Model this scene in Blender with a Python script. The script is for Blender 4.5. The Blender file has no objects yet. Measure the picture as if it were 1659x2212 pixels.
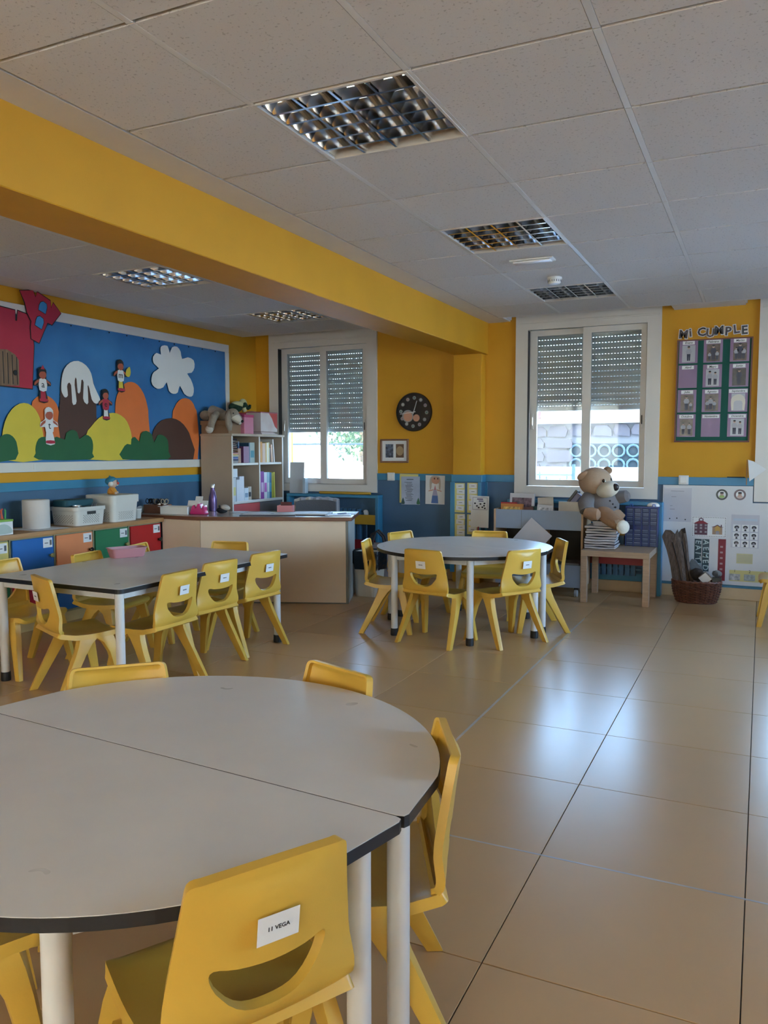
import bpy, bmesh, math, random
from mathutils import Vector, Matrix, Euler
from mathutils.geometry import delaunay_2d_cdt
PI = math.pi
random.seed(7)
SC = bpy.context.scene
COL = SC.collection

# ------------------------------------------------------------------ camera
CAM_H = 1.30
cam_d = bpy.data.cameras.new('camera')
cam = bpy.data.objects.new('camera', cam_d); COL.objects.link(cam)
cam_d.sensor_fit = 'HORIZONTAL'; cam_d.sensor_width = 36.0
cam_d.lens = 1728.28 / 1659.0 * 36.0
cam_d.clip_start = 0.02; cam_d.clip_end = 300
_yaw, _pit, _rol = 0.4409, -0.0772, 0.0014
_fw = Vector((-math.sin(_yaw)*math.cos(_pit), math.cos(_yaw)*math.cos(_pit), math.sin(_pit)))
_rt = Vector((math.cos(_yaw), math.sin(_yaw), 0)); _dn = _fw.cross(_rt)
_r = _rt*math.cos(_rol) + _dn*math.sin(_rol); _d = -_rt*math.sin(_rol) + _dn*math.cos(_rol)
cam.matrix_world = Matrix(((_r.x, -_d.x, -_fw.x, 0), (_r.y, -_d.y, -_fw.y, 0), (_r.z, -_d.z, -_fw.z, CAM_H), (0, 0, 0, 1)))
SC.camera = cam

# ------------------------------------------------------------------ world, sun, exposure
SC.view_settings.view_transform = 'Standard'; SC.view_settings.look = 'None'
SC.view_settings.gamma = 1.0; SC.view_settings.use_curve_mapping = False
SC.view_settings.exposure = 2.62
SC.cycles.use_denoising = True; SC.cycles.use_adaptive_sampling = True; SC.cycles.adaptive_threshold = 0.02
SC.cycles.max_bounces = 8; SC.cycles.diffuse_bounces = 5; SC.cycles.glossy_bounces = 4
SC.cycles.transmission_bounces = 6; SC.cycles.transparent_max_bounces = 12
SC.cycles.caustics_reflective = False; SC.cycles.caustics_refractive = False
SC.cycles.sample_clamp_indirect = 6.0
world = bpy.data.worlds.new('sky'); SC.world = world; world.use_nodes = True
wn = world.node_tree; wn.nodes.clear()
_out = wn.nodes.new('ShaderNodeOutputWorld'); _bg = wn.nodes.new('ShaderNodeBackground')
_sky = wn.nodes.new('ShaderNodeTexSky'); _sky.sky_type = 'HOSEK_WILKIE'
_sky.sun_direction = Vector((-0.42, -0.75, 0.50)).normalized(); _sky.turbidity = 3.2; _sky.ground_albedo = 0.4
wn.links.new(_sky.outputs[0], _bg.inputs[0]); wn.links.new(_bg.outputs[0], _out.inputs[0])
_bg.inputs[1].default_value = 21.0
sun_d = bpy.data.lights.new('sun', 'SUN'); sun_d.energy = 3.5; sun_d.angle = 0.01; sun_d.color = (1.0, 0.95, 0.86)
sun = bpy.data.objects.new('sun', sun_d); COL.objects.link(sun)
sun.rotation_euler = Vector((0.42, 0.75, -0.50)).to_track_quat('-Z', 'Y').to_euler()
sun.location = (3, -6, 8)
def portal(name, x, y, z, w, h, rot):
    d = bpy.data.lights.new(name, 'AREA'); d.shape = 'RECTANGLE'; d.size = w; d.size_y = h; d.cycles.is_portal = True
    o = bpy.data.objects.new(name, d); COL.objects.link(o); o.location = (x, y, z); o.rotation_euler = rot
# the three windows of the back wall (left edge of the frame); frames 1.31 wide
WIN_X = (-4.935, -2.152, -0.055)
WIN_W = 1.315; WIN_Z0 = 0.857; WIN_Z1 = 2.56
WALL_Y = 7.52; WALL_XL = -5.12; WALL_XR = 2.90; WALL_YR = -3.2
CEIL = 2.518; SLAB = 2.86
SHUT = (1.495, 1.668, 1.60)
for i, wx in enumerate(WIN_X):
    portal('sky_portal', wx + WIN_W/2, WALL_Y + 0.14, (WIN_Z0 + SHUT[i])/2 + 0.03, WIN_W - 0.2, SHUT[i] - WIN_Z0, (PI/2, 0, PI))

# unseen side and rear windows, added to brighten the room: (centre along wall, width)
ADDED_SIDE_W = ((3.0, 1.8), (5.9, 2.4)); ADDED_REAR_W = ((-3.9, 2.1), (-1.0, 2.6), (1.55, 2.0)); OW_Z0, OW_Z1 = 0.90, 2.44; RW_Z0 = 0.45
for c_, w_ in ADDED_SIDE_W: portal('sky_portal', WALL_XR + 0.16, c_, (OW_Z0+OW_Z1)/2, w_, OW_Z1-OW_Z0, (PI/2, 0, PI/2))
for c_, w_ in ADDED_REAR_W: portal('sky_portal', c_, WALL_YR - 0.16, (RW_Z0+OW_Z1)/2, w_, OW_Z1-RW_Z0, (PI/2, 0, 0))

# ------------------------------------------------------------------ materials
MATS = {}
def hexc(c):
    if isinstance(c, str):
        c = c.lstrip('#'); v = [int(c[i:i+2], 16)/255 for i in (0, 2, 4)]
        return tuple(x/12.92 if x <= 0.04045 else ((x+0.055)/1.055)**2.4 for x in v) + (1,)
    return tuple(c)[:3] + (1,)
def mat(name, col, rough=0.5, metal=0.0, var=0.0, vscale=6.0, bump=0.0, bscale=60.0, spec=0.5, rvar=0.0, coat=0.0, objvar=0.0, alpha=1.0, trans=0.0, stretch=None, detail=4.0, col2=None):
    """procedural principled material: colour broken up by noise, fine bump, roughness variation"""
    if name in MATS: return MATS[name]
    m = bpy.data.materials.new(name); m.use_nodes = True; MATS[name] = m
    nt = m.node_tree; N = nt.nodes; L = nt.links; b = N['Principled BSDF']
    c = hexc(col)
    b.inputs['Base Color'].default_value = c; b.inputs['Roughness'].default_value = rough
    b.inputs['Metallic'].default_value = metal; b.inputs['Specular IOR Level'].default_value = spec
    b.inputs['Coat Weight'].default_value = coat; b.inputs['Transmission Weight'].default_value = trans
    b.inputs['Alpha'].default_value = alpha
    tc = N.new('ShaderNodeTexCoord'); src = tc.outputs['Object']
    if stretch:
        mp = N.new('ShaderNodeMapping'); mp.inputs['Scale'].default_value = stretch; L.new(src, mp.inputs[0]); src = mp.outputs[0]
    no = N.new('ShaderNodeTexNoise'); no.inputs['Scale'].default_value = vscale; no.inputs['Detail'].default_value = detail
    L.new(src, no.inputs['Vector'])
    mx = N.new('ShaderNodeMix'); mx.data_type = 'RGBA'
    if col2 is not None: ca, cb = c, hexc(col2)
    else:
        ca = tuple(max(0, x*(1-var)) for x in c[:3]) + (1,); cb = tuple(min(1, x*(1+var)) for x in c[:3]) + (1,)
    mr = N.new('ShaderNodeMapRange'); mr.inputs[1].default_value = 0.3; mr.inputs[2].default_value = 0.7
    L.new(no.outputs[0], mr.inputs[0]); L.new(mr.outputs[0], mx.inputs[0])
    mx.inputs[6].default_value = ca; mx.inputs[7].default_value = cb
    last = mx.outputs[2]
    if objvar:
        oi = N.new('ShaderNodeObjectInfo'); hs = N.new('ShaderNodeHueSaturation')
        r2 = N.new('ShaderNodeMapRange'); r2.inputs[3].default_value = 1-objvar; r2.inputs[4].default_value = 1+objvar
        L.new(oi.outputs['Random'], r2.inputs[0]); L.new(r2.outputs[0], hs.inputs['Value']); L.new(last, hs.inputs['Color']); last = hs.outputs[0]
    L.new(last, b.inputs['Base Color'])
    if rvar:
        n3 = N.new('ShaderNodeTexNoise'); n3.inputs['Scale'].default_value = vscale*1.7; L.new(src, n3.inputs['Vector'])
        r3 = N.new('ShaderNodeMapRange'); r3.inputs[3].default_value = max(0.02, rough-rvar); r3.inputs[4].default_value = rough+rvar
        L.new(n3.outputs[0], r3.inputs[0]); L.new(r3.outputs[0], b.inputs['Roughness'])
    if bump:
        n2 = N.new('ShaderNodeTexNoise'); n2.inputs['Scale'].default_value = bscale; n2.inputs['Detail'].default_value = 3; L.new(src, n2.inputs['Vector'])
        bp = N.new('ShaderNodeBump'); bp.inputs['Strength'].default_value = bump; bp.inputs['Distance'].default_value = 0.01
        L.new(n2.outputs[0], bp.inputs['Height']); L.new(bp.outputs[0], b.inputs['Normal'])
    return m

# ------------------------------------------------------------------ mesh builder
class B:
    def __init__(s): s.v = []; s.f = []; s.mi = []; s.cur = 0
    def add(s, vs, fs):
        o = len(s.v); s.v += [tuple(v) for v in vs]; s.f += [tuple(i+o for i in f) for f in fs]; s.mi += [s.cur]*len(fs); return s
    def box(s, x0, x1, y0, y1, z0, z1, M=None):
        vs = [(x, y, z) for z in (z0, z1) for y in (y0, y1) for x in (x0, x1)]
        if M is not None: vs = [M @ Vector(v) for v in vs]
        return s.add(vs, [(0,2,3,1),(4,5,7,6),(0,1,5,4),(2,6,7,3),(0,4,6,2),(1,3,7,5)])
    def cyl(s, p0, p1, r0, r1=None, n=16, caps=True):
        r1 = r0 if r1 is None else r1; p0 = Vector(p0); p1 = Vector(p1); d = (p1-p0).normalized()
        a = d.orthogonal().normalized(); b = d.cross(a)
        vs = [p + (a*math.cos(2*PI*i/n) + b*math.sin(2*PI*i/n))*r for p, r in ((p0, r0), (p1, r1)) for i in range(n)]
        fs = [(i, (i+1) % n, n+(i+1) % n, n+i) for i in range(n)]
        if caps: fs += [tuple(range(n-1, -1, -1)), tuple(range(n, 2*n))]
        return s.add(vs, fs)
    def lathe(s, prof, n=24, c=(0,0,0), sx=1.0, sy=1.0, M=None):
        vs = []; fs = []; k = len(prof)
        for i in range(n):
            a = 2*PI*i/n
            for r, z in prof: vs.append(Vector((c[0]+r*sx*math.cos(a), c[1]+r*sy*math.sin(a), c[2]+z)))
        for i in range(n):
            for j in range(k-1):
                a0 = i*k+j; b0 = ((i+1) % n)*k+j; fs.append((a0, b0, b0+1, a0+1))
        if prof[0][0] > 1e-6: fs.append(tuple(i*k for i in range(n-1, -1, -1)))
        if prof[-1][0] > 1e-6: fs.append(tuple(i*k+k-1 for i in range(n)))
        if M is not None: vs = [M @ v for v in vs]
        return s.add(vs, fs)
    def ball(s, c, r, n=16, m=10, M=None, fn=None):
        rx, ry, rz = (r, r, r) if not hasattr(r, '__len__') else r
        vs = []
        for j in range(1, m):
            p = PI*j/m
            for i in range(n):
                t = 2*PI*i/n; vs.append(Vector((rx*math.sin(p)*math.cos(t), ry*math.sin(p)*math.sin(t), rz*math.cos(p))))
        vs += [Vector((0,0,rz)), Vector((0,0,-rz))]
        if fn: vs = [fn(v) for v in vs]
        if M is not None: vs = [M @ v for v in vs]
        vs = [v + Vector(c) for v in vs]; T = (m-1)*n
        fs = [(j*n+i, (j+1)*n+i, (j+1)*n+(i+1) % n, j*n+(i+1) % n) for j in range(m-2) for i in range(n)]
        fs += [(T, i, (i+1) % n) for i in range(n)] + [(T+1, (m-2)*n+(i+1) % n, (m-2)*n+i) for i in range(n)]
        return s.add(vs, fs)
    def prism(s, poly, t0, t1, M=None):
        """polygon in XY extruded from z=t0 to t1, then transformed"""
        n = len(poly); a = sum(poly[i][0]*poly[(i+1) % n][1]-poly[(i+1) % n][0]*poly[i][1] for i in range(n))
        if a < 0: poly = poly[::-1]
        vs = [Vector((p[0], p[1], t)) for t in (t0, t1) for p in poly]
        if M is not None: vs = [M @ v for v in vs]
        return s.add(vs, [tuple(range(n-1, -1, -1)), tuple(range(n, 2*n))] + [(i, (i+1) % n, n+(i+1) % n, n+i) for i in range(n)])
    def loft(s, rings, closed=True, caps=True):
        n = len(rings[0]); vs = [v for r in rings for v in r]; fs = []
        for j in range(len(rings)-1):
            for i in range(n if closed else n-1):
                a = j*n+i; b = j*n+(i+1) % n; fs.append((a, b, b+n, a+n))
        if caps and closed: fs += [tuple(range(n-1, -1, -1)), tuple(range((len(rings)-1)*n, len(rings)*n))]
        return s.add(vs, fs)
    def tube(s, path, r, n=8, caps=True):
        path = [Vector(p) for p in path]; rings = []; up = None
        for i, p in enumerate(path):
            d = (path[min(i+1, len(path)-1)] - path[max(i-1, 0)]).normalized()
            if up is None: up = d.orthogonal().normalized()
            up = (up - d*up.dot(d)).normalized(); b = d.cross(up)
            rr = r[i] if hasattr(r, '__len__') else r
            rings.append([p + (up*math.cos(2*PI*k/n) + b*math.sin(2*PI*k/n))*rr for k in range(n)])
        return s.loft(rings, caps=caps)
    def sheet(s, fn, nu, nv, th=0.0):
        """parametric sheet fn(u,v)->Vector, given thickness along normals when th"""
        P = [[Vector(fn(u/nu, v/nv)) for u in range(nu+1)] for v in range(nv+1)]
        w = nu+1; fs = [(j*w+i, j*w+i+1, (j+1)*w+i+1, (j+1)*w+i) for j in range(nv) for i in range(nu)]
        vs = [p for r in P for p in r]
        if not th: return s.add(vs, fs)
        nr = []
        for j in range(nv+1):
            for i in range(nu+1):
                du = P[j][min(i+1, nu)]-P[j][max(i-1, 0)]; dv = P[min(j+1, nv)][i]-P[max(j-1, 0)][i]
                q = du.cross(dv); nr.append(q.normalized() if q.length > 1e-12 else Vector((0,0,1)))
        k = len(vs); vs2 = vs + [p - q*th for p, q in zip(vs, nr)]
        f2 = fs + [tuple(k+i for i in f[::-1]) for f in fs]
        ring = [i for i in range(nu+1)] + [j*w+nu for j in range(1, nv+1)] + [nv*w+i for i in range(nu-1, -1, -1)] + [j*w for j in range(nv-1, 0, -1)]
        f2 += [(ring[(i+1) % len(ring)], ring[i], k+ring[i], k+ring[(i+1) % len(ring)]) for i in range(len(ring))]
        return s.add(vs2, f2)
    def mesh(s, name, mats, bevel=0.0, seg=1, smooth=False, ang=35):
        me = bpy.data.meshes.new(name); me.from_pydata(s.v, [], s.f)
        mats = mats if isinstance(mats, (list, tuple)) else [mats]
        for m in mats: me.materials.append(m)
        for p, i in zip(me.polygons, s.mi): p.material_index = i
        bm = bmesh.new(); bm.from_mesh(me); bmesh.ops.recalc_face_normals(bm, faces=bm.faces)
        if bevel:
            es = [e for e in bm.edges if len(e.link_faces) == 2 and e.calc_face_angle(0) > math.radians(30)]
            bmesh.ops.bevel(bm, geom=es, offset=bevel, segments=seg, affect='EDGES', profile=0.7, clamp_overlap=True)
        if smooth or bevel:
            for f in bm.faces: f.smooth = True
            for e in bm.edges:
                if len(e.link_faces) == 2 and e.calc_face_angle(0) > math.radians(ang): e.smooth = False
        bm.to_mesh(me); bm.free(); return me
    def obj(s, name, mats, parent=None, label=None, cat=None, group=None, kind=None, loc=None, rot=None, **k):
        return link(name, s.mesh(name, mats, **k), parent, label, cat, group, kind, loc, rot)
def link(name, data, parent=None, label=None, cat=None, group=None, kind=None, loc=None, rot=None):
    o = bpy.data.objects.new(name, data); COL.objects.link(o)
    if parent is not None: o.parent = parent
    if loc is not None: o.location = loc
    if rot is not None: o.rotation_euler = rot if hasattr(rot, '__len__') else (0, 0, rot)
    for k, v in (('label', label), ('category', cat), ('group', group), ('kind', kind)):
        if v: o[k] = v
    return o
def thing(name, label, cat, loc=(0,0,0), rz=0.0, group=None, kind=None, rot=None):
    return link(name, None, None, label, cat, group, kind, loc, rot if rot is not None else (0, 0, rz))
def struct(name, label, mesh_or_none, cat=None, **k):
    return link(name, mesh_or_none, None, label, cat or name.split('_')[0], None, 'structure', **k)
def copy_tree(o, parent=None, **kw):
    c = o.copy(); COL.objects.link(c)
    if parent is not None: c.parent = parent
    for ch in list(o.children): copy_tree(ch, c)
    for k, v in kw.items():
        if k == 'loc': c.location = v
        elif k == 'rz': c.rotation_euler = (0, 0, v)
        else: c[k] = v
    return c
def Rz(a): return Matrix.Rotation(a, 4, 'Z')
def Rx(a): return Matrix.Rotation(a, 4, 'X')
def Ry(a): return Matrix.Rotation(a, 4, 'Y')
def T(x, y, z): return Matrix.Translation((x, y, z))
# frame of reference for flat things on the back wall: local x right, y up, z towards the room
def BACK(x, z, off=0.0): return Matrix(((1,0,0,x),(0,0,-1,WALL_Y-off),(0,1,0,z),(0,0,0,1)))
# on the left wall: local x towards +Y, y up, z towards the room (+X)
def LEFT(y, z, off=0.0): return Matrix(((0,0,1,WALL_XL+off),(1,0,0,y),(0,1,0,z),(0,0,0,1)))
def circle_poly(cx, cy, rx, ry=None, n=24, a0=0.0, a1=2*PI):
    ry = rx if ry is None else ry
    full = abs(a1-a0-2*PI) < 1e-6
    return [(cx+rx*math.cos(a0+(a1-a0)*i/(n if full else n-1)), cy+ry*math.sin(a0+(a1-a0)*i/(n if full else n-1))) for i in range(n)]
def text_mesh(s, size, M, mat_, name, parent=None, th=0.0004, align='CENTER', shear=0.0, bold=0.0, **k):
    cu = bpy.data.curves.new(name, 'FONT'); cu.body = s; cu.size = size; cu.extrude = th; cu.align_x = align; cu.align_y = 'CENTER'; cu.resolution_u = 2
    cu.shear = shear; cu.offset = bold
    o = bpy.data.objects.new(name, cu); COL.objects.link(o)
    dg = bpy.context.evaluated_depsgraph_get(); dg.update()
    me = bpy.data.meshes.new_from_object(o.evaluated_get(dg)); bpy.data.objects.remove(o); bpy.data.curves.remove(cu)
    me.transform(M); me.materials.clear(); me.materials.append(mat_); me.name = name
    return link(name, me, parent, **k)
# ------------------------------------------------------------------ palette
yellow = mat('yellow_wall_paint', (0.62, 0.305, 0.020), 0.55, spec=0.3, var=0.05, vscale=2.5, bump=0.04, bscale=140)
bluep = mat('slate_blue_panel_paint', (0.055, 0.125, 0.22), 0.5, var=0.10, vscale=2.0, bump=0.02, bscale=90)
bluer = mat('light_blue_trim_paint', (0.045, 0.22, 0.37), 0.4, var=0.06, vscale=4, bump=0.02)
winw = mat('white_lacquered_aluminium', (0.66, 0.62, 0.57), 0.35, var=0.03, vscale=3)
plaster = mat('white_plaster', (0.68, 0.64, 0.59), 0.8, var=0.04, vscale=3, bump=0.05)
black = mat('black_rubber', (0.012, 0.012, 0.014), 0.55, var=0.1)
white_pl = mat('white_plastic', (0.74, 0.73, 0.70), 0.4, var=0.03)
baseb = mat('beige_skirting_tile', (0.52, 0.37, 0.21), 0.25, var=0.08, vscale=5)
dark = mat('dark_void', (0.02, 0.02, 0.02), 0.9)
exwall = mat('exterior_render', (0.75, 0.72, 0.66), 0.9, var=0.06)

def ceiling_tile_material():
    m = mat('mineral_fibre_tile', (0.68, 0.655, 0.635), 0.9, bump=0.12, bscale=220, objvar=0.02)
    nt = m.node_tree; N = nt.nodes; L = nt.links; b = N['Principled BSDF']
    tc = N.new('ShaderNodeTexCoord'); oi = N.new('ShaderNodeObjectInfo'); ad = N.new('ShaderNodeVectorMath'); ad.operation = 'ADD'
    L.new(tc.outputs['Object'], ad.inputs[0]); L.new(oi.outputs['Location'], ad.inputs[1])
    n = N.new('ShaderNodeTexNoise'); n.inputs['Scale'].default_value = 95; n.inputs['Detail'].default_value = 2; L.new(ad.outputs[0], n.inputs['Vector'])
    r = N.new('ShaderNodeMapRange'); r.inputs[1].default_value = 0.62; r.inputs[2].default_value = 0.70; r.inputs[3].default_value = 0; r.inputs[4].default_value = 0.55
    L.new(n.outputs[0], r.inputs[0])
    mx = N.new('ShaderNodeMix'); mx.data_type = 'RGBA'; old = b.inputs['Base Color'].links[0].from_socket
    L.new(old, mx.inputs[6]); mx.inputs[7].default_value = (0.30, 0.28, 0.26, 1); L.new(r.outputs[0], mx.inputs[0]); L.new(mx.outputs[2], b.inputs['Base Color'])
    return m
tilem = ceiling_tile_material()

def floor_material():
    m = mat('waxed_linoleum_floor', (0.54, 0.335, 0.155), 0.30, var=0.02, vscale=5.0, objvar=0.05, spec=0.5)
    nt = m.node_tree; N = nt.nodes; L = nt.links; b = N['Principled BSDF']
    g = N.new('ShaderNodeNewGeometry')
    mp = N.new('ShaderNodeMapping'); mp.inputs['Rotation'].default_value = (0, 0, 0.5); mp.inputs['Scale'].default_value = (3.5, 9, 1); L.new(g.outputs['Position'], mp.inputs[0])
    n = N.new('ShaderNodeTexNoise'); n.inputs['Scale'].default_value = 2.2; n.inputs['Detail'].default_value = 6; n.inputs['Distortion'].default_value = 2.0; L.new(mp.outputs[0], n.inputs['Vector'])
    r = N.new('ShaderNodeMapRange'); r.inputs[3].default_value = 0.255; r.inputs[4].default_value = 0.295; L.new(n.outputs[0], r.inputs[0])
    bp = N.new('ShaderNodeBump'); bp.inputs['Strength'].default_value = 0.012; bp.inputs['Distance'].default_value = 0.01; L.new(n.outputs[0], bp.inputs['Height'])
    b.inputs['Coat Weight'].default_value = 0.25; b.inputs['Coat Roughness'].default_value = 0.22
    return m
floorm = floor_material()
groutm = mat('dark_floor_joint', (0.05, 0.035, 0.025), 0.7)
jointl = mat('worn_grey_floor_joint', (0.42, 0.40, 0.37), 0.35, var=0.2, vscale=8)

def glass_material(name, tint=(0.95, 0.98, 1.0), rough=0.0):
    m = bpy.data.materials.new(name); m.use_nodes = True; nt = m.node_tree; N = nt.nodes; L = nt.links; N.clear()
    o = N.new('ShaderNodeOutputMaterial'); mx = N.new('ShaderNodeMixShader'); t = N.new('ShaderNodeBsdfTransparent'); g = N.new('ShaderNodeBsdfGlossy'); f = N.new('ShaderNodeFresnel')
    f.inputs[0].default_value = 1.5; t.inputs[0].default_value = tint + (1,); g.inputs['Roughness'].default_value = rough
    no = N.new('ShaderNodeTexNoise'); no.inputs['Scale'].default_value = 2.0; bp = N.new('ShaderNodeBump'); bp.inputs['Strength'].default_value = 0.01
    L.new(no.outputs[0], bp.inputs['Height']); L.new(bp.outputs[0], g.inputs['Normal'])
    L.new(f.outputs[0], mx.inputs[0]); L.new(t.outputs[0], mx.inputs[1]); L.new(g.outputs[0], mx.inputs[2]); L.new(mx.outputs[0], o.inputs[0]); return m
glass = glass_material('window_glass')

# ------------------------------------------------------------------ floor
FX0, FY0 = -0.605, 3.66           # one joint crossing; joints every 0.6 m
b = B(); b.box(WALL_XL-0.3, WALL_XR+0.3, WALL_YR-0.3, WALL_Y+0.3, -0.25, -0.006)
floor = struct('floor', 'tan waxed floor of large square tiles with dark joints', b.mesh('floor', groutm), 'floor')
b = B(); b.box(-0.2985, 0.2985, -0.2985, 0.2985, -0.006, 0.0); ft_me = b.mesh('floor_tile', floorm, bevel=0.001)
k = 0
ix0 = math.floor((WALL_XL-FX0)/0.6); ix1 = math.ceil((WALL_XR-FX0)/0.6); iy0 = math.floor((WALL_YR-FY0)/0.6); iy1 = math.ceil((WALL_Y-FY0)/0.6)
for i in range(ix0, ix1):
    for j in range(iy0, iy1):
        x0 = max(FX0+0.6*i, WALL_XL); x1 = min(FX0+0.6*(i+1), WALL_XR); y0 = max(FY0+0.6*j, WALL_YR); y1 = min(FY0+0.6*(j+1), WALL_Y)
        o = link('floor_tile', ft_me, floor, loc=((x0+x1)/2, (y0+y1)/2, 0)); o.scale = ((x1-x0)/0.6, (y1-y0)/0.6, 1)
b = B(); b.box(-1.211, -1.199, -1.0, 6.2, -0.004, 0.0004); b.obj('joint_strip', jointl, floor, label='pale grey worn joint strip')
b = B(); b.box(-1.205, 1.2, 2.456, 2.464, -0.004, 0.0004); b.obj('joint_strip', jointl, floor, label='pale grey worn joint strip')

# ------------------------------------------------------------------ walls
def wall_back():
    b = B(); y0, y1 = WALL_Y, WALL_Y+0.30
    hs = [(x+0.10, x+WIN_W-0.10) for x in WIN_X]; z0, z1 = 0.94, 2.48
    b.box(WALL_XL-0.3, WALL_XR+0.3, y0, y1, -0.25, z0); b.box(WALL_XL-0.3, WALL_XR+0.3, y0, y1, z1, SLAB)
    xs = [WALL_XL-0.3] + [v for h in hs for v in h] + [WALL_XR+0.3]
    for i in range(0, len(xs), 2): b.box(xs[i], xs[i+1], y0, y1, z0, z1)
    return struct('wall_back', 'yellow painted window wall above slate blue wainscot', b.mesh('wall_back', yellow), 'wall')
wb_ = wall_back()
b = B(); b.box(WALL_XL-0.3, WALL_XL, WALL_YR-0.3, WALL_Y, -0.25, SLAB); wl_ = struct('wall_left', 'yellow painted side wall behind the display board', b.mesh('wall_left', yellow), 'wall')
def pierced(lo, hi, wins, mk, zl=OW_Z0):
    b = B(); mk(b, lo, hi, -0.25, zl); mk(b, lo, hi, OW_Z1, SLAB); xs = [lo]
    for c, w in wins: xs += [c-w/2, c+w/2]
    xs.append(hi)
    for i in range(0, len(xs), 2): mk(b, xs[i], xs[i+1], zl, OW_Z1)
    return b
b = pierced(WALL_YR-0.3, WALL_Y, ADDED_SIDE_W, lambda b, a, c, z0, z1: b.box(WALL_XR, WALL_XR+0.3, a, c, z0, z1))
wr_ = struct('wall_right', 'yellow painted side wall with windows added for light', b.mesh('wall_right', yellow), 'wall')
b = pierced(WALL_XL, WALL_XR, ADDED_REAR_W, lambda b, a, c, z0, z1: b.box(a, c, WALL_YR-0.3, WALL_YR, z0, z1), RW_Z0)
wq_ = struct('wall_rear', 'yellow painted rear wall with windows added for light', b.mesh('wall_rear', yellow), 'wall')
# wainscot: panel, rail and bottom strip, as parts of their wall
segs = []
b = B(); b.box(WALL_XL+0.012, WALL_XR-0.012, WALL_Y-0.008, WALL_Y-0.0005, 0.172, 0.855)
_xs = [WALL_XL+0.012] + [v for x in WIN_X for v in (x, x+WIN_W)] + [WALL_XR-0.012]
for i in range(0, len(_xs), 2): b.box(_xs[i]+0.0005, _xs[i+1]-0.0005, WALL_Y-0.008, WALL_Y-0.0005, 0.855, 0.990)
b.obj('wainscot_panel', bluep, wb_)
b = B(); b.box(WALL_XL+0.012, WALL_XR-0.012, WALL_Y-0.006, WALL_Y-0.0005, 0.103, 0.1715); b.obj('wainscot_base_strip', bluer, wb_)
b = B()
for x0, x1 in ((WALL_XL+0.02, WIN_X[0]), (WIN_X[0]+WIN_W, -2.74), (-2.455, WIN_X[1]), (WIN_X[1]+WIN_W, WIN_X[2]), (WIN_X[2]+WIN_W, WALL_XR-0.02)):
    b = B(); b.box(x0+0.001, x1-0.001, WALL_Y-0.018, WALL_Y-0.0005, 0.9905, 1.06); b.obj('wainscot_rail', bluer, wb_, bevel=0.003)
b = B(); b.box(-2.4535, -2.425, WALL_Y-0.017, WALL_Y-0.0085, 0.172, 0.989); b.obj('wainscot_edge_strip', bluer, wb_)
for w, nm in ((wl_, 'l'), (wr_, 'r')):
    s = 1 if nm == 'l' else -1; X = WALL_XL if nm == 'l' else WALL_XR
    for (t, z0, z1, mm, n2, bv) in ((0.008, 0.172, 0.990, bluep, 'wainscot_panel', 0), (0.006, 0.103, 0.1715, bluer, 'wainscot_base_strip', 0), (0.018, 0.9905, 1.06, bluer, 'wainscot_rail', 0.003)):
        b = B(); xs = sorted((X+s*0.0005, X+s*t)); b.box(xs[0], xs[1], WALL_YR+0.02, WALL_Y-0.02, z0, z1 if nm == 'l' else min(z1, 0.9)); b.obj(n2, mm, w, bevel=bv) if (nm == 'l' or z0 < 0.9) else None
b = B(); b.box(WALL_XL+0.02, WALL_XR-0.02, WALL_YR+0.0005, WALL_YR+0.008, 0.1, 0.445); b.obj('wainscot_panel', bluep, wq_)
b = B(); b.box(WALL_XL+0.02, WALL_XR-0.02, WALL_Y-0.014, WALL_Y-0.001, 0.0005, 0.1025)
struct('baseboard_back', 'beige glazed skirting tiles under the window wall', b.mesh('baseboard_back', baseb, bevel=0.003), 'baseboard')
# column carrying the beam
b = B(); b.box(-2.74, -2.455, 7.39, WALL_Y-0.001, 0.0005, 2.2195); colu = struct('trim_1', 'yellow column under the end of the ceiling beam', b.mesh('trim_1', yellow, bevel=0.008, seg=2), 'column')
b = B(); b.box(-2.742, -2.453, 7.382, 7.3898, 0.172, 0.99); b.box(-2.4548, -2.447, 7.385, WALL_Y-0.01, 0.172, 0.99); b.obj('wainscot_panel', bluep, colu)
b = B(); b.box(-2.75, -2.438, 7.372, 7.3898, 0.9905, 1.06); b.box(-2.4548, -2.438, 7.3898, WALL_Y-0.02, 0.9905, 1.06); b.obj('wainscot_rail', bluer, colu, bevel=0.003)
for x0, x1 in ((-2.76, -2.715), (-2.476, -2.444)):
    b = B(); b.box(x0, x1, 7.370, 7.3815, 0.10, 0.9895); b.obj('wainscot_edge_strip', bluer, colu, bevel=0.002)
# beam
b = B(); b.box(-2.74, -2.43, WALL_YR+0.001, WALL_Y-0.001, 2.22, SLAB-0.002); struct('trim_2', 'deep yellow ceiling beam running the length of the room', b.mesh('trim_2', yellow, bevel=0.004), 'beam')

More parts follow.
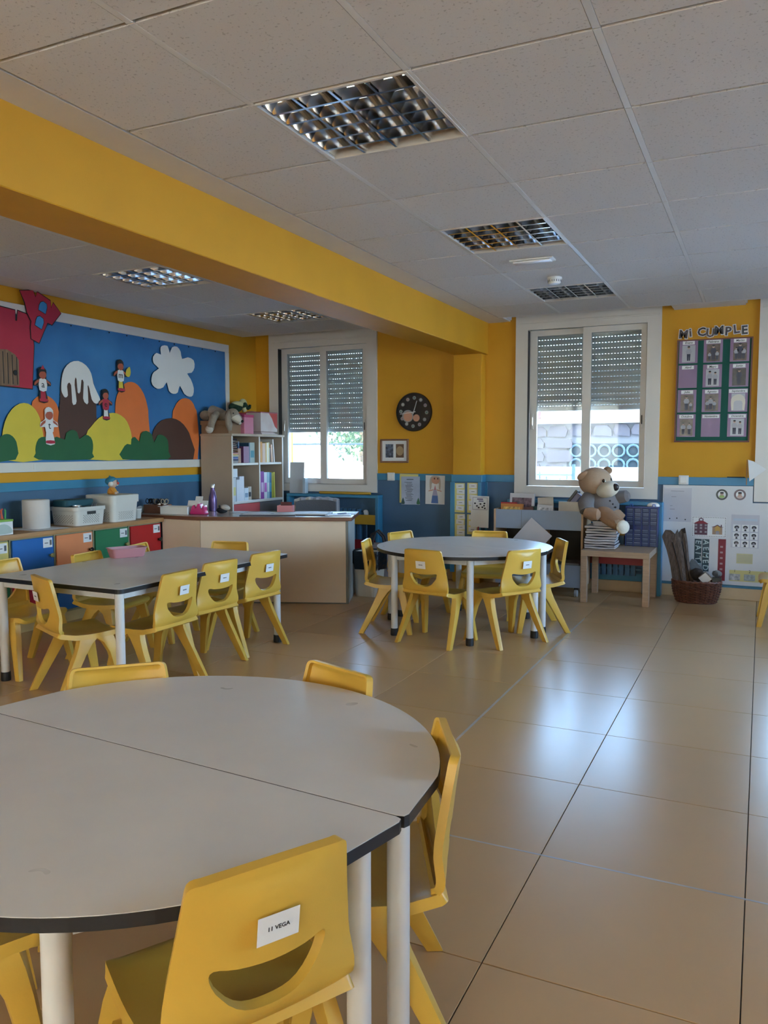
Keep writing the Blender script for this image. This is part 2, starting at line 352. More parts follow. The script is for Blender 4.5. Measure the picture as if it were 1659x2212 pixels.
# ------------------------------------------------------------------ ceiling
b = B(); b.box(WALL_XL-0.3, WALL_XR+0.8, WALL_YR-0.35, WALL_Y+0.45, SLAB, SLAB+0.25)
ceil_ = struct('ceiling', 'suspended ceiling of square mineral fibre tiles', b.mesh('ceiling', plaster), 'ceiling')
b = B(); b.box(WALL_XL-0.3, WALL_XR+0.3, WALL_YR-0.3, WALL_Y+0.3, SLAB+0.2505, 10.2); b.obj('added_sun_block', exwall, ceil_)  # unseen block added above the room to shade the yard outside
b = B(); b.box(-22.0, WALL_XL-0.301, WALL_YR-0.3, WALL_Y+0.3, -0.499, 10.2); b.obj('added_sun_block_left', exwall, ceil_)  # second unseen block, added to carry that shade further left
CX, CY = -1.074, 2.453
YEND = 7.253
def strip(x0, x1, y0, y1, z0=CEIL, z1=CEIL+0.014): 
    b = B(); b.box(x0, x1, y0, y1, z0, z1); b.obj('plaster_margin', plaster, ceil_)
strip(-2.4295, -2.251, WALL_YR+0.002, WALL_Y-0.002); strip(WALL_XL+0.002, -4.847, WALL_YR+0.002, YEND)
strip(-3.043, -2.7415, WALL_YR+0.002, YEND); strip(-3.55, -2.7415, YEND, WALL_Y-0.002)
strip(-2.251, -2.212, YEND, WALL_Y-0.002); strip(-0.735, -0.165, YEND, WALL_Y-0.002); strip(1.36, WALL_XR-0.002, YEND, WALL_Y-0.002)
strip(2.528, WALL_XR-0.002, WALL_YR+0.002, YEND)
for x0, x1 in ((WALL_XL+0.002, -3.55), (-2.212, -0.735), (-0.165, 1.36)):   # fascia closing the void in front of each window
    strip(x0, x1, YEND+0.001, YEND+0.013, CEIL-0.001, SLAB-0.002)
    strip(x0, x0+0.012, YEND+0.0135, WALL_Y-0.002, CEIL+0.0145, SLAB-0.002) if x0 > -5 else None
    strip(x1-0.012, x1, YEND+0.0135, WALL_Y-0.002, CEIL+0.0145, SLAB-0.002)
tb = B()
tb.prism([(-0.2935, 0.040), (-0.2945, 0.001), (-0.2940, 0), (0.2880, 0), (0.2925, 0.010), (0.2935, 0.040)], -0.287, 0.287, Matrix(((0,0,1,0),(1,0,0,0),(0,1,0,0),(0,0,0,1))))
tile_me = tb.mesh('ceiling_tile', tilem)
barm = mat('white_t_bar', (0.68, 0.665, 0.64), 0.4, var=0.05, vscale=2)
cols_main = [(-2.2495, -1.674)] + [(-1.674+0.6*i, -1.674+0.6*(i+1)) for i in range(7)]
cols_left = [(-4.845, -4.245), (-4.245, -3.645), (-3.645, -3.045)]
rows = [CY-0.6*9+0.6*i for i in range(17)]       # row starts; the last row ends at 7.253
LIGHTS = []
for ci, (x0, x1) in enumerate(cols_main+cols_left):
    for j, y0 in enumerate(rows):
        jj = j-9                                  # 0 is the row of the first lamp
        lamp = jj % 3 == 0 and (ci in (1, 5) or (x0, x1) == cols_left[1])
        if y0 < WALL_YR-0.05 or y0+0.6 > YEND+0.01: continue
        if lamp: LIGHTS.append(((x0+x1)/2, y0+0.3)); continue
        o = link('ceiling_tile', tile_me, ceil_, loc=((x0+x1)/2, y0+0.3, CEIL)); o.scale = ((x1-x0)/0.6, 1, 1)
for x in [-2.2495+0.0 for _ in ()] + [c[1] for c in cols_main] + [c[0] for c in cols_left] + [-3.045]:
    for j, y0 in enumerate(rows):
        if y0 < WALL_YR-0.05 or y0+0.6 > YEND+0.01: continue
        b = B(); b.box(-0.0118, 0.0118, -0.2985, 0.2985, -0.0005, 0.012)
        if 'bar_me' not in globals(): bar_me = b.mesh('t_bar', barm, bevel=0.001)
        link('t_bar', bar_me, ceil_, loc=(x, y0+0.3, CEIL))

# ------------------------------------------------------------------ ceiling lamps
mirror = mat('polished_louvre_aluminium', (0.80, 0.81, 0.83), 0.12, metal=1.0, var=0.02, rvar=0.04)
tubem = mat('switched_off_white_tube', (0.72, 0.72, 0.70), 0.3)
def lamp_proto():
    t = thing('ceiling_lamp', 'recessed square ceiling lamp with mirrored louvre, switched off', 'lamp', (0, 0, CEIL), 0, 'louvred ceiling lamps in the tile grid')
    b = B()
    for s in (-1, 1): b.box(s*0.292-0.006, s*0.292+0.006, -0.298, 0.298, -0.003, 0.075); b.box(-0.286, 0.286, s*0.292-0.006, s*0.292+0.006, -0.003, 0.075)
    b.box(-0.298, 0.298, -0.298, 0.298, 0.0755, 0.08); b.obj('frame', winw, t, bevel=0.001)
    for i in range(4):
        xc = -0.2145+0.143*i
        b = B(); b.sheet(lambda u, v: (xc + (u-0.5)*0.136, -0.285+0.57*v, 0.070 - 0.062*abs(2*u-1)**2.2), 12, 1); b.obj('reflector', mirror, t, smooth=True)
        b = B(); b.cyl((xc, -0.28, 0.045), (xc, 0.28, 0.045), 0.013, n=10); b.obj('tube', tubem, t, smooth=True)
    for i in range(3):
        xc = -0.143+0.143*i; b = B(); b.prism([(-0.005, 0), (0.005, 0), (0.0015, 0.05), (-0.0015, 0.05)], -0.285, 0.285, T(xc, 0, 0) @ Matrix(((1,0,0,0),(0,0,1,0),(0,1,0,0),(0,0,0,1)))); b.obj('divider', mirror, t)
    for i in range(5):
        yc = -0.19+0.095*i
        for q in range(4):
            xc = -0.2145+0.143*q; b = B(); b.prism([(-0.006, 0.0), (0.006, 0.0), (0.002, 0.04), (-0.002, 0.04)], -0.066, 0.066, T(xc, yc, 0) @ Matrix(((0,0,1,0),(1,0,0,0),(0,1,0,0),(0,0,0,1)))); b.obj('louvre_blade', mirror, t)
    return t
lp = lamp_proto()
vis = {(-1.374, 2.753): 'above the near round table', (-1.374, 4.553): 'between the first lamp and the emergency light', (-1.374, 6.353): 'beside the smoke detector'}
for i, (x, y) in enumerate(LIGHTS):
    o = lp if i == 0 else copy_tree(lp)
    o.location = (x, y, CEIL)
    if x < -3:
        o['label'] = 'recessed mirrored louvre ceiling lamp over the display board side'; o['group'] = 'lamps behind the yellow beam'
        for vy, s in ((4.553, 'over the cupboards between display board and beam'), (6.353, 'in front of the bookcase window, behind the beam'), (2.753, 'behind the beam, half hidden by its lower edge')):
            if abs(y-vy) < 0.02: o['label'] = 'recessed mirrored louvre ceiling lamp ' + s; del o['group']
    else:
        o['label'] = 'recessed square ceiling lamp with mirrored louvre, switched off, on the open side of the beam'
        o['group'] = 'louvred ceiling lamps of the main ceiling'
        for (vx, vy), s in vis.items():
            if abs(x-vx) < 0.02 and abs(y-vy) < 0.02: o['label'] = 'recessed mirrored louvre ceiling lamp ' + s; del o['group']
# smoke detector and emergency light
t = thing('smoke_detector', 'white round smoke detector under a ceiling tile', 'detector', (-1.37, 5.74, CEIL-0.0008))
b = B(); b.lathe([(0.05, 0), (0.052, -0.012), (0.048, -0.016)], 24); b.obj('base', white_pl, t, smooth=True)
b = B(); b.lathe([(0.047, -0.0165), (0.047, -0.03), (0.038, -0.046), (0.0, -0.05)], 24); b.obj('head', white_pl, t, smooth=True)
b = B()
for i in range(18):
    a = 2*PI*i/18; b.box(0.0445, 0.048, -0.002, 0.002, -0.034, -0.020, Rz(a))
b.obj('vent_slots', black, t)
t = thing('emergency_light', 'slim white emergency light set flush in a ceiling tile', 'light', (-1.374, 5.15, CEIL-0.0008))
b = B(); b.box(-0.14, 0.14, -0.05, 0.05, -0.010, 0); b.obj('frame', white_pl, t, bevel=0.004, seg=2)
b = B(); b.box(-0.12, 0.12, -0.032, 0.032, -0.020, -0.0105); b.obj('diffuser', mat('frosted_diffuser', (0.85, 0.87, 0.9), 0.2), t, bevel=0.008, seg=2)

# ------------------------------------------------------------------ windows
def shutter_material():
    m = bpy.data.materials.new('grey_pvc_shutter'); m.use_nodes = True; N = m.node_tree.nodes; L = m.node_tree.links; N.clear()
    o = N.new('ShaderNodeOutputMaterial'); mx = N.new('ShaderNodeMixShader'); d = N.new('ShaderNodeBsdfDiffuse'); t = N.new('ShaderNodeBsdfTranslucent'); n = N.new('ShaderNodeTexNoise'); n.inputs['Scale'].default_value = 4
    c = N.new('ShaderNodeMix'); c.data_type = 'RGBA'; c.inputs[6].default_value = (0.60, 0.64, 0.63, 1); c.inputs[7].default_value = (0.68, 0.72, 0.71, 1); L.new(n.outputs[0], c.inputs[0]); L.new(c.outputs[2], d.inputs[0]); L.new(c.outputs[2], t.inputs[0])
    mx.inputs[0].default_value = 0.06; L.new(d.outputs[0], mx.inputs[1]); L.new(t.outputs[0], mx.inputs[2]); L.new(mx.outputs[0], o.inputs[0]); return m
shutm = shutter_material()
handm = mat('brushed_steel', (0.55, 0.55, 0.54), 0.3, metal=1.0)
SLAT = 0.052
def slat_mesh(w):
    b = B(); h = SLAT
    b.sheet(lambda u, v: (-w/2+w*u, 0.006*math.sin(PI*v), -h/2+0.0074+(h-0.0074)*v), 1, 5, 0.008)
    n = int(w/0.028)
    for i in range(n): x = -w/2+(i+0.5)*w/n; b.box(x-0.0078, x+0.0078, 0.0, 0.006, -h/2-0.003, -h/2+0.0085)
    return b.mesh('shutter_slat', shutm, smooth=True)
slat_me = slat_mesh(1.10)
wlab = ('white sliding window behind the bookcase, shutter half down', 'white sliding window behind the teddy bear, shutter half down', 'white sliding window beside the birthday board')
for i, wx in enumerate(WIN_X):
    dz = -0.02 if i == 0 else 0.0
    t = struct('window_%d' % (i+1), wlab[i], None, 'window'); t.location = (wx, WALL_Y, 0)
    W = WIN_W; Z0 = WIN_Z0; Z1 = WIN_Z1
    b = B(); b.box(0, 0.118, -0.022, -0.0005, Z0, Z1); b.box(W-0.118, W, -0.022, -0.0005, Z0, Z1); b.box(0.118, W-0.118, -0.022, -0.0005, Z0, 0.957+dz); b.box(0.118, W-0.118, -0.022, -0.0005, 2.424+dz, Z1)
    b.obj('outer_frame', winw, t)
    b = B(); b.box(0.02, W-0.02, -0.030, -0.0225, 2.484+dz, 2.50+dz); b.obj('frame_moulding', winw, t, bevel=0.002)
    # inner reveal
    b = B(); b.box(0.1005, 0.115, 0.0, 0.24, 0.9405, 2.4795); b.box(W-0.115, W-0.1005, 0.0, 0.24, 0.9405, 2.4795); b.box(0.1155, W-0.1155, 0.0, 0.24, 0.9405, 0.952+dz); b.obj('reveal_lining', winw, t)
    for (xa, xb, ga, gb, yy, nm) in ((0.122, 0.690, 0.192, 0.640, 0.045, 'left'), (0.627, 1.192, 0.704, 1.142, 0.005, 'right')):
        s_ = B(); z0, z1, ga0, ga1 = 0.958+dz, 2.422+dz, 1.017+dz, 2.370+dz
        s_.box(xa, ga, yy, yy+0.034, z0, z1); s_.box(gb, xb, yy, yy+0.034, z0, z1); s_.box(ga, gb, yy, yy+0.034, z0, ga0); s_.box(ga, gb, yy, yy+0.034, ga1, z1)
        so = s_.obj('sash', winw, t)
        g = B(); g.box(ga-0.004, gb+0.004, yy+0.014, yy+0.019, ga0-0.004, ga1+0.004); g.obj('pane', glass, so)
        hx = xa+0.03 if nm == 'left' else xb-0.03; hz = 1.57+dz
        h = B(); h.box(hx-0.011, hx+0.011, yy-0.004, yy-0.0005, hz-0.075, hz+0.075); h.obj('latch_plate', winw, so, bevel=0.002)
        h = B(); h.box(hx-0.005, hx+0.005, yy-0.010, yy-0.0045, hz-0.04, hz+0.04); h.obj('latch', black if nm == 'right' else handm, so, bevel=0.002)
    b = B(); b.box(0.1182, 0.1212, -0.021, 0.044, 0.96+dz, 2.42+dz); b.obj('gasket', black, t)
    b = B(); b.box(0.6905, 0.696, 0.046, 0.07, 0.958, 1.0); b.obj('gasket', black, t)
    n = int((2.46-SHUT[i]-0.045)/SLAT)+1
    for q in range(n):
        z = SHUT[i]+0.045+SLAT*(q+0.5)
        if z > 2.475: break
        link('shutter_slat', slat_me, t, loc=(W/2, 0.115, z))
    b = B(); b.box(W/2-0.55, W/2+0.55, 0.108, 0.124, SHUT[i], SHUT[i]+0.045); b.obj('shutter_end_slat', shutm, t, bevel=0.003)
    b = B(); b.box(-0.05, W+0.05, 0.20, 0.36, 0.90, 0.938); b.obj('outer_sill', exwall, t)
def added_blind_material():
    m = bpy.data.materials.new('added_cream_blind'); m.use_nodes = True; N = m.node_tree.nodes; L = m.node_tree.links; N.clear()
    o = N.new('ShaderNodeOutputMaterial'); mx = N.new('ShaderNodeMixShader'); d = N.new('ShaderNodeBsdfDiffuse'); t = N.new('ShaderNodeBsdfTranslucent'); n = N.new('ShaderNodeTexNoise'); n.inputs['Scale'].default_value = 300
    c = N.new('ShaderNodeMix'); c.data_type = 'RGBA'; c.inputs[6].default_value = (0.86, 0.75, 0.61, 1); c.inputs[7].default_value = (0.92, 0.81, 0.67, 1); L.new(n.outputs[0], c.inputs[0]); L.new(c.outputs[2], d.inputs[0]); L.new(c.outputs[2], t.inputs[0])
    mx.inputs[0].default_value = 0.72; L.new(d.outputs[0], mx.inputs[1]); L.new(t.outputs[0], mx.inputs[2]); L.new(mx.outputs[0], o.inputs[0]); return m
blindm = added_blind_material()
k = 4
for side, wins in (('r', ADDED_SIDE_W), ('q', ADDED_REAR_W)):  # both sets are added out of view as extra daylight sources
    for c, w in wins:
        t = struct('window_%d' % k, 'added white framed window, out of view, in the %s wall' % ('side' if side == 'r' else 'rear'), None, 'window'); k += 1
        t.location = (WALL_XR, c, 0) if side == 'r' else (c, WALL_YR, 0); t.rotation_euler = (0, 0, -PI/2 if side == 'r' else PI)
        z0, z1 = (OW_Z0 if side == 'r' else RW_Z0)+0.001, OW_Z1-0.001; x0, x1 = -w/2+0.001, w/2-0.001
        b = B(); b.box(x0, x0+0.06, 0.05, 0.11, z0, z1); b.box(x1-0.06, x1, 0.05, 0.11, z0, z1); b.box(x0+0.06, x1-0.06, 0.05, 0.11, z0, z0+0.06); b.box(x0+0.06, x1-0.06, 0.05, 0.11, z1-0.06, z1); b.box(-0.04, 0.04, 0.05, 0.11, z0+0.06, z1-0.06)
        b.obj('frame', winw, t)
        if side == 'q':  # cream blinds added to warm the light from behind the camera
            b = B(); b.sheet(lambda u, v: (x0+0.005+(x1-x0-0.01)*u, 0.035, z0+0.03+(z1-z0-0.035)*v), 1, 1); b.obj('added_blind', blindm, t)
            b = B(); b.box(x0+0.005, x1-0.005, 0.028, 0.042, z0+0.008, z0+0.029); b.obj('added_blind_bar', winw, t)
        for s in (-1, 1):
            xa, xb = sorted((s*0.041, s*(w/2-0.062))); b = B(); b.box(xa, xb, 0.075, 0.08, z0+0.061, z1-0.061); b.obj('pane', glass, t)
# ------------------------------------------------------------------ outside
asph = mat('pale_concrete_paving', (0.66, 0.69, 0.72), 0.9, var=0.15, vscale=0.5)
b = B(); b.box(-60, 60, -50, 70, -0.9, -0.5); struct('trim_3', 'pale sunlit paving outside the windows', b.mesh('trim_3', asph), 'paving')
stone = mat('rubble_stone', (0.060, 0.048, 0.050), 0.9, var=0.35, vscale=1.2, bump=0.5, bscale=3, col2=(0.11, 0.095, 0.10))
cream = mat('cream_facade', (0.78, 0.74, 0.68), 0.9, var=0.04)
def rect(mx, x0, x1, y0, y1, z0, z1, name, parent, **k): b = B(); b.box(x0, x1, y0, y1, z0, z1); return b.obj(name, mx, parent, **k)
t = thing('stone_wall', 'rubble stone wall with ring lattice seen through the window', 'wall', (-4.0, 17.0, -0.5))
rect(mat('stone_mortar', (0.16, 0.15, 0.15), 0.9), -3.5, 7, 0.04, 0.4, 0, 2.35, 'mortar_core', t)
random.seed(3)
for r in range(7):
    x = -3.4+random.random()*0.3
    while x < 4.6:
        w = 0.28+random.random()*0.4; z0 = 0.45+r*0.27; h = 0.22+random.random()*0.04
        pts = [(x+0.02+random.random()*0.05, z0+random.random()*0.05), (x+w-random.random()*0.05, z0+random.random()*0.04), (x+w-0.01, z0+h*0.6), (x+w-0.05-random.random()*0.05, z0+h), (x+0.05+random.random()*0.05, z0+h), (x, z0+h*0.5)]
        if not (0.2 < x+w/2 < 3.6 and 1.05 < z0+h/2 < 1.95):
            b = B(); b.prism(pts, -0.0, 0.05+random.random()*0.03, Matrix(((1,0,0,0),(0,0,-1,0.0395),(0,1,0,0),(0,0,0,1)))); b.obj('stone', stone, t)
        x += w+0.015
bl = mat('grey_blue_lattice', (0.10, 0.15, 0.16), 0.6)
for i in range(11):
    for j in range(3):
        b = B(); c = Vector((0.45+0.29*i, -0.0, 1.2+0.29*j)); b.tube([c+Vector((0.12*math.cos(a*PI/6), 0, 0.12*math.sin(a*PI/6))) for a in range(13)], 0.025, 5, caps=False); b.obj('lattice_ring', bl, t)
rect(mat('lattice_back', (0.035, 0.05, 0.055), 0.9), 0.25, 3.6, 0.031, 0.0395, 1.06, 1.93, 'lattice_backing', t)
rect(cream, -3.6, 7, -0.1, 0.45, 2.351, 2.46, 'coping', t)
t = thing('garden_wall', 'low white garden wall with pale gate below the stone wall', 'wall', (-4.0, 14.0, -0.5))
rect(exwall, -3.2, 6, 0, 0.25, 0, 1.5, 'wall_body', t)
for i in range(22): rect(bl, -1.6+0.12*i, -1.585+0.12*i, -0.03, -0.001, 0.55, 1.38+0.1*math.sin(i*0.9), 'gate_bar', t)
for x in (-1.7, -0.35, 1.02): rect(bl, x, x+0.05, -0.05, -0.0015, 0.0, 1.55, 'gate_post', t)
for z in (0.6, 1.35): rect(bl, -1.66, 1.03, -0.06, -0.031, z, z+0.03, 'gate_rail', t)
t = thing('cream_house', 'cream house with striped window blinds across the street', 'house', (-4.0, 19.5, -0.5))
rect(cream, -3.6, 9, 0, 4, 0, 4.2, 'facade', t)
rose = mat('dusty_red_trim', (0.16, 0.07, 0.065), 0.7); pane = mat('dark_house_glass', (0.05, 0.07, 0.09), 0.15)
for x in (-2.6, 0.2, 3.0, 5.6):
    w = rect(rose, x, x+1.35, -0.05, -0.002, 2.75, 3.75, 'window', t)
    for q in range(3): rect(pane, x+0.10+0.42*q, x+0.41+0.42*q, -0.07, -0.051, 2.83, 3.67, 'pane', w)
for x in (-3.5, -1.0, 1.8, 4.7): rect(rose, x, x+0.06, -0.04, -0.002, 2.45, 4.15, 'downpipe', t)
rect(rose, -3.6, 9, -0.12, -0.002, 2.3, 2.42, 'cornice', t)
# left window: wire fence, red mesh, tree
fm = mat('galvanised_fence', (0.10, 0.11, 0.11), 0.5, metal=0.3); rm = mat('red_mesh', (0.22, 0.05, 0.05), 0.6)
t = thing('wire_fence', 'wire fence on thin posts with red mesh along its foot', 'fence', (-8.4, 15.0, -0.5))
for x in (-2.4, -1.2, 0, 1.2, 2.4):
    b = B(); b.cyl((x, 0, 0), (x, 0, 1.95), 0.025, n=8); b.obj('post', fm, t)
b = B(); b.cyl((-2.6, -0.03, 1.93), (2.6, -0.03, 1.93), 0.018, n=8); b.obj('top_rail', fm, t)
b = B()
for i in range(44):
    for s in (-1, 1): x = -2.6+0.12*i; b.cyl((x, -0.03, 0.70 if s > 0 else 1.06), (x+0.36, -0.03, 1.06 if s > 0 else 0.70), 0.012, n=4)
b.obj('red_mesh', rm, t, kind='stuff')
def tree(x, y, h, r, col, label, seed):
    random.seed(seed); t = thing('tree', label, 'tree', (x, y, -0.5))
    b = B(); b.tube([(0, 0, 0), (0.05, 0, h*0.4), (0, 0.1, h*0.8)], [0.14, 0.1, 0.04], 8); b.obj('trunk', mat('bark', (0.16, 0.11, 0.07), 0.9, var=0.3, vscale=20), t, smooth=True)
    b = B()
    for i in range(2600):
        d = Vector((random.gauss(0, 1), random.gauss(0, 1), random.gauss(0, 1))).normalized(); q = d*r*(0.55+0.45*random.random()); c = Vector((q.x, q.y, h*0.72+q.z*0.9))
        u = Vector((random.gauss(0, 1), random.gauss(0, 1), random.gauss(0, 1))).normalized(); w = d.cross(u).normalized(); s = 0.07+0.06*random.random()
        b.add([c-u*s, c+w*s*0.5, c+u*s, c-w*s*0.5], [(0, 1, 2, 3)])
    b.obj('foliage', mat('leaf_'+str(seed), col, 0.6, var=0.3, vscale=3), t, kind='stuff')
tree(-13.2, 26.0, 4.6, 2.2, (0.05, 0.085, 0.03), 'green leafy tree behind the wire fence', 5)
tree(-14.5, 19.5, 2.2, 0.85, (0.07, 0.11, 0.05), 'low pale green tree beside the wire fence', 6)
t = thing('white_house', 'white rendered building beyond the wire fence', 'house', (-18.0, 33.0, -0.5)); rect(exwall, -4, 7, 0, 3, 0, 3.6, 'facade', t); rect(rose, -4.2, 7.2, -0.3, 3.2, 3.601, 3.8, 'roof', t)
for x in (-2.6, 0.0, 2.6): rect(pane, x, x+0.9, -0.03, -0.002, 1.2, 2.6, 'window', t)
# ------------------------------------------------------------------ chairs
chairm = mat('yellow_polypropylene', (0.68, 0.41, 0.062), 0.38, var=0.05, vscale=5, bump=0.03, bscale=300, objvar=0.03)
paperm = mat('white_paper', (0.74, 0.74, 0.73), 0.6, var=0.02)
inkm = mat('black_ink', (0.02, 0.02, 0.022), 0.6)
def cdt_panel(outline, holes, step, fmap, tfun, rim=(0.010, 0.014)):
    """solid panel over a 2D outline with holes: front = fmap(p), back offset along the surface normal by tfun(edge distance)"""
    def inset(poly, d):
        n = len(poly); ar = sum(poly[i][0]*poly[(i+1) % n][1]-poly[(i+1) % n][0]*poly[i][1] for i in range(n)); s = 1 if ar > 0 else -1; r = []
        for i in range(n):
            p0 = Vector(poly[i-1]); p1 = Vector(poly[i]); p2 = Vector(poly[(i+1) % n]); e1 = (p1-p0).normalized(); e2 = (p2-p1).normalized()
            n1 = Vector((-e1.y, e1.x))*s; n2 = Vector((-e2.y, e2.x))*s; m = (n1+n2); m = m/max(0.3, m.length_squared)*2
            q = p1+m*d; r.append((q.x, q.y))
        return r
    loops = [outline, inset(outline, rim[0]), inset(outline, rim[1])]
    for h in holes: loops += [h, inset(h, -rim[0]*0.8), inset(h, -rim[1]*0.8)]
    pts = []; edges = []
    for l in loops:
        o = len(pts); pts += [Vector(p) for p in l]; edges += [(o+i, o+(i+1) % len(l)) for i in range(len(l))]
    def inside(p, poly):
        c = False; n = len(poly)
        for i in range(n):
            a, b_ = poly[i], poly[i-1]
            if (a[1] > p[1]) != (b_[1] > p[1]) and p[0] < (b_[0]-a[0])*(p[1]-a[1])/(b_[1]-a[1])+a[0]: c = not c
        return c
    def edist(p, poly):
        m = 9
        for i in range(len(poly)):
            a = Vector(poly[i]); d = Vector(poly[i-1])-a; L2 = d.length_squared; t = max(0, min(1, (Vector(p)-a).dot(d)/L2)) if L2 > 0 else 0; m = min(m, (Vector(p)-a-d*t).length)
        return m
    xs = [p[0] for p in outline]; ys = [p[1] for p in outline]; y = min(ys)
    while y < max(ys):
        x = min(xs)
        while x < max(xs):
            p = (x, y)
            if inside(p, loops[2]) and edist(p, loops[2]) > step*0.35 and all(not inside(p, h) and edist(p, h) > rim[1]+step*0.3 for h in holes): pts.append(Vector(p))
            x += step
        y += step
    V, E, F, *_ = delaunay_2d_cdt(pts, edges, [], 0, 1e-5)
    keep = []
    for f in F:
        c = sum((V[i] for i in f), Vector((0, 0)))/len(f)
        if inside(c, outline) and all(not inside(c, h) for h in holes): keep.append(tuple(f))
    e = 1e-4; P = [Vector(fmap(v.x, v.y)) for v in V]; Q = []
    for v, p in zip(V, P):
        n = (Vector(fmap(v.x+e, v.y))-Vector(fmap(v.x-e, v.y))).cross(Vector(fmap(v.x, v.y+e))-Vector(fmap(v.x, v.y-e))).normalized()
        d = min([edist(v, outline)] + [edist(v, h) for h in holes]); Q.append(p - n*tfun(d))
    k = len(P); fs = list(keep)+[tuple(k+i for i in f[::-1]) for f in keep]
    cnt = {}
    for f in keep:
        for i in range(len(f)): cnt[(f[i], f[(i+1) % len(f)])] = 1
    for (a, c) in list(cnt):
        if (c, a) not in cnt: fs.append((c, a, k+a, k+c))
    return P+Q, fs
def smooth_poly(cps, n=6, closed=True):
    """Catmull-Rom through control points"""
    r = []; m = len(cps)
    for i in range(m):
        p0, p1, p2, p3 = (Vector(cps[(i+q-1) % m]) for q in range(4))
        for k in range(n):
            t = k/n; r.append(tuple(0.5*((2*p1)+(p2-p0)*t+(2*p0-5*p1+4*p2-p3)*t*t+(3*p1-p0-3*p2+p3)*t**3)))
    return r
def round_poly(poly, r, n=4):
    """round the corners of a polygon"""
    out = []; m = len(poly)
    for i in range(m):
        p0 = Vector(poly[i-1]); p1 = Vector(poly[i]); p2 = Vector(poly[(i+1) % m]); rr = r[i] if hasattr(r, '__len__') else r
        a = p1+(p0-p1).normalized()*min(rr, (p0-p1).length*0.49); c = p1+(p2-p1).normalized()*min(rr, (p2-p1).length*0.49)
        for k in range(n+1):
            t = k/n; q = a*(1-t)**2+p1*2*t*(1-t)+c*t*t; out.append((q.x, q.y))
    return out
# chair: faces local +Y; rear feet near y=-0.19, top edge of the back at y=-0.215, z=0.645; seat at z=0.35
def seat_pt(u, v):      # u across, v from rear (0) to front edge (0.335)
    y = -0.155+v; q = v/0.335
    z = 0.349 - 0.012*math.sin(PI*min(1, q*1.05)) + 0.010*(1-q)**2*0 - (0.022*((q-0.86)/0.14)**2 if q > 0.86 else 0)
    z += 0.010*(abs(u)/0.18)**2.5
    if v < 0.05: z += (0.05-v)**2*6
    return (u, y, z)
_bk = [(-0.145, 0.352), (-0.160, 0.360), (-0.174, 0.376), (-0.183, 0.400), (-0.190, 0.44), (-0.198, 0.50), (-0.207, 0.57), (-0.219, 0.645), (-0.222, 0.66)]
_bs = [0.0]
for _i in range(1, len(_bk)): _bs.append(_bs[-1]+math.hypot(_bk[_i][0]-_bk[_i-1][0], _bk[_i][1]-_bk[_i-1][1]))
def back_prof(s):
    i = 0
    s = max(0, min(s, _bs[-1]-1e-6))
    while _bs[i+1] < s: i += 1
    def P(k): return Vector(_bk[max(0, min(len(_bk)-1, k))])
    t = (s-_bs[i])/(_bs[i+1]-_bs[i]); p0, p1, p2, p3 = P(i-1), P(i), P(i+1), P(i+2)
    return 0.5*((2*p1)+(p2-p0)*t+(2*p0-5*p1+4*p2-p3)*t*t+(3*p1-p0-3*p2+p3)*t**3)
BLEN = _bs[-2]
def back_pt(u, s):
    p = back_prof(s); k = min(1, s/0.12)
    return (u, p.x+0.034*k*(abs(u)/0.16)**2.0, p.y+0.010*(1-k)*(abs(u)/0.18)**2.5)
def chair_proto():
    t = thing('child_chair', 'yellow moulded plastic child chair', 'chair', (0, 0, 0), 0, 'yellow chairs')
    tf = lambda d: 0.020 if d < 0.0105 else 0.0065
    so = round_poly([(-0.172, 0.0), (0.172, 0.0), (0.180, 0.15), (0.172, 0.335), (-0.172, 0.335), (-0.180, 0.15)], [0.012, 0.012, 0.1, 0.035, 0.035, 0.1], 4)
    b = B(); b.add(*cdt_panel(so, [], 0.03, seat_pt, lambda d: 0.026 if d < 0.0105 else 0.007)); b.obj('seat', chairm, t, smooth=True, ang=50)
    L = BLEN
    bo = round_poly([(-0.172, 0.0), (0.172, 0.0), (0.178, 0.06), (0.163, 0.16), (0.141, L), (-0.141, L), (-0.163, 0.16), (-0.178, 0.06)], [0.01, 0.01, 0.04, 0.08, 0.020, 0.020, 0.08, 0.04], 4)
    ho = smooth_poly([(-0.098, 0.158), (-0.06, 0.152), (0, 0.149), (0.06, 0.152), (0.098, 0.158), (0.104, 0.142), (0.085, 0.105), (0.045, 0.072), (0, 0.064), (-0.045, 0.072), (-0.085, 0.105), (-0.104, 0.142)], 3)
    b = B(); b.add(*cdt_panel(bo, [ho], 0.028, back_pt, tf)); b.obj('backrest', chairm, t, smooth=True, ang=50)
    def leg(sx, ys, front):
        # stations from root under the seat down to the foot: (x, y, z, half width y, half width x)
        if front: st = [(0.166, 0.070, 0.328, 0.062, 0.013), (0.170, 0.098, 0.295, 0.040, 0.016), (0.177, 0.118, 0.24, 0.030, 0.017), (0.196, 0.150, 0.08, 0.023, 0.015), (0.205, 0.165, 0.001, 0.020, 0.013)]
        else: st = [(0.166, -0.008, 0.328, 0.060, 0.013), (0.170, -0.030, 0.295, 0.044, 0.016), (0.177, -0.060, 0.24, 0.034, 0.017), (0.196, -0.142, 0.08, 0.026, 0.015), (0.205, -0.183, 0.001, 0.022, 0.013)]
        b = B(); rings = []
        for (x, y, z, hy, hx) in st:
            r = [(-hx, -hy), (hx, -hy*0.8), (hx, hy*0.8), (-hx, hy)]
            rings.append([Vector((sx*(x+p), y+q, z)) for p, q in r])
        b.loft(rings); b.obj('leg', chairm, t, bevel=0.005, seg=2)
    for sx in (-1, 1): leg(sx, 0, True); leg(sx, 0, False)
    return t
chair = chair_proto()
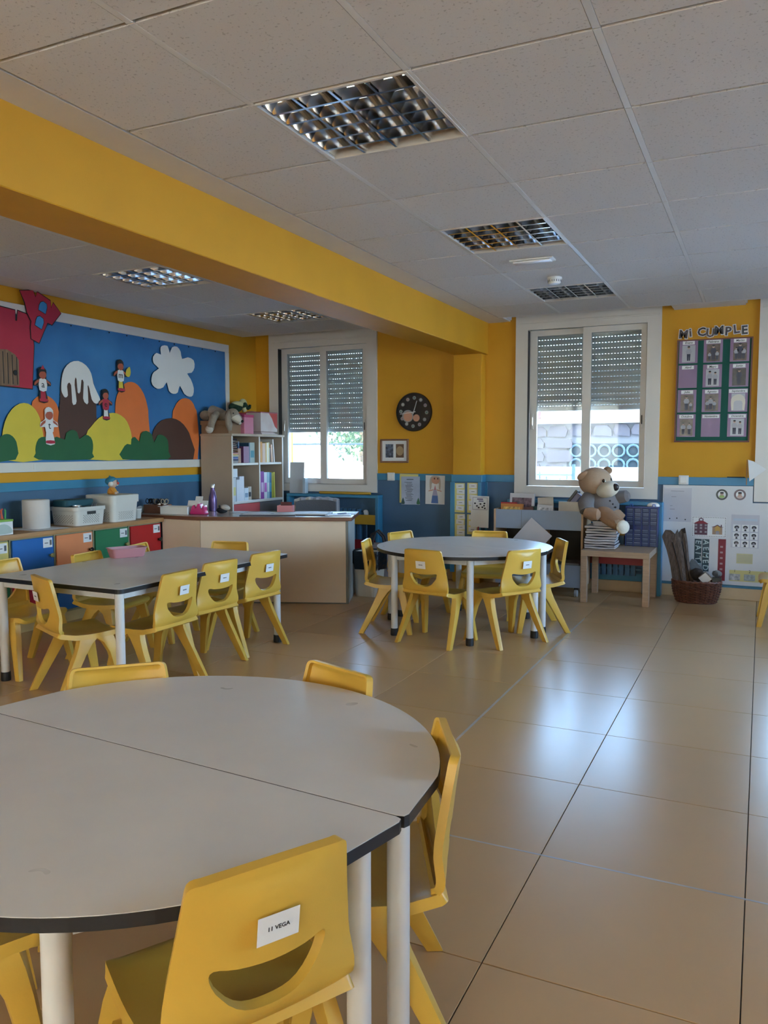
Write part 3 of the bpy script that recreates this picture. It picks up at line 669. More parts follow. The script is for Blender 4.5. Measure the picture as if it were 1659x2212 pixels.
lab_b = B(); lab_b.box(-0.037, 0.037, -0.0008, 0.0, -0.025, 0.025); lab_me = lab_b.mesh('name_label', paperm)
ink_b = B()
for _k in range(7): ink_b.box(-0.014+0.0042*_k, -0.0112+0.0042*_k, -0.0012, -0.0009, -0.003+0.001*(_k % 2), 0.003)
ink_me = ink_b.mesh('printed_name', inkm)
_used = [False]
def place_chair(mx, my, facing, label, group=None, tag=True, dz=0.0):
    """put a chair so that the middle of its back's top edge stands at (mx,my), facing the given direction (degrees)"""
    a = math.radians(facing-90); c, s = math.cos(a), math.sin(a); ox, oy = 0.0, -0.225
    loc = (mx-(c*ox-s*oy), my-(s*ox+c*oy), dz)
    o = chair if not _used[0] else copy_tree(CH0)
    if not _used[0]: _used[0] = True
    o.location = loc; o.rotation_euler = (0, 0, a); o['label'] = label
    if group: o['group'] = group
    elif 'group' in o: del o['group']
    if tag:
        n = Euler((math.radians(8), 0, 0))
        l = link('name_label', lab_me, o, label='white paper name label', loc=(0.0, -0.2145, 0.548), rot=n)
        link('printed_name', ink_me, l)
        return o, l
    return o, None
CH0 = copy_tree(chair); CH0_list = [CH0] + list(CH0.children)
GR = 'yellow chairs round the far round table'
place_chair(-2.008, 4.800, 80, 'yellow child chair with name label at far round table, beside the waste bin side')
place_chair(-1.362, 5.105, 148, 'yellow child chair at far round table with labelled back, beside the aisle')
place_chair(-1.268, 5.835, 207, 'yellow child chair at far round table, edge-on before the open shelf trolley', tag=False)
place_chair(-2.640, 5.190, 16, 'yellow child chair at far round table beside the waste bin', tag=False)
place_chair(-2.660, 5.870, -18, 'yellow child chair at far round table in front of the blue wainscot', tag=False)
place_chair(-1.985, 6.235, -80, 'yellow child chair at far round table in front of the column', tag=False)
place_chair(-2.795, 3.415, 180, 'yellow child chair with name label at long table, furthest from the desk of three')
place_chair(-2.845, 3.840, 174, 'yellow child chair with name label, middle of three along the long table')
place_chair(-2.832, 4.300, 174, 'yellow child chair with name label at long table, closest to the desk')
place_chair(-3.385, 2.925, 66, 'yellow child chair at the short end of the long table, set askew')
place_chair(-3.955, 3.800, 8, 'yellow child chair between long table and cupboards, in front of the orange door', tag=False)
place_chair(-3.985, 4.290, 14, 'yellow child chair between long table and cupboards, behind the pink tray', tag=False)
place_chair(-3.455, 4.745, -80, 'yellow child chair at the long table end facing away from the desk', tag=False)
place_chair(-4.155, 3.320, 2, 'yellow child chair between long table and cupboards, in front of the yellow door', tag=False)
place_chair(-1.785, 1.850, -46, 'yellow child chair pushed under near round table, its back towards the long table', tag=False)
place_chair(-1.120, 2.120, -110, 'yellow child chair at near round table, back tilted towards the far round table', tag=False)
place_chair(-0.600, 1.700, 208, 'yellow child chair beside the seam and twin legs of the near round table', tag=False)
_o, _l = place_chair(-0.661, 1.021, 150, 'large yellow child chair in the foreground with a printed name label on its back')
for c_ in list(_l.children): bpy.data.objects.remove(c_)
text_mesh('11 VEGA', 0.0105, Matrix(((1,0,0,0),(0,0,-1,-0.0010),(0,1,0,0.0),(0,0,0,1))), inkm, 'printed_name', _l, th=0.0002, bold=0.0002)
place_chair(-1.62, 0.86, 55, 'yellow child chair under the near round table beside its bare white leg', tag=False)
place_chair(0.405, 6.62, 180, 'yellow child chair standing by itself near the birthday board', tag=False)
for o in reversed(CH0_list): bpy.data.objects.remove(o)

# ------------------------------------------------------------------ tables
topm = mat('warm_white_laminate', (0.69, 0.67, 0.64), 0.30, var=0.04, vscale=4, rvar=0.06)
edgem = mat('black_edge_band', (0.010, 0.010, 0.012), 0.35)
legm = mat('white_powder_coat', (0.66, 0.65, 0.63), 0.35, var=0.03)
def table_leg(b_t, x, y, h, r=0.0235):
    b = B(); b.cyl((x, y, 0.051), (x, y, h), r, n=20); l = b.obj('leg', legm, b_t, smooth=True)
    b = B(); b.lathe([(r+0.003, 0.0005), (r+0.004, 0.012), (r+0.003, 0.0505)], 20, (x, y, 0)); b.obj('foot_cap', edgem, l, smooth=True)
TH = 0.60
def top_slab(t, poly):
    b = B(); b.prism(poly, TH-0.024, TH-0.0012); e = b.obj('edge_band', edgem, t)
    ins = []
    n = len(poly); cx = sum(p[0] for p in poly)/n; cy = sum(p[1] for p in poly)/n
    for i in range(n):
        p0 = Vector(poly[i-1]); p1 = Vector(poly[i]); p2 = Vector(poly[(i+1) % n]); d = (p2-p0).normalized(); q = Vector((-d.y, d.x)); q = q if q.dot(Vector((cx, cy))-p1) > 0 else -q
        ins.append(tuple(p1+q*0.0012))
    b = B(); b.prism(ins, TH-0.0012, TH); b.obj('table_top', topm, t)
def half_round(label, cx, cy, ang, R, group=None):
    """half disc: straight side along local x, bulging to local -y"""
    t = thing('half_round_table', label, 'table', (cx, cy, 0), math.radians(ang), group)
    pts = circle_poly(0, 0, R, R, 49, PI, 2*PI); pts = [(x, min(y, -0.0012)) for x, y in pts]
    pts = round_poly([pts[0]] + pts[2:-2] + [pts[-1]], [0.02]+[0.0001]*(len(pts)-6+1-0)+[0.02], 3) if False else pts
    a0 = [p for p in pts if p[0] > -R+0.004 and p[0] < R-0.004]
    poly = [(-R+0.022, -0.0012), (-R+0.008, -0.006), (-R+0.004, -0.02)] + a0[3:-3] + [(R-0.004, -0.02), (R-0.008, -0.006), (R-0.022, -0.0012)]
    top_slab(t, poly)
    RL = R-0.055
    for a in (187.5, 240, 300, 352.5): table_leg(t, RL*math.cos(math.radians(a)), RL*math.sin(math.radians(a)), TH-0.0245)
    P = [Vector((RL*math.cos(math.radians(a)), RL*math.sin(math.radians(a)))) for a in (187.5, 240, 300, 352.5)]
    for i in range(4):
        p, q = P[i], P[(i+1) % 4]; d = (q-p).normalized(); p = p+d*0.0245; q = q-d*0.0245; n = Vector((-d.y, d.x))*0.010
        b = B(); b.prism([tuple(p-n), tuple(q-n), tuple(q+n), tuple(p+n)], TH-0.062, TH-0.0245); b.obj('apron', legm, t)
    return t
half_round('white half-round table with black edge, foreground half with the twin legs', -1.238, 1.405, -4.6, 0.648)
half_round('white half-round table with black edge, further half of the near pair', -1.238, 1.405, 175.4, 0.648)
half_round('white half-round table, half nearest the aisle of the far pair', -1.96, 5.53, -6.4, 0.64)
half_round('white half-round table, half nearest the window wall of the far pair', -1.96, 5.53, 173.6, 0.64)
t = thing('long_table', 'long white table with black edge and pink tray on it', 'table', (0, 0, 0))
LT = [(-3.90, 3.06), (-2.905, 3.035), (-2.885, 4.60), (-3.82, 4.64)]
top_slab(t, round_poly(LT, 0.03, 4))
LL = [(-3.845, 3.115), (-2.965, 3.095), (-2.945, 4.54), (-3.765, 4.58)]
for x, y in LL: table_leg(t, x, y, TH-0.0245)
for i in range(4):
    p, q = Vector(LL[i]), Vector(LL[(i+1) % 4]); d = (q-p).normalized(); p = p+d*0.0245; q = q-d*0.0245; n = Vector((-d.y, d.x))*0.010
    b = B(); b.prism([tuple(p-n), tuple(q-n), tuple(q+n), tuple(p+n)], TH-0.062, TH-0.0245); b.obj('apron', legm, t)
# ------------------------------------------------------------------ display board on the left wall (outlines in metres: along the wall, height)
CUT = {
  'cloud': [(5.928,2.268),(6.008,2.277),(6.037,2.213),(6.069,2.27),(6.143,2.286),(6.194,2.243),(6.213,2.177),(6.3,2.202),(6.387,2.18),(6.396,2.11),(6.35,2.057),(6.284,2.044),(6.337,1.993),(6.379,1.911),(6.365,1.84),(6.31,1.822),(6.235,1.846),(6.173,1.918),(6.139,1.853),(6.076,1.836),(6.015,1.859),(5.987,1.938),(5.935,1.887),(5.855,1.868),(5.788,1.903),(5.78,1.962),(5.811,2.017),(5.881,2.057),(5.814,2.097),(5.806,2.155),(5.856,2.196),(5.915,2.186),(5.907,2.232)],
  'mount': [(4.708,1.394),(4.717,1.694),(4.735,1.867),(4.767,1.95),(4.829,2.008),(4.914,2.028),(4.998,2.001),(5.051,1.94),(5.08,1.846),(5.098,1.702),(5.097,1.593),(5.078,1.398)],
  'snow': [(4.731,1.786),(4.738,1.867),(4.767,1.95),(4.829,2.008),(4.914,2.03),(4.998,2.001),(5.051,1.94),(5.072,1.857),(5.11,1.788),(5.148,1.717),(5.098,1.692),(5.051,1.724),(5.026,1.818),(5.007,1.835),(5.01,1.698),(4.983,1.689),(4.956,1.73),(4.967,1.862),(4.942,1.877),(4.927,1.782),(4.9,1.774),(4.892,1.879),(4.878,1.89),(4.868,1.831),(4.884,1.703),(4.861,1.672),(4.839,1.689),(4.833,1.828),(4.805,1.844),(4.789,1.813),(4.795,1.744),(4.766,1.725),(4.742,1.753)],
  'or1': [(4.44,1.634),(4.466,1.691),(4.522,1.726),(4.599,1.727),(4.662,1.691),(4.696,1.635),(4.713,1.521),(4.715,1.382),(4.446,1.379)],
  'ye1': [(4.157,1.387),(4.19,1.516),(4.251,1.604),(4.324,1.653),(4.404,1.657),(4.469,1.614),(4.508,1.548),(4.525,1.47),(4.536,1.391),(4.529,1.229),(4.15,1.231)],
  'ye2': [(4.975,1.427),(5.026,1.494),(5.126,1.576),(5.236,1.617),(5.33,1.621),(5.425,1.58),(5.476,1.512),(5.508,1.403),(5.501,1.22),(4.967,1.226)],
  'or2': [(5.32,1.601),(5.33,1.727),(5.372,1.817),(5.445,1.885),(5.526,1.907),(5.608,1.884),(5.68,1.811),(5.723,1.709),(5.735,1.604),(5.71,1.313),(5.318,1.313)],
  'or3': [(6.064,1.609),(6.092,1.7),(6.168,1.779),(6.266,1.806),(6.353,1.782),(6.406,1.714),(6.437,1.63),(6.429,1.213),(6.066,1.217)],
  'br2': [(5.777,1.433),(5.823,1.514),(5.904,1.577),(6.048,1.606),(6.173,1.578),(6.267,1.511),(6.33,1.413),(6.357,1.212),(5.77,1.219)],
  'gr1': [(4.001,1.395),(4.074,1.412),(4.122,1.386),(4.173,1.419),(4.224,1.42),(4.267,1.388),(4.287,1.334),(4.267,1.233),(3.994,1.233)],
  'gr2': [(4.458,1.335),(4.487,1.391),(4.544,1.408),(4.606,1.39),(4.665,1.41),(4.744,1.388),(4.761,1.441),(4.823,1.468),(4.875,1.449),(4.896,1.393),(4.96,1.43),(5.022,1.409),(5.044,1.349),(5.033,1.276),(5.007,1.226),(4.481,1.23),(4.455,1.279)],
  'gr3': [(5.388,1.313),(5.443,1.358),(5.491,1.352),(5.499,1.403),(5.545,1.419),(5.599,1.378),(5.62,1.45),(5.687,1.478),(5.762,1.446),(5.789,1.373),(5.84,1.441),(5.91,1.442),(5.979,1.395),(5.986,1.286),(5.973,1.216),(5.385,1.223)],
  'castle': [(3.918,2.358),(4.045,2.356),(4.044,2.287),(4.06,2.287),(4.069,2.354),(4.19,2.351),(4.316,2.344),(4.315,2.269),(4.332,2.269),(4.342,2.345),(4.453,2.327),(4.463,2.252),(4.477,2.1),(4.449,1.773),(4.164,1.78),(3.891,1.786)],
  'tower': [(4.361,2.496),(4.481,2.519),(4.503,2.471),(4.521,2.513),(4.644,2.467),(4.649,2.412),(4.672,2.455),(4.744,2.387),(4.651,2.284),(4.609,2.295),(4.521,2.128),(4.452,2.152),(4.449,2.239),(4.458,2.284),(4.42,2.344),(4.403,2.417)],
  'tw1': [(4.527,2.382),(4.534,2.416),(4.548,2.44),(4.574,2.45),(4.604,2.436),(4.607,2.411),(4.591,2.359)],
  'tw2': [(4.488,2.261),(4.499,2.301),(4.513,2.325),(4.537,2.333),(4.568,2.316),(4.571,2.289),(4.548,2.236)],
  'door': [(4.014,1.811),(4.028,1.977),(4.102,2.026),(4.176,2.042),(4.233,2.046),(4.301,2.016),(4.332,1.976),(4.33,1.787),(4.164,1.778)],
}

def card(key, colour, layer, name, label, cat, group=None, smooth=2, edge=None, th=0.0022, parent=None):
    pts = CUT[key]
    cy = sum(p[0] for p in pts)/len(pts); cz = min(p[1] for p in pts)
    loc = [(p[0]-cy, p[1]-cz) for p in pts]
    poly = smooth_poly(loc, smooth) if smooth > 1 else loc
    poly = [(a, max(c, 1.2125-cz)) for a, c in poly]
    off = 0.0285+0.0026*layer
    b = B(); b.prism(poly, 0, th, Matrix(((0,0,1,0),(1,0,0,0),(0,1,0,0),(0,0,0,1))))
    o = b.obj(name, colour, parent, label=label, cat=cat, group=group, loc=(WALL_XL+off, cy, cz))
    return o
wfr = mat('cream_white_board_frame', (0.66, 0.64, 0.60), 0.5, var=0.03)
bluepap = mat('crinkled_blue_paper', (0.022, 0.135, 0.36), 0.42, var=0.25, vscale=2.2, bump=0.35, bscale=5, col2=(0.045, 0.20, 0.46))
t = thing('display_board', 'long white-framed display board covered in crinkled blue paper', 'board', (WALL_XL+0.0005, 3.2, 1.135))
b = B(); b.box(0, 0.022, 0.02, 3.75, 0.02, 1.25); b.obj('backing', bluepap, t)
def crink(u, v):
    y = 0.06+3.66*u; z = 0.075+1.115*v
    return (0.0225+0.0022*(math.sin(9*y+4*z)*math.sin(7*z-3*y)+1)+0.0012*math.sin(23*y+17*z), y, z)
b = B(); b.sheet(crink, 90, 30, 0.0006); b.obj('blue_paper', bluepap, t, smooth=True)
for (y0, y1, z0, z1) in ((0, 3.78, 0, 0.075), (0, 3.78, 1.185, 1.262), (0, 0.07, 0.0755, 1.1845), (3.72, 3.78, 0.0755, 1.1845)):
    b = B(); b.box(0, 0.034, y0, y1, z0, z1); b.obj('frame_rail', wfr, t, bevel=0.003)
for i in range(11):
    b = B(); b.ball((0.030, 1.45+0.21*i, 1.172), 0.006, 8, 6); b.obj('drawing_pin', black, t)
dense = 2
crim = mat('crimson_card', (0.42, 0.02, 0.05), 0.6, var=0.05); whc = mat('white_card', (0.70, 0.70, 0.70), 0.6, var=0.02); orc = mat('orange_card', (0.72, 0.17, 0.035), 0.6, var=0.04)
yec = mat('yellow_card', (0.66, 0.52, 0.05), 0.6, var=0.04); brc = mat('brown_card', (0.075, 0.03, 0.02), 0.6, var=0.06); grc = mat('green_card', (0.012, 0.105, 0.035), 0.6, var=0.06); bkc = mat('black_card', (0.012, 0.012, 0.014), 0.6)
blc = mat('sky_blue_card', (0.04, 0.25, 0.55), 0.6); woc = mat('wood_print_card', (0.20, 0.12, 0.07), 0.6, var=0.25, vscale=10, stretch=(1, 9, 0.6))
card('or1', orc, 2, 'paper_hill', 'orange paper hill half hidden behind the left yellow hill', 'paper cutout')
card('or2', orc, 2, 'paper_hill', 'tall orange paper hill under the paper child with a guitar-like toy', 'paper cutout')
card('or3', orc, 2, 'paper_hill', 'orange paper hill beside the bookcase, behind the brown hill', 'paper cutout')
card('mount', brc, 3, 'paper_mountain', 'tall dark brown paper mountain under the white snow cap', 'paper cutout')
card('snow', whc, 4, 'paper_snow_cap', 'white paper snow cap dripping down the brown mountain', 'paper cutout')
card('br2', brc, 3, 'paper_hill', 'round dark brown paper hill near the bookcase', 'paper cutout')
card('ye1', yec, 5, 'paper_hill', 'yellow paper hill below the red castle', 'paper cutout')
card('ye2', yec, 5, 'paper_hill', 'yellow paper hill between two green paper bushes', 'paper cutout')
card('gr1', grc, 6, 'paper_bush', 'green paper bush below the castle at the yellow hill', 'paper cutout')
card('gr2', grc, 6, 'paper_bush', 'wide green paper bush under the brown snowy mountain', 'paper cutout')
card('gr3', grc, 6, 'paper_bush', 'green paper bush in front of the tall orange hill', 'paper cutout')
card('cloud', whc, 5, 'paper_cloud', 'puffy white paper cloud on the blue board', 'paper cutout')
def grown(key, d):
    pts = CUT[key]; cy = sum(p[0] for p in pts)/len(pts); cz = sum(p[1] for p in pts)/len(pts); n = len(pts); ar = sum(pts[i][0]*pts[(i+1) % n][1]-pts[(i+1) % n][0]*pts[i][1] for i in range(n)); s = 1 if ar < 0 else -1; r = []
    for i in range(n):
        e = (Vector(pts[(i+1) % n])-Vector(pts[i-1])).normalized(); r.append(tuple(Vector(pts[i])+Vector((-e.y, e.x))*s*d))
    return r
t = thing('paper_castle', 'crimson paper castle with arched plank door', 'paper cutout', (WALL_XL, 0, 0))
CM = lambda x: Matrix(((0,0,1,x),(1,0,0,0),(0,1,0,0),(0,0,0,1)))
b = B(); b.prism(grown('castle', 0.009), 0.0365, 0.0376, CM(0)); b.obj('black_outline', bkc, t)
b = B(); b.prism(CUT['castle'], 0.0377, 0.040, CM(0)); b.obj('castle_wall', crim, t)
b = B(); b.prism(CUT['door'], 0.0401, 0.042, CM(0)); d_ = b.obj('door', woc, t)
for i in range(8):
    y = 4.03+0.04*i; b = B(); b.box(0.0421, 0.0428, y, y+0.007, 1.795, 2.0+0.03*math.sin(PI*i/7)); b.obj('plank_line', bkc, d_)
b = B(); b.ball((0.047, 4.295, 1.881), (0.006, 0.02, 0.02), 12, 8); b.obj('door_knob', bkc, d_)
t = thing('paper_tower', 'crimson paper tower with two blue windows leaning over the frame', 'paper cutout', (WALL_XL, 0, 0))
b = B(); b.prism(grown('tower', 0.008), 0.0432, 0.0445, CM(0)); b.obj('black_outline', bkc, t)
b = B(); b.prism(CUT['tower'], 0.0446, 0.047, CM(0)); b.obj('tower_wall', crim, t)
for k_ in ('tw1', 'tw2'):
    b = B(); b.prism(grown(k_, 0.005), 0.0471, 0.0475, CM(0)); w_ = b.obj('window', bkc, t); b = B(); b.prism(CUT[k_], 0.0476, 0.0485, CM(0)); b.obj('pane', blc, w_)
# generic paper children
skinc = mat('terracotta_card', (0.40, 0.09, 0.05), 0.6); lam = mat('glossy_laminate', (0.75, 0.76, 0.78), 0.06, var=0.02)
def paper_child(y, z, h, label, letter, hair, shirt, legs, arms=1, extra=None):
    t = thing('paper_figure', label, 'paper cutout', (WALL_XL+0.0485, y, z))
    def p(name, pts, c, l, sm=2):
        b = B(); b.prism(smooth_poly(pts, sm) if sm > 1 else pts, 0.0009*l, 0.0009*l+0.0008, CM(0)); return b.obj(name, c, t)
    k = h/0.27; q = lambda pts: [(a*k, c*k) for a, c in pts]
    p('dark_border', q([(-0.034, 0.0), (0.048, 0.0), (0.03, 0.085), (0.042, 0.125), (0.08, 0.128), (0.078, 0.16), (0.038, 0.182), (0.04, 0.25), (0, 0.274), (-0.04, 0.25), (-0.038, 0.182), (-0.078, 0.158), (-0.082, 0.122), (-0.042, 0.125), (-0.03, 0.085)]), lam if letter == 't' else bkc, 0)
    p('legs', q([(-0.025, 0.012), (0.03, 0.012), (0.02, 0.1), (-0.02, 0.1)]), legs, 1, 1)
    p('shoes', q([(-0.03, 0.004), (0.045, 0.004), (0.04, 0.025), (-0.03, 0.025)]), crim, 2)
    p('arms', q([(-0.078, 0.125), (-0.03, 0.16), (0.03, 0.16), (0.078, 0.135), (0.07, 0.155), (0.03, 0.178), (-0.03, 0.178), (-0.075, 0.15)]), skinc, 2)
    s = p('shirt', q([(-0.035, 0.09), (0.035, 0.09), (0.032, 0.178), (-0.032, 0.178)]), shirt, 3)
    hd = p('head', q([(-0.03, 0.195), (0, 0.178), (0.03, 0.195), (0.032, 0.225), (0, 0.25), (-0.032, 0.225)]), skinc, 4)
    p('hair', q([(-0.036, 0.215), (-0.02, 0.235), (0.025, 0.238), (0.036, 0.22), (0.034, 0.25), (0, 0.268), (-0.036, 0.25)]), hair, 5)
    text_mesh(letter, 0.075*k, Matrix(((0,0,1,0.0046),(1,0,0,0),(0,1,0,0.135*k),(0,0,0,1))), bkc, 'letter', t)
    if extra: extra(p, q)
    return t
paper_child(4.54, 1.678, 0.265, 'small paper figure with pointed hat and letter a, on orange hill', 'a', bkc, whc, crim, extra=lambda p, q: p('pointed_hat', q([(-0.02, 0.255), (0.02, 0.255), (0.004, 0.29)]), crim, 6, 1))
paper_child(5.38, 1.815, 0.27, 'small paper figure with black buns and letter m on white shirt', 'm', bkc, whc, yec, extra=lambda p, q: p('yellow_toy', q([(0.06, 0.14), (0.10, 0.13), (0.12, 0.17), (0.11, 0.22), (0.08, 0.2), (0.065, 0.18)]), yec, 6))
paper_child(5.195, 1.565, 0.255, 'small paper figure with raised arms and letter e', 'e', bkc, crim, whc)
paper_child(4.59, 1.352, 0.285, 'shiny laminated paper figure glaring in front of the green bush', 't', lam, lam, lam)
b = B(); b.box(0.0005, 0.004, -0.005, 0.005, 0, 0.04); b.obj('white_clip', white_pl, None, label='small white clip stuck on the lower frame of the display board', cat='clip', loc=(WALL_XL+0.0352, 4.445, 1.155))
# ------------------------------------------------------------------ cupboards along the left wall
sagem = mat('sage_carcass', (0.30, 0.29, 0.17), 0.5, var=0.05); plinm = mat('cream_plinth', (0.62, 0.50, 0.24), 0.5, var=0.05)
oakm = mat('oak_worktop', (0.36, 0.18, 0.065), 0.48, var=0.2, vscale=9, stretch=(8, 1, 8), col2=(0.46, 0.25, 0.10))
creamp = mat('cream_panel', (0.52, 0.42, 0.30), 0.4, var=0.03)
DOORC = {'yellow': (0.66, 0.55, 0.16), 'blue': (0.012, 0.13, 0.42), 'orange': (0.72, 0.25, 0.10), 'green': (0.015, 0.17, 0.07), 'red': (0.46, 0.012, 0.014), 'crimson': (0.50, 0.02, 0.07)}
DM = {k: mat('door_'+k, v, 0.38, var=0.04) for k, v in DOORC.items()}
units = [(2.735, 3.105, 'blue', 'orange'), (3.115, 3.49, 'orange', 'green'), (3.50, 3.880, 'yellow', 'green'), (3.890, 4.270, 'blue', 'crimson'), (4.279, 4.652, 'orange', 'blue'), (4.662, 5.040, 'green', 'red'), (5.050, 5.435, 'red', 'yellow')]
knobd = mat('black_knob', (0.012, 0.012, 0.014), 0.25); knobl = mat('olive_knob', (0.30, 0.27, 0.10), 0.3)
tagm = mat('grey_photo_print', (0.10, 0.10, 0.11), 0.4)
XB, XF = WALL_XL+0.020, -4.7205
for i, (y0, y1, cu_, cl_) in enumerate(units):
    t = thing('cupboard', 'low cupboard with %s upper door and %s lower door' % (cu_, cl_), 'cupboard', (0, 0, 0), 0, None)
    b = B(); b.box(XB, XF, y0, y0+0.016, 0.085, 0.684); b.box(XB, XF, y1-0.016, y1, 0.085, 0.684); b.box(XB, XF, y0+0.0165, y1-0.0165, 0.085, 0.10); b.box(XB, XF, y0+0.0165, y1-0.0165, 0.375, 0.39); b.box(XB, XF, y0+0.0165, y1-0.0165, 0.668, 0.684); b.box(XB, XB+0.01, y0+0.0165, y1-0.0165, 0.1005, 0.3745); b.box(XB, XB+0.01, y0+0.0165, y1-0.0165, 0.3905, 0.6675)
    b.obj('carcass', sagem, t)
    b = B(); b.box(XB, XF-0.03, y0, y1, 0.0005, 0.0845); b.obj('plinth', plinm, t)
    for (z0, z1, c, up) in ((0.394, 0.672, cu_, True), (0.106, 0.372, cl_, False)):
        b = B(); b.box(XF+0.0005, XF+0.018, y0+0.012, y1-0.010, z0, z1); d = b.obj('door', DM[c], t, bevel=0.002)
        b = B(); b.lathe([(0.007, 0), (0.006, 0.012), (0.015, 0.02), (0.017, 0.028), (0.012, 0.036), (0, 0.038)], 16, M=T(XF+0.0182, y1-0.045, z0+0.142) @ Ry(PI/2)); b.obj('knob', knobl if (i % 2 and up) else knobd, d, smooth=True)
        if up:
            b = B(); b.box(XF+0.0182, XF+0.0188, y1-0.105, y1-0.022, z1-0.078, z1-0.008); l = b.obj('name_card', paperm, d)
            b = B(); b.box(XF+0.0189, XF+0.0193, y1-0.046, y1-0.028, z1-0.062, z1-0.024); b.obj('photo', tagm, l)
            b = B(); b.box(XF+0.0189, XF+0.0193, y1-0.092, y1-0.060, z1-0.047, z1-0.042); b.obj('printed_line', inkm, l)
b = B(); b.box(WALL_XL+0.020, -4.672, 2.72, 5.432, 0.6845, 0.720); b.obj('worktop', oakm, None, bevel=0.006, seg=2, label='long oak worktop over the row of coloured cupboards', cat='worktop')
CT = 0.7205
# things on the worktop
t = thing('paper_towel_roll', 'large white paper towel roll standing on a sheet of paper', 'paper roll', (-4.905, 4.29, CT+0.0012))
b = B(); b.lathe([(0.02, 0.0), (0.095, 0.0), (0.0965, 0.004), (0.0965, 0.209), (0.093, 0.213), (0.022, 0.213), (0.02, 0.209)], 40); b.obj('roll', mat('tissue_paper', (0.62, 0.58, 0.54), 0.85, var=0.03, bump=0.1, bscale=180), t, smooth=True, ang=50)
b = B(); b.lathe([(0.017, 0.001), (0.0195, 0.001), (0.0195, 0.212), (0.017, 0.212)], 20); b.obj('core', mat('grey_card_core', (0.25, 0.24, 0.23), 0.8), t, smooth=True)
b = B(); b.prism([(-0.13, -0.16), (0.16, -0.14), (0.20, 0.15), (-0.10, 0.16)], 0, 0.001); b.obj('paper_sheet', paperm, None, label='loose white paper sheet under the paper towel roll', cat='paper', loc=(-4.885, 4.27, CT))
def crate(x0, x1, y0, y1, h, label, lid=False, dark_handle=True):
    t = thing('storage_box', label, 'box', ((x0+x1)/2, (y0+y1)/2, CT)); w = (x1-x0)/2; d = (y1-y0)/2
    pl = mat('cream_white_plastic', (0.64, 0.63, 0.58), 0.4, var=0.02)
    def ring(s, z): return [Vector((x*s, y*s, z)) for x, y in round_poly([(-w, -d), (w, -d), (w, d), (-w, d)], 0.045, 4)]
    b = B(); hh = h-0.03 if lid else h
    b.loft([ring(0.90, 0.0), ring(0.90, 0.002), ring(0.985, hh-0.001), ring(1.0, hh), ring(1.0, hh+0.001) if lid else ring(1.0, hh+0.0008), ring(0.955, hh), ring(0.875, 0.006)], caps=True); b.obj('body', pl, t, smooth=True, ang=40)
    if not lid:
        b = B(); b.loft([ring(1.002, h-0.028), ring(1.012, h-0.026), ring(1.012, h+0.001), ring(1.002, h+0.002)], caps=False); b.obj('rim', pl, t, smooth=True, ang=40)
    holem = mat('pierced_hole', (0.20, 0.19, 0.17), 0.8)
    for side in (0, 1):
        for r in range(7):
            for c in range(15):
                if (r+c) % 2: continue
                u = (c-7)*0.011; z = 0.022+r*0.0095
                sc = 0.905+0.085*z/hh
                if side == 0: M_ = T(u*1.2, -d*sc-0.0002, z) @ Ry(PI/4)
                else: M_ = T(w*sc+0.0002, u, z) @ Rz(PI/2) @ Ry(PI/4)
                b = B() if not (r or c) else b
                b.box(-0.0028, 0.0028, -0.0006, 0.0006, -0.0028, 0.0028, M_)
        b.obj('pierced_pattern', holem, t, kind='stuff'); b = B()
    if dark_handle:
        b = B(); z = hh-0.045; sc = 0.905+0.085*z/hh; b.box(w*sc+0.0005, w*sc+0.002, -0.045, 0.045, z-0.012, z+0.012); b.obj('hand_hole', mat('hand_hole_shadow', (0.05, 0.05, 0.048), 0.8), t, bevel=0.004)
    if lid:
        b = B(); b.loft([ring(1.01, hh-0.03), ring(1.03, hh-0.03), ring(1.035, hh+0.028), ring(1.0, hh+0.033), ring(0.97, hh+0.031)], caps=True); b.obj('lid', pl, t, smooth=True, ang=40)
    return t
crate(-5.015, -4.725, 4.505, 4.825, 0.142, 'open white pierced basket holding a teal case and metal cup')
crate(-5.015, -4.712, 4.875, 5.185, 0.215, 'lidded white pierced storage box under the sitting doll', lid=True, dark_handle=False)
tealm = mat('teal_felt', (0.012, 0.075, 0.10), 0.7, var=0.1)
t = thing('teal_case', 'dark teal round-cornered case lying on the open white basket', 'case', (-4.915, 4.66, CT+0.1435))
b = B(); b.prism(round_poly([(-0.085, -0.15), (0.085, -0.15), (0.085, 0.15), (-0.085, 0.15)], 0.05, 5), 0, 0.052); b.obj('body', tealm, t, bevel=0.012, seg=3)
b = B(); b.box(-0.03, 0.03, -0.06, 0.06, 0.0525, 0.056); b.obj('slot', black, t)
t = thing('steel_cup', 'small shiny steel cup in the open white basket', 'cup', (-4.775, 4.565, CT+0.09))
b = B(); b.lathe([(0.0, 0), (0.028, 0), (0.034, 0.066), (0.032, 0.066), (0.027, 0.003), (0, 0.003)], 24); b.obj('body', handm, t, smooth=True)
for i, (dx, dy, a) in enumerate(((-0.004, 0.09, 0.3), (0.014, 0.115, 0.5), (-0.016, 0.13, 0.2))):
    b = B(); b.cyl((0, 0, 0), (0.02*math.cos(a), 0.035, 0.085), 0.0035, n=8); b.obj('pencil', mat('grey_pencil', (0.06, 0.06, 0.06), 0.5), None, label='grey pencil leaning in the open white basket', cat='pencil', group='pencils in the white basket', loc=(-4.79+dx, 4.60+dy, CT+0.085))
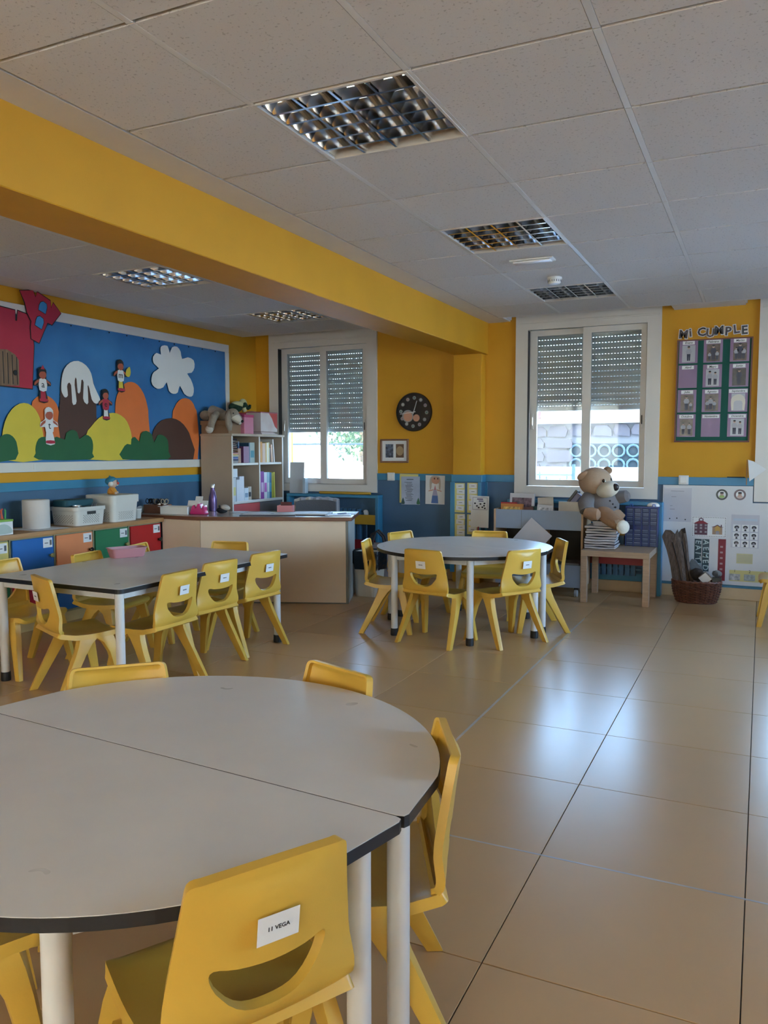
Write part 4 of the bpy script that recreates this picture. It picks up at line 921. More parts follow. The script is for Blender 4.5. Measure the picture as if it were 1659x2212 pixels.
# doll with blue cap
t = thing('cloth_doll', 'small doll with blue cap, glasses, red nose and orange shirt on white box', 'doll', (-4.865, 5.03, CT+0.2185), math.radians(-52))
skin = mat('pale_doll_skin', (0.62, 0.45, 0.36), 0.6); capm = mat('blue_felt_cap', (0.03, 0.21, 0.33), 0.7); ora = mat('orange_doll_shirt', (0.70, 0.30, 0.04), 0.7); whh = mat('white_wool', (0.68, 0.67, 0.63), 0.9, bump=0.3)
b = B(); b.lathe([(0, 0), (0.032, 0.0), (0.040, 0.012), (0.034, 0.038), (0.02, 0.056), (0, 0.058)], 18); b.obj('shirt', ora, t, smooth=True)
for s in (-1, 1):
    b = B(); b.tube([(s*0.026, 0, 0.042), (s*0.046, 0.012, 0.030), (s*0.056, 0.028, 0.014)], [0.013, 0.012, 0.010], 10); a_ = b.obj('arm', ora, t, smooth=True)
    b = B(); b.ball((s*0.058, 0.034, 0.012), 0.0115, 10, 8); b.obj('hand', skin, a_, smooth=True)
b = B(); b.ball((0, 0.004, 0.094), (0.042, 0.040, 0.042), 20, 14); h_ = b.obj('head', skin, t, smooth=True)
b = B(); b.ball((0, 0.046, 0.090), 0.0125, 12, 8); b.obj('nose', mat('red_nose', (0.55, 0.06, 0.04), 0.5), h_, smooth=True)
for s in (-1, 1):
    b = B(); b.tube([(s*0.019+0.013*math.cos(a*PI/8), 0.042, 0.103+0.013*math.sin(a*PI/8)) for a in range(17)], 0.0014, 6); b.obj('glasses_ring', mat('brown_wire', (0.15, 0.05, 0.03), 0.5), h_)
    b = B(); b.ball((s*0.015, 0.042, 0.076), (0.014, 0.008, 0.006), 10, 6); b.obj('moustache', whh, h_, smooth=True)
    b = B(); b.ball((s*0.040, -0.004, 0.088), (0.012, 0.02, 0.02), 10, 8); b.obj('hair_tuft', whh, h_, smooth=True)
b = B(); b.ball((0, -0.010, 0.112), (0.048, 0.046, 0.034), 20, 12, M=Rx(0.35)); c_ = b.obj('cap', capm, t, smooth=True)
b = B(); b.ball((0, -0.016, 0.147), 0.008, 10, 8); b.obj('cap_tip', capm, c_, smooth=True)
t = thing('plastic_tub', 'small translucent plastic tub behind the lidded white box', 'tub', (-4.83, 5.28, CT))
b = B(); b.lathe([(0, 0), (0.03, 0), (0.036, 0.075), (0.034, 0.075), (0.028, 0.003), (0, 0.003)], 20); b.obj('body', mat('cloudy_plastic', (0.55, 0.54, 0.50), 0.4), t, smooth=True)
b = B(); b.lathe([(0, 0.0755), (0.039, 0.0755), (0.039, 0.083), (0, 0.084)], 20); b.obj('lid', white_pl, t, smooth=True)
t = thing('crayon_tray', 'green and white tray full of crayons at the worktop edge', 'tray', (-4.76, 3.82, CT))
b = B(); b.box(-0.06, 0.06, -0.10, 0.09, 0, 0.006); b.box(-0.06, 0.06, -0.10, -0.094, 0.006, 0.09); b.box(-0.06, 0.06, 0.084, 0.09, 0.006, 0.09); b.box(-0.06, -0.054, -0.094, 0.084, 0.006, 0.09); b.box(0.054, 0.06, -0.094, 0.084, 0.006, 0.09); b.obj('tray_box', paperm, t)
b = B(); b.box(-0.064, 0.064, -0.104, 0.094, 0.0905, 0.105); b.box(-0.05, 0.05, -0.09, 0.08, 0.0905, 0.106); b.obj('green_rim', mat('lime_plastic', (0.22, 0.42, 0.06), 0.4), t, bevel=0.002)
b = B(); b.prism(smooth_poly([(-0.09, 0.01), (0.075, 0.01), (0.07, 0.05), (0.02, 0.075), (-0.05, 0.06)], 3), 0.0605, 0.0612, Matrix(((0,0,1,0),(1,0,0,0),(0,1,0,0),(0,0,0,1)))); b.obj('printed_panel', mat('grey_green_print', (0.42, 0.50, 0.46), 0.5), t)
random.seed(11)
for i in range(10):
    c = random.choice([(0.6, 0.05, 0.03), (0.65, 0.10, 0.03), (0.55, 0.5, 0.45), (0.05, 0.3, 0.1), (0.5, 0.05, 0.2)])
    x = -4.80+0.075*random.random(); y = 3.75+0.15*random.random(); b = B(); b.cyl((0, 0, 0), (random.uniform(-0.01, 0.01), random.uniform(-0.012, 0.012), 0.062), 0.006, 0.006, 8); b.cyl((0, 0, 0.062), (0, 0, 0.074), 0.005, 0.001, 8)
    b.obj('crayon', mat('crayon_%d%d%d' % tuple(int(v*99) for v in c), c, 0.5), None, label='wax crayon standing in the green and white tray', cat='crayon', group='crayons in the green tray', loc=(x, y, CT+0.107))

# ------------------------------------------------------------------ teacher's desk
deskwood = mat('red_brown_desk_edge', (0.17, 0.060, 0.028), 0.35, var=0.12, vscale=6, stretch=(1, 6, 6))
deskface = mat('cream_desk_panel', (0.72, 0.58, 0.43), 0.42, var=0.03, vscale=2)
greyal = mat('grey_green_corner_profile', (0.14, 0.15, 0.13), 0.4)
DF = Vector((-3.13, 5.925)); du = Vector((0.9295, 0.3688)); dv = Vector((-0.3688, 0.9295))
DC = DF-du*1.27                                 # corner where the desk bends
DZ = 0.74
P_ = lambda a, c: tuple(DF-du*a+dv*c)
t = thing('teacher_desk', 'angled cream teacher desk with red-brown edged top', 'desk', (0, 0, 0))
top = [P_(-0.035, -0.03), P_(1.275, -0.03), (-4.665, 5.440), (-5.10, 5.438), (-5.10, 6.10), P_(1.25, 0.60), P_(-0.035, 0.60)]
b = B(); b.prism(top, DZ-0.032, DZ); dt = b.obj('desk_top', deskwood, t, bevel=0.003)
ins = [P_(-0.027, -0.022), P_(1.272, -0.022), (-4.667, 5.448), (-5.09, 5.446), (-5.09, 6.09), P_(1.25, 0.592), P_(-0.027, 0.592)]
b = B(); b.prism(ins, DZ+0.0001, DZ+0.0012); b.obj('top_laminate', mat('pale_desk_laminate', (0.42, 0.36, 0.32), 0.22, var=0.05, rvar=0.05), t)
b = B(); b.prism([P_(0.02, 0), P_(1.262, 0), P_(1.262, 0.018), P_(0.02, 0.018)], 0.012, DZ-0.0325); b.obj('front_panel', deskface, t)
b = B(); b.prism([P_(1.264, 0), (-4.702, 5.445), (-4.702, 5.463), P_(1.264, 0.018)], 0.012, DZ-0.0325); b.obj('side_filler_panel', deskface, t)
b = B(); b.prism([P_(1.2625, -0.001), P_(1.2635, -0.001), P_(1.2635, 0.018), P_(1.2625, 0.018)], 0.012, DZ-0.0325); b.obj('joint_gap', black, t)
b = B(); b.prism([P_(0.0, -0.002), P_(0.0195, -0.002), P_(0.0195, 0.018), P_(0.0, 0.018)], 0.001, DZ-0.0325); b.obj('corner_profile', greyal, t)
b = B(); b.prism([P_(0.0, 0.019), P_(0.018, 0.019), P_(0.018, 0.56), P_(0.0, 0.56)], 0.001, DZ-0.0325); b.obj('end_panel', mat('pale_blue_white_panel', (0.50, 0.53, 0.52), 0.35, var=0.04), t)
b = B(); b.prism([P_(0.02, 0.0015), P_(1.262, 0.0015), P_(1.262, 0.0165), P_(0.02, 0.0165)], 0.0005, 0.0115); b.obj('dark_bottom_edge', greyal, t)  # grey-green strip, darker than the panel, along its bottom edge
DT = DZ+0.0016
def on_desk(a, c): q = DF-du*a+dv*c; return q.x, q.y
ang = math.atan2(du.y, du.x)
def flat_stack(a, c, w, d, n, name, label, rz, col=None, cat='papers', z0=DT, th=0.0009, jit=0.012, group=None):
    x, y = on_desk(a, c); random.seed(int(a*1000)+n); t = thing(name, label, cat, (x, y, z0), ang+rz, group)
    for i in range(n):
        b = B(); j = lambda: random.uniform(-jit, jit); jx, jy = j(), j()
        b.prism([(-w/2+jx, -d/2+jy), (w/2+jx, -d/2+jy), (w/2+jx, d/2+jy), (-w/2+jx, d/2+jy)], i*th*1.06, i*th*1.06+th); b.obj('sheet', col or paperm, t)
    return t
folder = mat('dark_folder', (0.10, 0.09, 0.11), 0.5)
x, y = on_desk(0.70, 0.20); t = thing('document_folder', 'open dark document folder with white papers on the desk', 'folder', (x, y, DT), ang+0.02)
b = B(); b.box(-0.24, 0.24, -0.15, 0.15, 0, 0.008); b.obj('cover', folder, t, bevel=0.002)
b = B(); b.sheet(lambda u, v: (-0.22+0.45*u, -0.13+0.26*v, 0.0135+0.006*math.sin(u*9)*math.sin(v*3)), 24, 6, 0.003); b.obj('loose_sheets', paperm, t, smooth=True)
x, y = on_desk(0.35, 0.22); t = thing('document_folder', 'closed dark folder with bluish papers near the right desk end', 'folder', (x, y, DT), ang-0.05)
b = B(); b.box(-0.17, 0.17, -0.13, 0.14, 0, 0.010); b.obj('cover', folder, t, bevel=0.002)
b = B(); b.box(-0.165, 0.15, -0.11, 0.14, 0.0105, 0.016); b.obj('sheets', paperm, t)
x, y = on_desk(0.10, 0.16); t = thing('clipboard', 'clipboard with papers and pen at the desk corner', 'clipboard', (x, y, DT), ang+0.1)
b = B(); b.box(-0.12, 0.11, -0.11, 0.11, 0, 0.004); b.obj('board', folder, t)
b = B(); b.prism([(-0.11, -0.10), (0.095, -0.09), (0.09, 0.10), (-0.10, 0.10)], 0.0045, 0.0075); b.obj('paper', paperm, t)
b = B(); b.cyl((-0.02, 0.02, 0.012), (0.03, 0.09, 0.014), 0.004, n=8); b.obj('pen', mat('blue_pen', (0.05, 0.07, 0.2), 0.4), None, label='dark blue pen lying on the clipboard papers', cat='pen', loc=(x, y, DT))
flat_stack(0.02, 0.32, 0.10, 0.20, 3, 'paper_pile', 'thin pile of white sheets at the right end of the desk', 0.0)
flat_stack(0.98, 0.36, 0.16, 0.12, 2, 'paper_pile', 'two white sheets beside the black and cream toy', 0.2)
# tape dispenser, white trays, bottle, scissors tray, toy, pink box
pk = mat('magenta_plastic', (0.56, 0.022, 0.16), 0.25)
x, y = on_desk(1.28, 0.11); t = thing('tape_dispenser', 'magenta plastic tape dispenser on the desk edge', 'dispenser', (-4.44, 5.62, DT), ang-0.2)
b = B(); b.prism(smooth_poly([(-0.062, 0), (-0.058, 0.05), (-0.045, 0.078), (-0.032, 0.080), (-0.024, 0.055), (-0.012, 0.062), (0.004, 0.092), (0.018, 0.092), (0.028, 0.060), (0.040, 0.048), (0.050, 0.076), (0.058, 0.074), (0.064, 0.03), (0.064, 0)], 3), -0.034, 0.034, Matrix(((1,0,0,0),(0,0,1,0),(0,1,0,0),(0,0,0,1)))); b.obj('body', pk, t, bevel=0.003, seg=2)
b = B(); b.box(-0.066, 0.068, -0.037, 0.037, 0.0, 0.006); b.obj('base', mat('dark_magenta', (0.2, 0.01, 0.06), 0.5), t, bevel=0.002)
b = B(); b.cyl((-0.01, -0.012, 0.085), (-0.01, 0.012, 0.085), 0.022, n=20); b.obj('tape_roll', white_pl, t, smooth=True)
t = thing('white_tray', 'white plastic tray with tilted lid on the desk corner', 'tray', (-4.66, 5.60, DT), 0.15)
b = B(); b.box(-0.13, 0.13, -0.06, 0.06, 0, 0.005); b.box(-0.135, 0.135, -0.065, -0.06, 0, 0.068); b.box(-0.135, 0.135, 0.06, 0.065, 0, 0.068); b.box(-0.135, -0.13, -0.06, 0.06, 0, 0.068); b.box(0.13, 0.135, -0.06, 0.06, 0, 0.068); b.box(-0.15, 0.15, -0.078, -0.066, 0.064, 0.070); b.obj('tray_body', white_pl, t, bevel=0.001)
t = thing('tray_lid', 'loose white plastic lid propped behind the white tray', 'lid', (-4.57, 5.745, DT), 0.15)
b = B(); b.box(-0.10, 0.10, -0.003, 0.003, 0, 0.115, Rx(-0.35)); b.box(-0.03, 0.04, -0.003, 0.003, 0.115, 0.155, Rx(-0.35)); b.obj('plate', white_pl, t, bevel=0.001)
t = thing('wooden_box', 'brown wooden box full of scissors on the desk', 'box', (-4.90, 5.62, DT), 0.1)
b = B(); b.box(-0.10, 0.10, -0.07, 0.07, 0, 0.006); b.box(-0.10, 0.10, -0.07, -0.063, 0.006, 0.075); b.box(-0.10, 0.10, 0.063, 0.07, 0.006, 0.075); b.box(-0.10, -0.093, -0.063, 0.063, 0.006, 0.075); b.box(0.093, 0.10, -0.063, 0.063, 0.006, 0.075); b.box(-0.092, 0.092, -0.062, 0.062, 0.0065, 0.04); b.obj('body', mat('brown_wood', (0.20, 0.085, 0.045), 0.5, var=0.15, vscale=12, stretch=(1, 8, 1)), t, bevel=0.001)
random.seed(21)
for i in range(12):
    col = [(0.012, 0.014, 0.02), (0.02, 0.03, 0.06), (0.015, 0.015, 0.015), (0.35, 0.30, 0.22)][i % 4 if i % 5 else 0]
    t = thing('scissors', 'child scissors standing blades down in the wooden box, %s handles' % ('beige' if col[0] > 0.3 else 'dark'), 'scissors', (-4.985+0.0155*i, 5.60+0.05*random.random(), DT+0.043), random.uniform(-1, 1), 'scissors in the wooden box')
    for s in (-1, 1):
        b = B(); b.tube([(s*0.017+0.014*math.cos(a*PI/5), 0.004*s, 0.060+random.uniform(0.0, 0.002)+0.021*math.sin(a*PI/5)) for a in range(11)], 0.0042, 6); b.obj('finger_ring', mat('scissor_%d' % int(col[0]*1000+col[2]*100), col, 0.35), t, smooth=True)
        b = B(); b.prism([(s*0.008, 0.042), (s*0.002, 0.042), (-s*0.005, 0.0), (-s*0.002, 0.0)], 0.002*s, 0.002*s+0.0015, Matrix(((1,0,0,0),(0,0,-1,0),(0,1,0,0),(0,0,0,1)))); b.obj('blade', handm, t)
t = thing('toilet_roll', 'small white roll beside the wooden scissors box', 'paper roll', (-5.045, 5.56, DT+0.032), 0, rot=(PI/2, 0, 0.4))
b = B(); b.lathe([(0.012, -0.02), (0.031, -0.02), (0.031, 0.02), (0.012, 0.02), (0.012, -0.02)], 20); b.obj('roll', paperm, t, smooth=True, ang=40)
t = thing('steel_bottle', 'purple steel drinking bottle with silver cap on the desk', 'bottle', (-4.565, 5.98, DT))
b = B(); b.lathe([(0, 0), (0.033, 0), (0.036, 0.004), (0.0365, 0.03), (0.037, 0.10), (0.034, 0.135), (0.024, 0.175), (0.0185, 0.20), (0.018, 0.215), (0, 0.216)], 28); b.obj('body', mat('purple_lacquer', (0.14, 0.085, 0.20), 0.25, metal=0.5, var=0.1), t, smooth=True)
b = B(); b.lathe([(0, 0.2165), (0.0195, 0.2165), (0.0195, 0.246), (0.017, 0.25), (0, 0.25)], 24); b.obj('cap', handm, t, smooth=True)
t = thing('plush_penguin', 'little black and cream plush toy lying on the desk', 'plush toy', (-4.33, 5.80, DT), 0.5)
b = B(); b.ball((0, 0, 0.028), (0.05, 0.035, 0.028), 18, 12); b.obj('body', mat('black_plush', (0.015, 0.015, 0.018), 0.95, bump=0.3), t, smooth=True)
b = B(); b.ball((0.03, -0.006, 0.052), (0.045, 0.034, 0.026), 18, 12, M=Ry(0.2)); b.obj('face', mat('cream_plush', (0.50, 0.45, 0.38), 0.95, bump=0.3), t, smooth=True)
b = B(); b.ball((-0.018, -0.02, 0.066), 0.010, 8, 6); b.obj('eye_patch', black, t, smooth=True)
t = thing('pink_box', 'open pink cardboard box at the back of the desk', 'box', on_desk(0.62, 0.50)+(DT,), ang)
b = B(); b.box(-0.07, 0.07, -0.05, 0.05, 0, 0.004); b.box(-0.07, 0.07, -0.05, -0.046, 0.004, 0.062); b.box(-0.07, 0.07, 0.046, 0.05, 0.004, 0.062); b.box(-0.07, -0.066, -0.046, 0.046, 0.004, 0.062); b.box(0.066, 0.07, -0.046, 0.046, 0.004, 0.062); b.obj('body', mat('pink_card', (0.60, 0.22, 0.23), 0.6), t)
b = B(); b.box(-0.05, 0.05, 0.02, 0.03, 0.05, 0.10, Rx(-0.3)); b.obj('red_purse', mat('dark_red_leather', (0.10, 0.02, 0.02), 0.5), None, label='dark red purse standing in the pink box', cat='purse', loc=on_desk(0.62, 0.48)+(DT,), rot=(0, 0, ang))
# teacher's chair with a garment over its back
t = thing('office_chair', 'grey office chair with striped cardigan over its back', 'chair', (-3.95, 6.72, 0), math.radians(200))
og = mat('grey_upholstery', (0.10, 0.10, 0.11), 0.9, bump=0.2)
b = B(); b.prism(round_poly([(-0.22, -0.22), (0.22, -0.22), (0.22, 0.22), (-0.22, 0.22)], 0.07), 0.44, 0.51); b.obj('seat', og, t, bevel=0.02, seg=3)
b = B(); b.sheet(lambda u, v: (-0.21+0.42*u, -0.24-0.03*math.sin(PI*u)-0.03*v, 0.52+0.28*v-0.02*(2*u-1)**4), 14, 10, 0.05); b.obj('backrest', og, t, smooth=True)
b = B(); b.cyl((0, 0, 0.06), (0, 0, 0.44), 0.025, n=14); b.obj('gas_column', black, t, smooth=True)
for i in range(5):
    a = 2*PI*i/5; b = B(); b.tube([(0, 0, 0.085), (0.26*math.cos(a), 0.26*math.sin(a), 0.065)], [0.022, 0.015], 8); l = b.obj('leg', black, t, smooth=True)
    b = B(); b.cyl((0.26*math.cos(a)-0.012, 0.26*math.sin(a), 0.026), (0.26*math.cos(a)+0.012, 0.26*math.sin(a), 0.026), 0.025, n=14); b.obj('castor', black, l, smooth=True)
t = thing('cardigan', 'grey and beige striped cardigan draped over the office chair back', 'garment', (-3.95, 6.72, 0), math.radians(200))
strip_m = [mat('cardigan_grey', (0.30, 0.30, 0.33), 0.95, bump=0.3), mat('cardigan_beige', (0.50, 0.44, 0.37), 0.95, bump=0.3)]
def drape(u, v):
    x = -0.225+0.45*u; w = 0.006*math.sin(u*40)
    a = v*PI if v < 1 else PI
    y = -0.30-0.045*math.cos(PI*v)+w; z = 0.812+0.018*math.sin(PI*v)-0.02*(2*u-1)**4-(abs(v-0.5)-0.35 if abs(v-0.5) > 0.35 else 0)*1.6+0.004*math.sin(u*31)
    return (x, y, z)
for i in range(8):
    b = B(); b.sheet(lambda u, v: drape((i+u)/8, v), 3, 14, 0.006); b.obj('stripe', strip_m[i % 2 if i > 3 else 0], t, smooth=True)
# ------------------------------------------------------------------ radiators and their blue surrounds
radm = mat('blue_radiator_enamel', (0.05, 0.14, 0.25), 0.35, var=0.05); ybar = mat('mustard_bar', (0.55, 0.31, 0.03), 0.4, var=0.04); rbar = mat('red_bar', (0.30, 0.012, 0.02), 0.4, var=0.05)
for (x0, x1, lab) in ((-4.66, -3.557, 'beside the bookcase'), (-2.19, -0.782, 'behind the teddy bear')):
    t = thing('radiator_surround', 'light blue wooden radiator surround %s' % lab, 'surround', (0, 0, 0))
    yf, yb = 7.395, 7.510
    b = B(); b.box(x0, x1, yf, yb, 0.805, 0.835); b.obj('shelf', bluer, t, bevel=0.003)
    for a in (x0, x1-0.033): b = B(); b.box(a, a+0.033, yf, yb-0.005, 0.0005, 0.8045); b.obj('post', bluer, t, bevel=0.002)
    b = B(); b.box(x0+0.0335, x1-0.0335, yf+0.004, yf+0.018, 0.530, 0.630); b.obj('front_bar', ybar, t, label='mustard yellow front bar')
    b = B(); b.box(x0+0.0335, x1-0.0335, yf+0.004, yf+0.018, 0.265, 0.370); b.obj('front_bar', rbar, t, label='red front bar')
    r = thing('radiator', 'blue ribbed radiator %s' % lab, 'radiator', (0, 0, 0)); n = int((x1-x0-0.22)/0.052)
    fb = B(); fb.box(-0.021, 0.021, 7.43, 7.488, 0.16, 0.69); fme = fb.mesh('rib', radm, bevel=0.008, seg=2)
    for i in range(n): link('rib', fme, r, loc=(x0+0.075+0.052*i, 0, 0))
    b = B(); b.cyl((x0+0.06, 7.46, 0.22), (x0+0.09+0.052*n, 7.46, 0.22), 0.014, n=10); b.cyl((x0+0.06, 7.46, 0.64), (x0+0.09+0.052*n, 7.46, 0.64), 0.014, n=10); b.obj('header_pipe', radm, r, smooth=True)
    b = B(); b.cyl((x0+0.09+0.052*n, 7.455, 0.64), (x0+0.12+0.052*n, 7.455, 0.64), 0.026, n=18); v_ = b.obj('valve_knob', white_pl, r, smooth=True)
    b = B(); b.cyl((x0+0.105+0.052*n, 7.43, 0.66), (x0+0.105+0.052*n, 7.455, 0.66), 0.02, n=16); b.obj('valve_cap', white_pl, v_, smooth=True)
    b = B(); b.cyl((x0+0.105+0.052*n, 7.46, 0.001), (x0+0.105+0.052*n, 7.46, 0.62), 0.008, n=8); b.obj('pipe', radm, r, smooth=True)
b = B(); b.cyl((-4.27, 7.44, 0.8505), (-3.665, 7.44, 0.8505), 0.0145, n=14); b.obj('wooden_pole', ybar, None, smooth=True, label='mustard yellow pole lying on the radiator surround', cat='pole')
b = B(); b.box(-0.09, 0.09, -0.004, 0.004, 0, 0.335); b.obj('grey_panel_sheet', mat('grey_white_panel', (0.52, 0.54, 0.58), 0.4), None, bevel=0.003, label='pale grey panel standing on the radiator surround before the window', cat='panel', loc=(-4.570, 7.46, 0.8358), rot=(-0.06, 0, 0))
b = B(); b.box(-0.018, 0.018, -0.03, 0.03, 0, 0.165); b.obj('ring_binder', mat('clear_blue_plastic', (0.42, 0.52, 0.60), 0.25), None, bevel=0.004, label='slim pale blue binder standing beside the grey panel', cat='binder', loc=(-4.455, 7.45, 0.8358))

# ------------------------------------------------------------------ bookcase and what it holds
bcm = mat('cream_beige_laminate', (0.46, 0.36, 0.27), 0.42, var=0.03); bce = mat('white_shelf_edge', (0.66, 0.63, 0.58), 0.4)
t = thing('bookcase', 'tall cream bookcase against the side wall with open compartments', 'bookcase', (0, 0, 0))
X0, X1, Y0, Y1 = WALL_XL+0.056, -4.69, 6.455, 7.385
b = B(); b.box(X0, X1-0.004, Y0, Y0+0.02, 0.001, 1.44); b.obj('side_panel', bcm, t); b = B(); b.box(X0, X1-0.004, Y1-0.02, Y1, 0.001, 1.44); b.obj('side_panel', bcm, t)
YD = 6.925
b = B(); b.box(X0+0.008, X1-0.004, YD, YD+0.02, 0.80, 1.4395); b.obj('divider', bcm, t)
b = B(); b.box(X0-0.0, X1+0.012, Y0-0.012, Y1+0.012, 1.4405, 1.465); b.obj('top', bcm, t, bevel=0.006, seg=2)
b = B(); b.box(X0, X0+0.0075, Y0+0.0205, Y1-0.0205, 0.01, 1.4395); b.obj('back_panel', bcm, t)
for z in (1.150,):
    for a, c in ((Y0+0.0205, YD-0.0005), (YD+0.0205, Y1-0.0205)): b = B(); b.box(X0+0.008, X1-0.006, a, c, z, z+0.024); b.obj('shelf', bce, t, bevel=0.004)
b = B(); b.box(X0+0.008, X1+0.002, Y0+0.0205, Y1-0.0205, 0.768, 0.795); b.obj('shelf', bce, t, bevel=0.003)
for a in (Y0, YD, Y1-0.02): b = B(); b.box(X1-0.0038, X1, a, a+0.02, 0.001 if a != YD else 0.80, 1.4398); b.obj('edge_band', bce, t)
for i, (a, c) in enumerate(((Y0+0.022, YD+0.009), (YD+0.011, Y1-0.022))):
    b = B(); b.box(X1-0.020, X1-0.004, a, c, 0.06, 0.764); b.obj('door', mat('coral_door', (0.52, 0.09, 0.09), 0.4) if i == 0 else mat('grey_door', (0.12, 0.12, 0.13), 0.5), t)
def book(y, w, h, d, col, label, z, lean=0.0, cat='book', stripe=None, xf=-4.70, name='book', pages=True):
    """spine faces the room (+X); stands on z"""
    m = mat('cover_%02x%02x%02x' % tuple(int(min(0.999, c)*255) for c in col), col, 0.45, var=0.06)
    t = thing(name, label, cat, (xf, y, z), 0, rot=(lean, 0, 0))
    b = B(); b.box(-d, 0, 0, 0.003, 0.0, h); b.box(-d, 0, w-0.003, w, 0.0, h); b.box(-0.003, 0, 0.003, w-0.003, 0.0, h); b.obj('cover', m, t)
    b = B(); b.box(-d+0.004, -0.0035, 0.0032, w-0.0032, 0.003, h-0.004); b.obj('pages', paperm, t)
    if stripe: b = B(); b.box(0.0002, 0.0008, w*0.15, w*0.85, h*0.25, h*0.6); b.obj('spine_print', mat('print_%02x%02x%02x' % tuple(int(c*255) for c in stripe), stripe, 0.5), t)
ZT = 1.1745; ZB = 0.7955
# upper left compartment
cols = [((0.62, 0.30, 0.30), 'pink'), ((0.60, 0.40, 0.12), 'ochre'), ((0.45, 0.42, 0.30), 'sand'), ((0.05, 0.12, 0.32), 'navy'), ((0.22, 0.22, 0.45), 'violet'), ((0.02, 0.03, 0.08), 'black'), ((0.25, 0.24, 0.25), 'grey'), ((0.30, 0.28, 0.28), 'taupe')]
z = ZT
for i, (c, nm) in enumerate(cols[::-1]):
    h = 0.011+0.002*(i % 3); b = B(); b.box(-0.24, 0, 0, 0.095, 0, h-0.0005); b.obj('exercise_book', mat('stack_'+nm, c, 0.6), None, label='%s exercise book in the flat pile on the upper bookcase shelf' % nm, cat='book', loc=(-4.705+0.004*(i % 3), 6.480+0.003*(i % 2), z), bevel=0.001); z += h
random.seed(5)
for i in range(6):
    b = B(); w_ = 0.085+0.02*random.random(); b.sheet(lambda u, v: (-0.22*v+0.01*math.sin(i+9*u), w_*u, 0.012*math.sin(u*5+i)*u+0.004*math.sin(v*6+i)), 8, 6, 0.0015)
    b.obj('crumpled_paper', paperm if i % 2 else mat('pinkish_paper', (0.60, 0.45, 0.44), 0.7), None, smooth=True, label='crumpled loose paper on top of the flat book pile', cat='paper', group='crumpled papers on the bookcase shelf', loc=(-4.705, 6.480, z+0.010+0.021*i))
book(6.595, 0.055, 0.145, 0.20, (0.30, 0.14, 0.07), 'short brown box file on the upper bookcase shelf', ZT, xf=-4.72)
book(6.66, 0.018, 0.215, 0.25, (0.03, 0.10, 0.24), 'tall navy folder behind the purple folder', ZT, xf=-4.76)
book(6.681, 0.095, 0.165, 0.22, (0.16, 0.05, 0.14), 'wide purple folder on the upper bookcase shelf', ZT, xf=-4.71)
book(6.780, 0.020, 0.200, 0.25, (0.02, 0.07, 0.15), 'dark blue folder beside the purple folder', ZT, xf=-4.715)
book(6.805, 0.085, 0.205, 0.26, (0.30, 0.38, 0.38), 'grey-teal ring binder with blue dots on its spine', ZT, stripe=(0.03, 0.22, 0.30), xf=-4.72)
b = B(); b.box(-0.004, 0, 0, 0.24, 0, 0.20); b.obj('framed_sign', mat('dark_sign_print', (0.05, 0.04, 0.05), 0.4), None, label='dark printed sign at the back of the upper compartment', cat='sign', loc=(-4.90, 6.60, ZT+0.045), bevel=0.001)
# upper right compartment
y = 6.965
for i, (w, h, c, nm, st) in enumerate(((0.035, 0.215, (0.66, 0.30, 0.05), 'orange', None), (0.055, 0.200, (0.62, 0.42, 0.30), 'pale pink', None), (0.022, 0.205, (0.60, 0.36, 0.08), 'ochre', None), (0.030, 0.205, (0.72, 0.68, 0.52), 'ivory', None), (0.016, 0.21, (0.62, 0.50, 0.20), 'straw', None))):
    book(y, w, h, 0.24, c, '%s folder in the upright row on the upper shelf near the window' % nm, ZT, xf=-4.70); y += w+0.002
book(y, 0.018, 0.15, 0.22, (0.05, 0.05, 0.05), 'thin black book in the row on the upper shelf', ZT); y += 0.024
book(y+0.012, 0.028, 0.185, 0.24, (0.60, 0.36, 0.22), 'leaning terracotta folder on the upper shelf', ZT+0.001, lean=0.07); y += 0.052
book(y+0.010, 0.015, 0.24, 0.25, (0.70, 0.68, 0.66), 'tall white folder leaning at the end of the upper shelf row', ZT+0.001, lean=0.10)
# lower left compartment
book(6.482, 0.050, 0.235, 0.26, (0.52, 0.56, 0.60), 'pale grey ring binder with a yellow spot', ZB, stripe=(0.55, 0.52, 0.20), xf=-4.70)
book(6.534, 0.055, 0.215, 0.26, (0.58, 0.60, 0.66), 'white ring binder with a black finger hole', ZB, xf=-4.695)
b = B(); b.box(-0.16, 0, 0, 0.105, 0, 0.085); b.obj('white_carton', mat('cool_white_card', (0.60, 0.64, 0.68), 0.5), None, bevel=0.002, label='small white carton lying on the ring binders', cat='carton', loc=(-4.72, 6.483, ZB+0.237))
book(6.592, 0.075, 0.245, 0.26, (0.60, 0.62, 0.68), 'wide white magazine file with papers sticking out', ZB, xf=-4.70)
book(6.672, 0.070, 0.125, 0.18, (0.62, 0.68, 0.74), 'short white box printed with blue marks', ZB, stripe=(0.20, 0.30, 0.42), xf=-4.70)
book(6.748, 0.060, 0.135, 0.20, (0.50, 0.42, 0.34), 'short beige box with black shapes', ZB, stripe=(0.03, 0.03, 0.03), xf=-4.71)
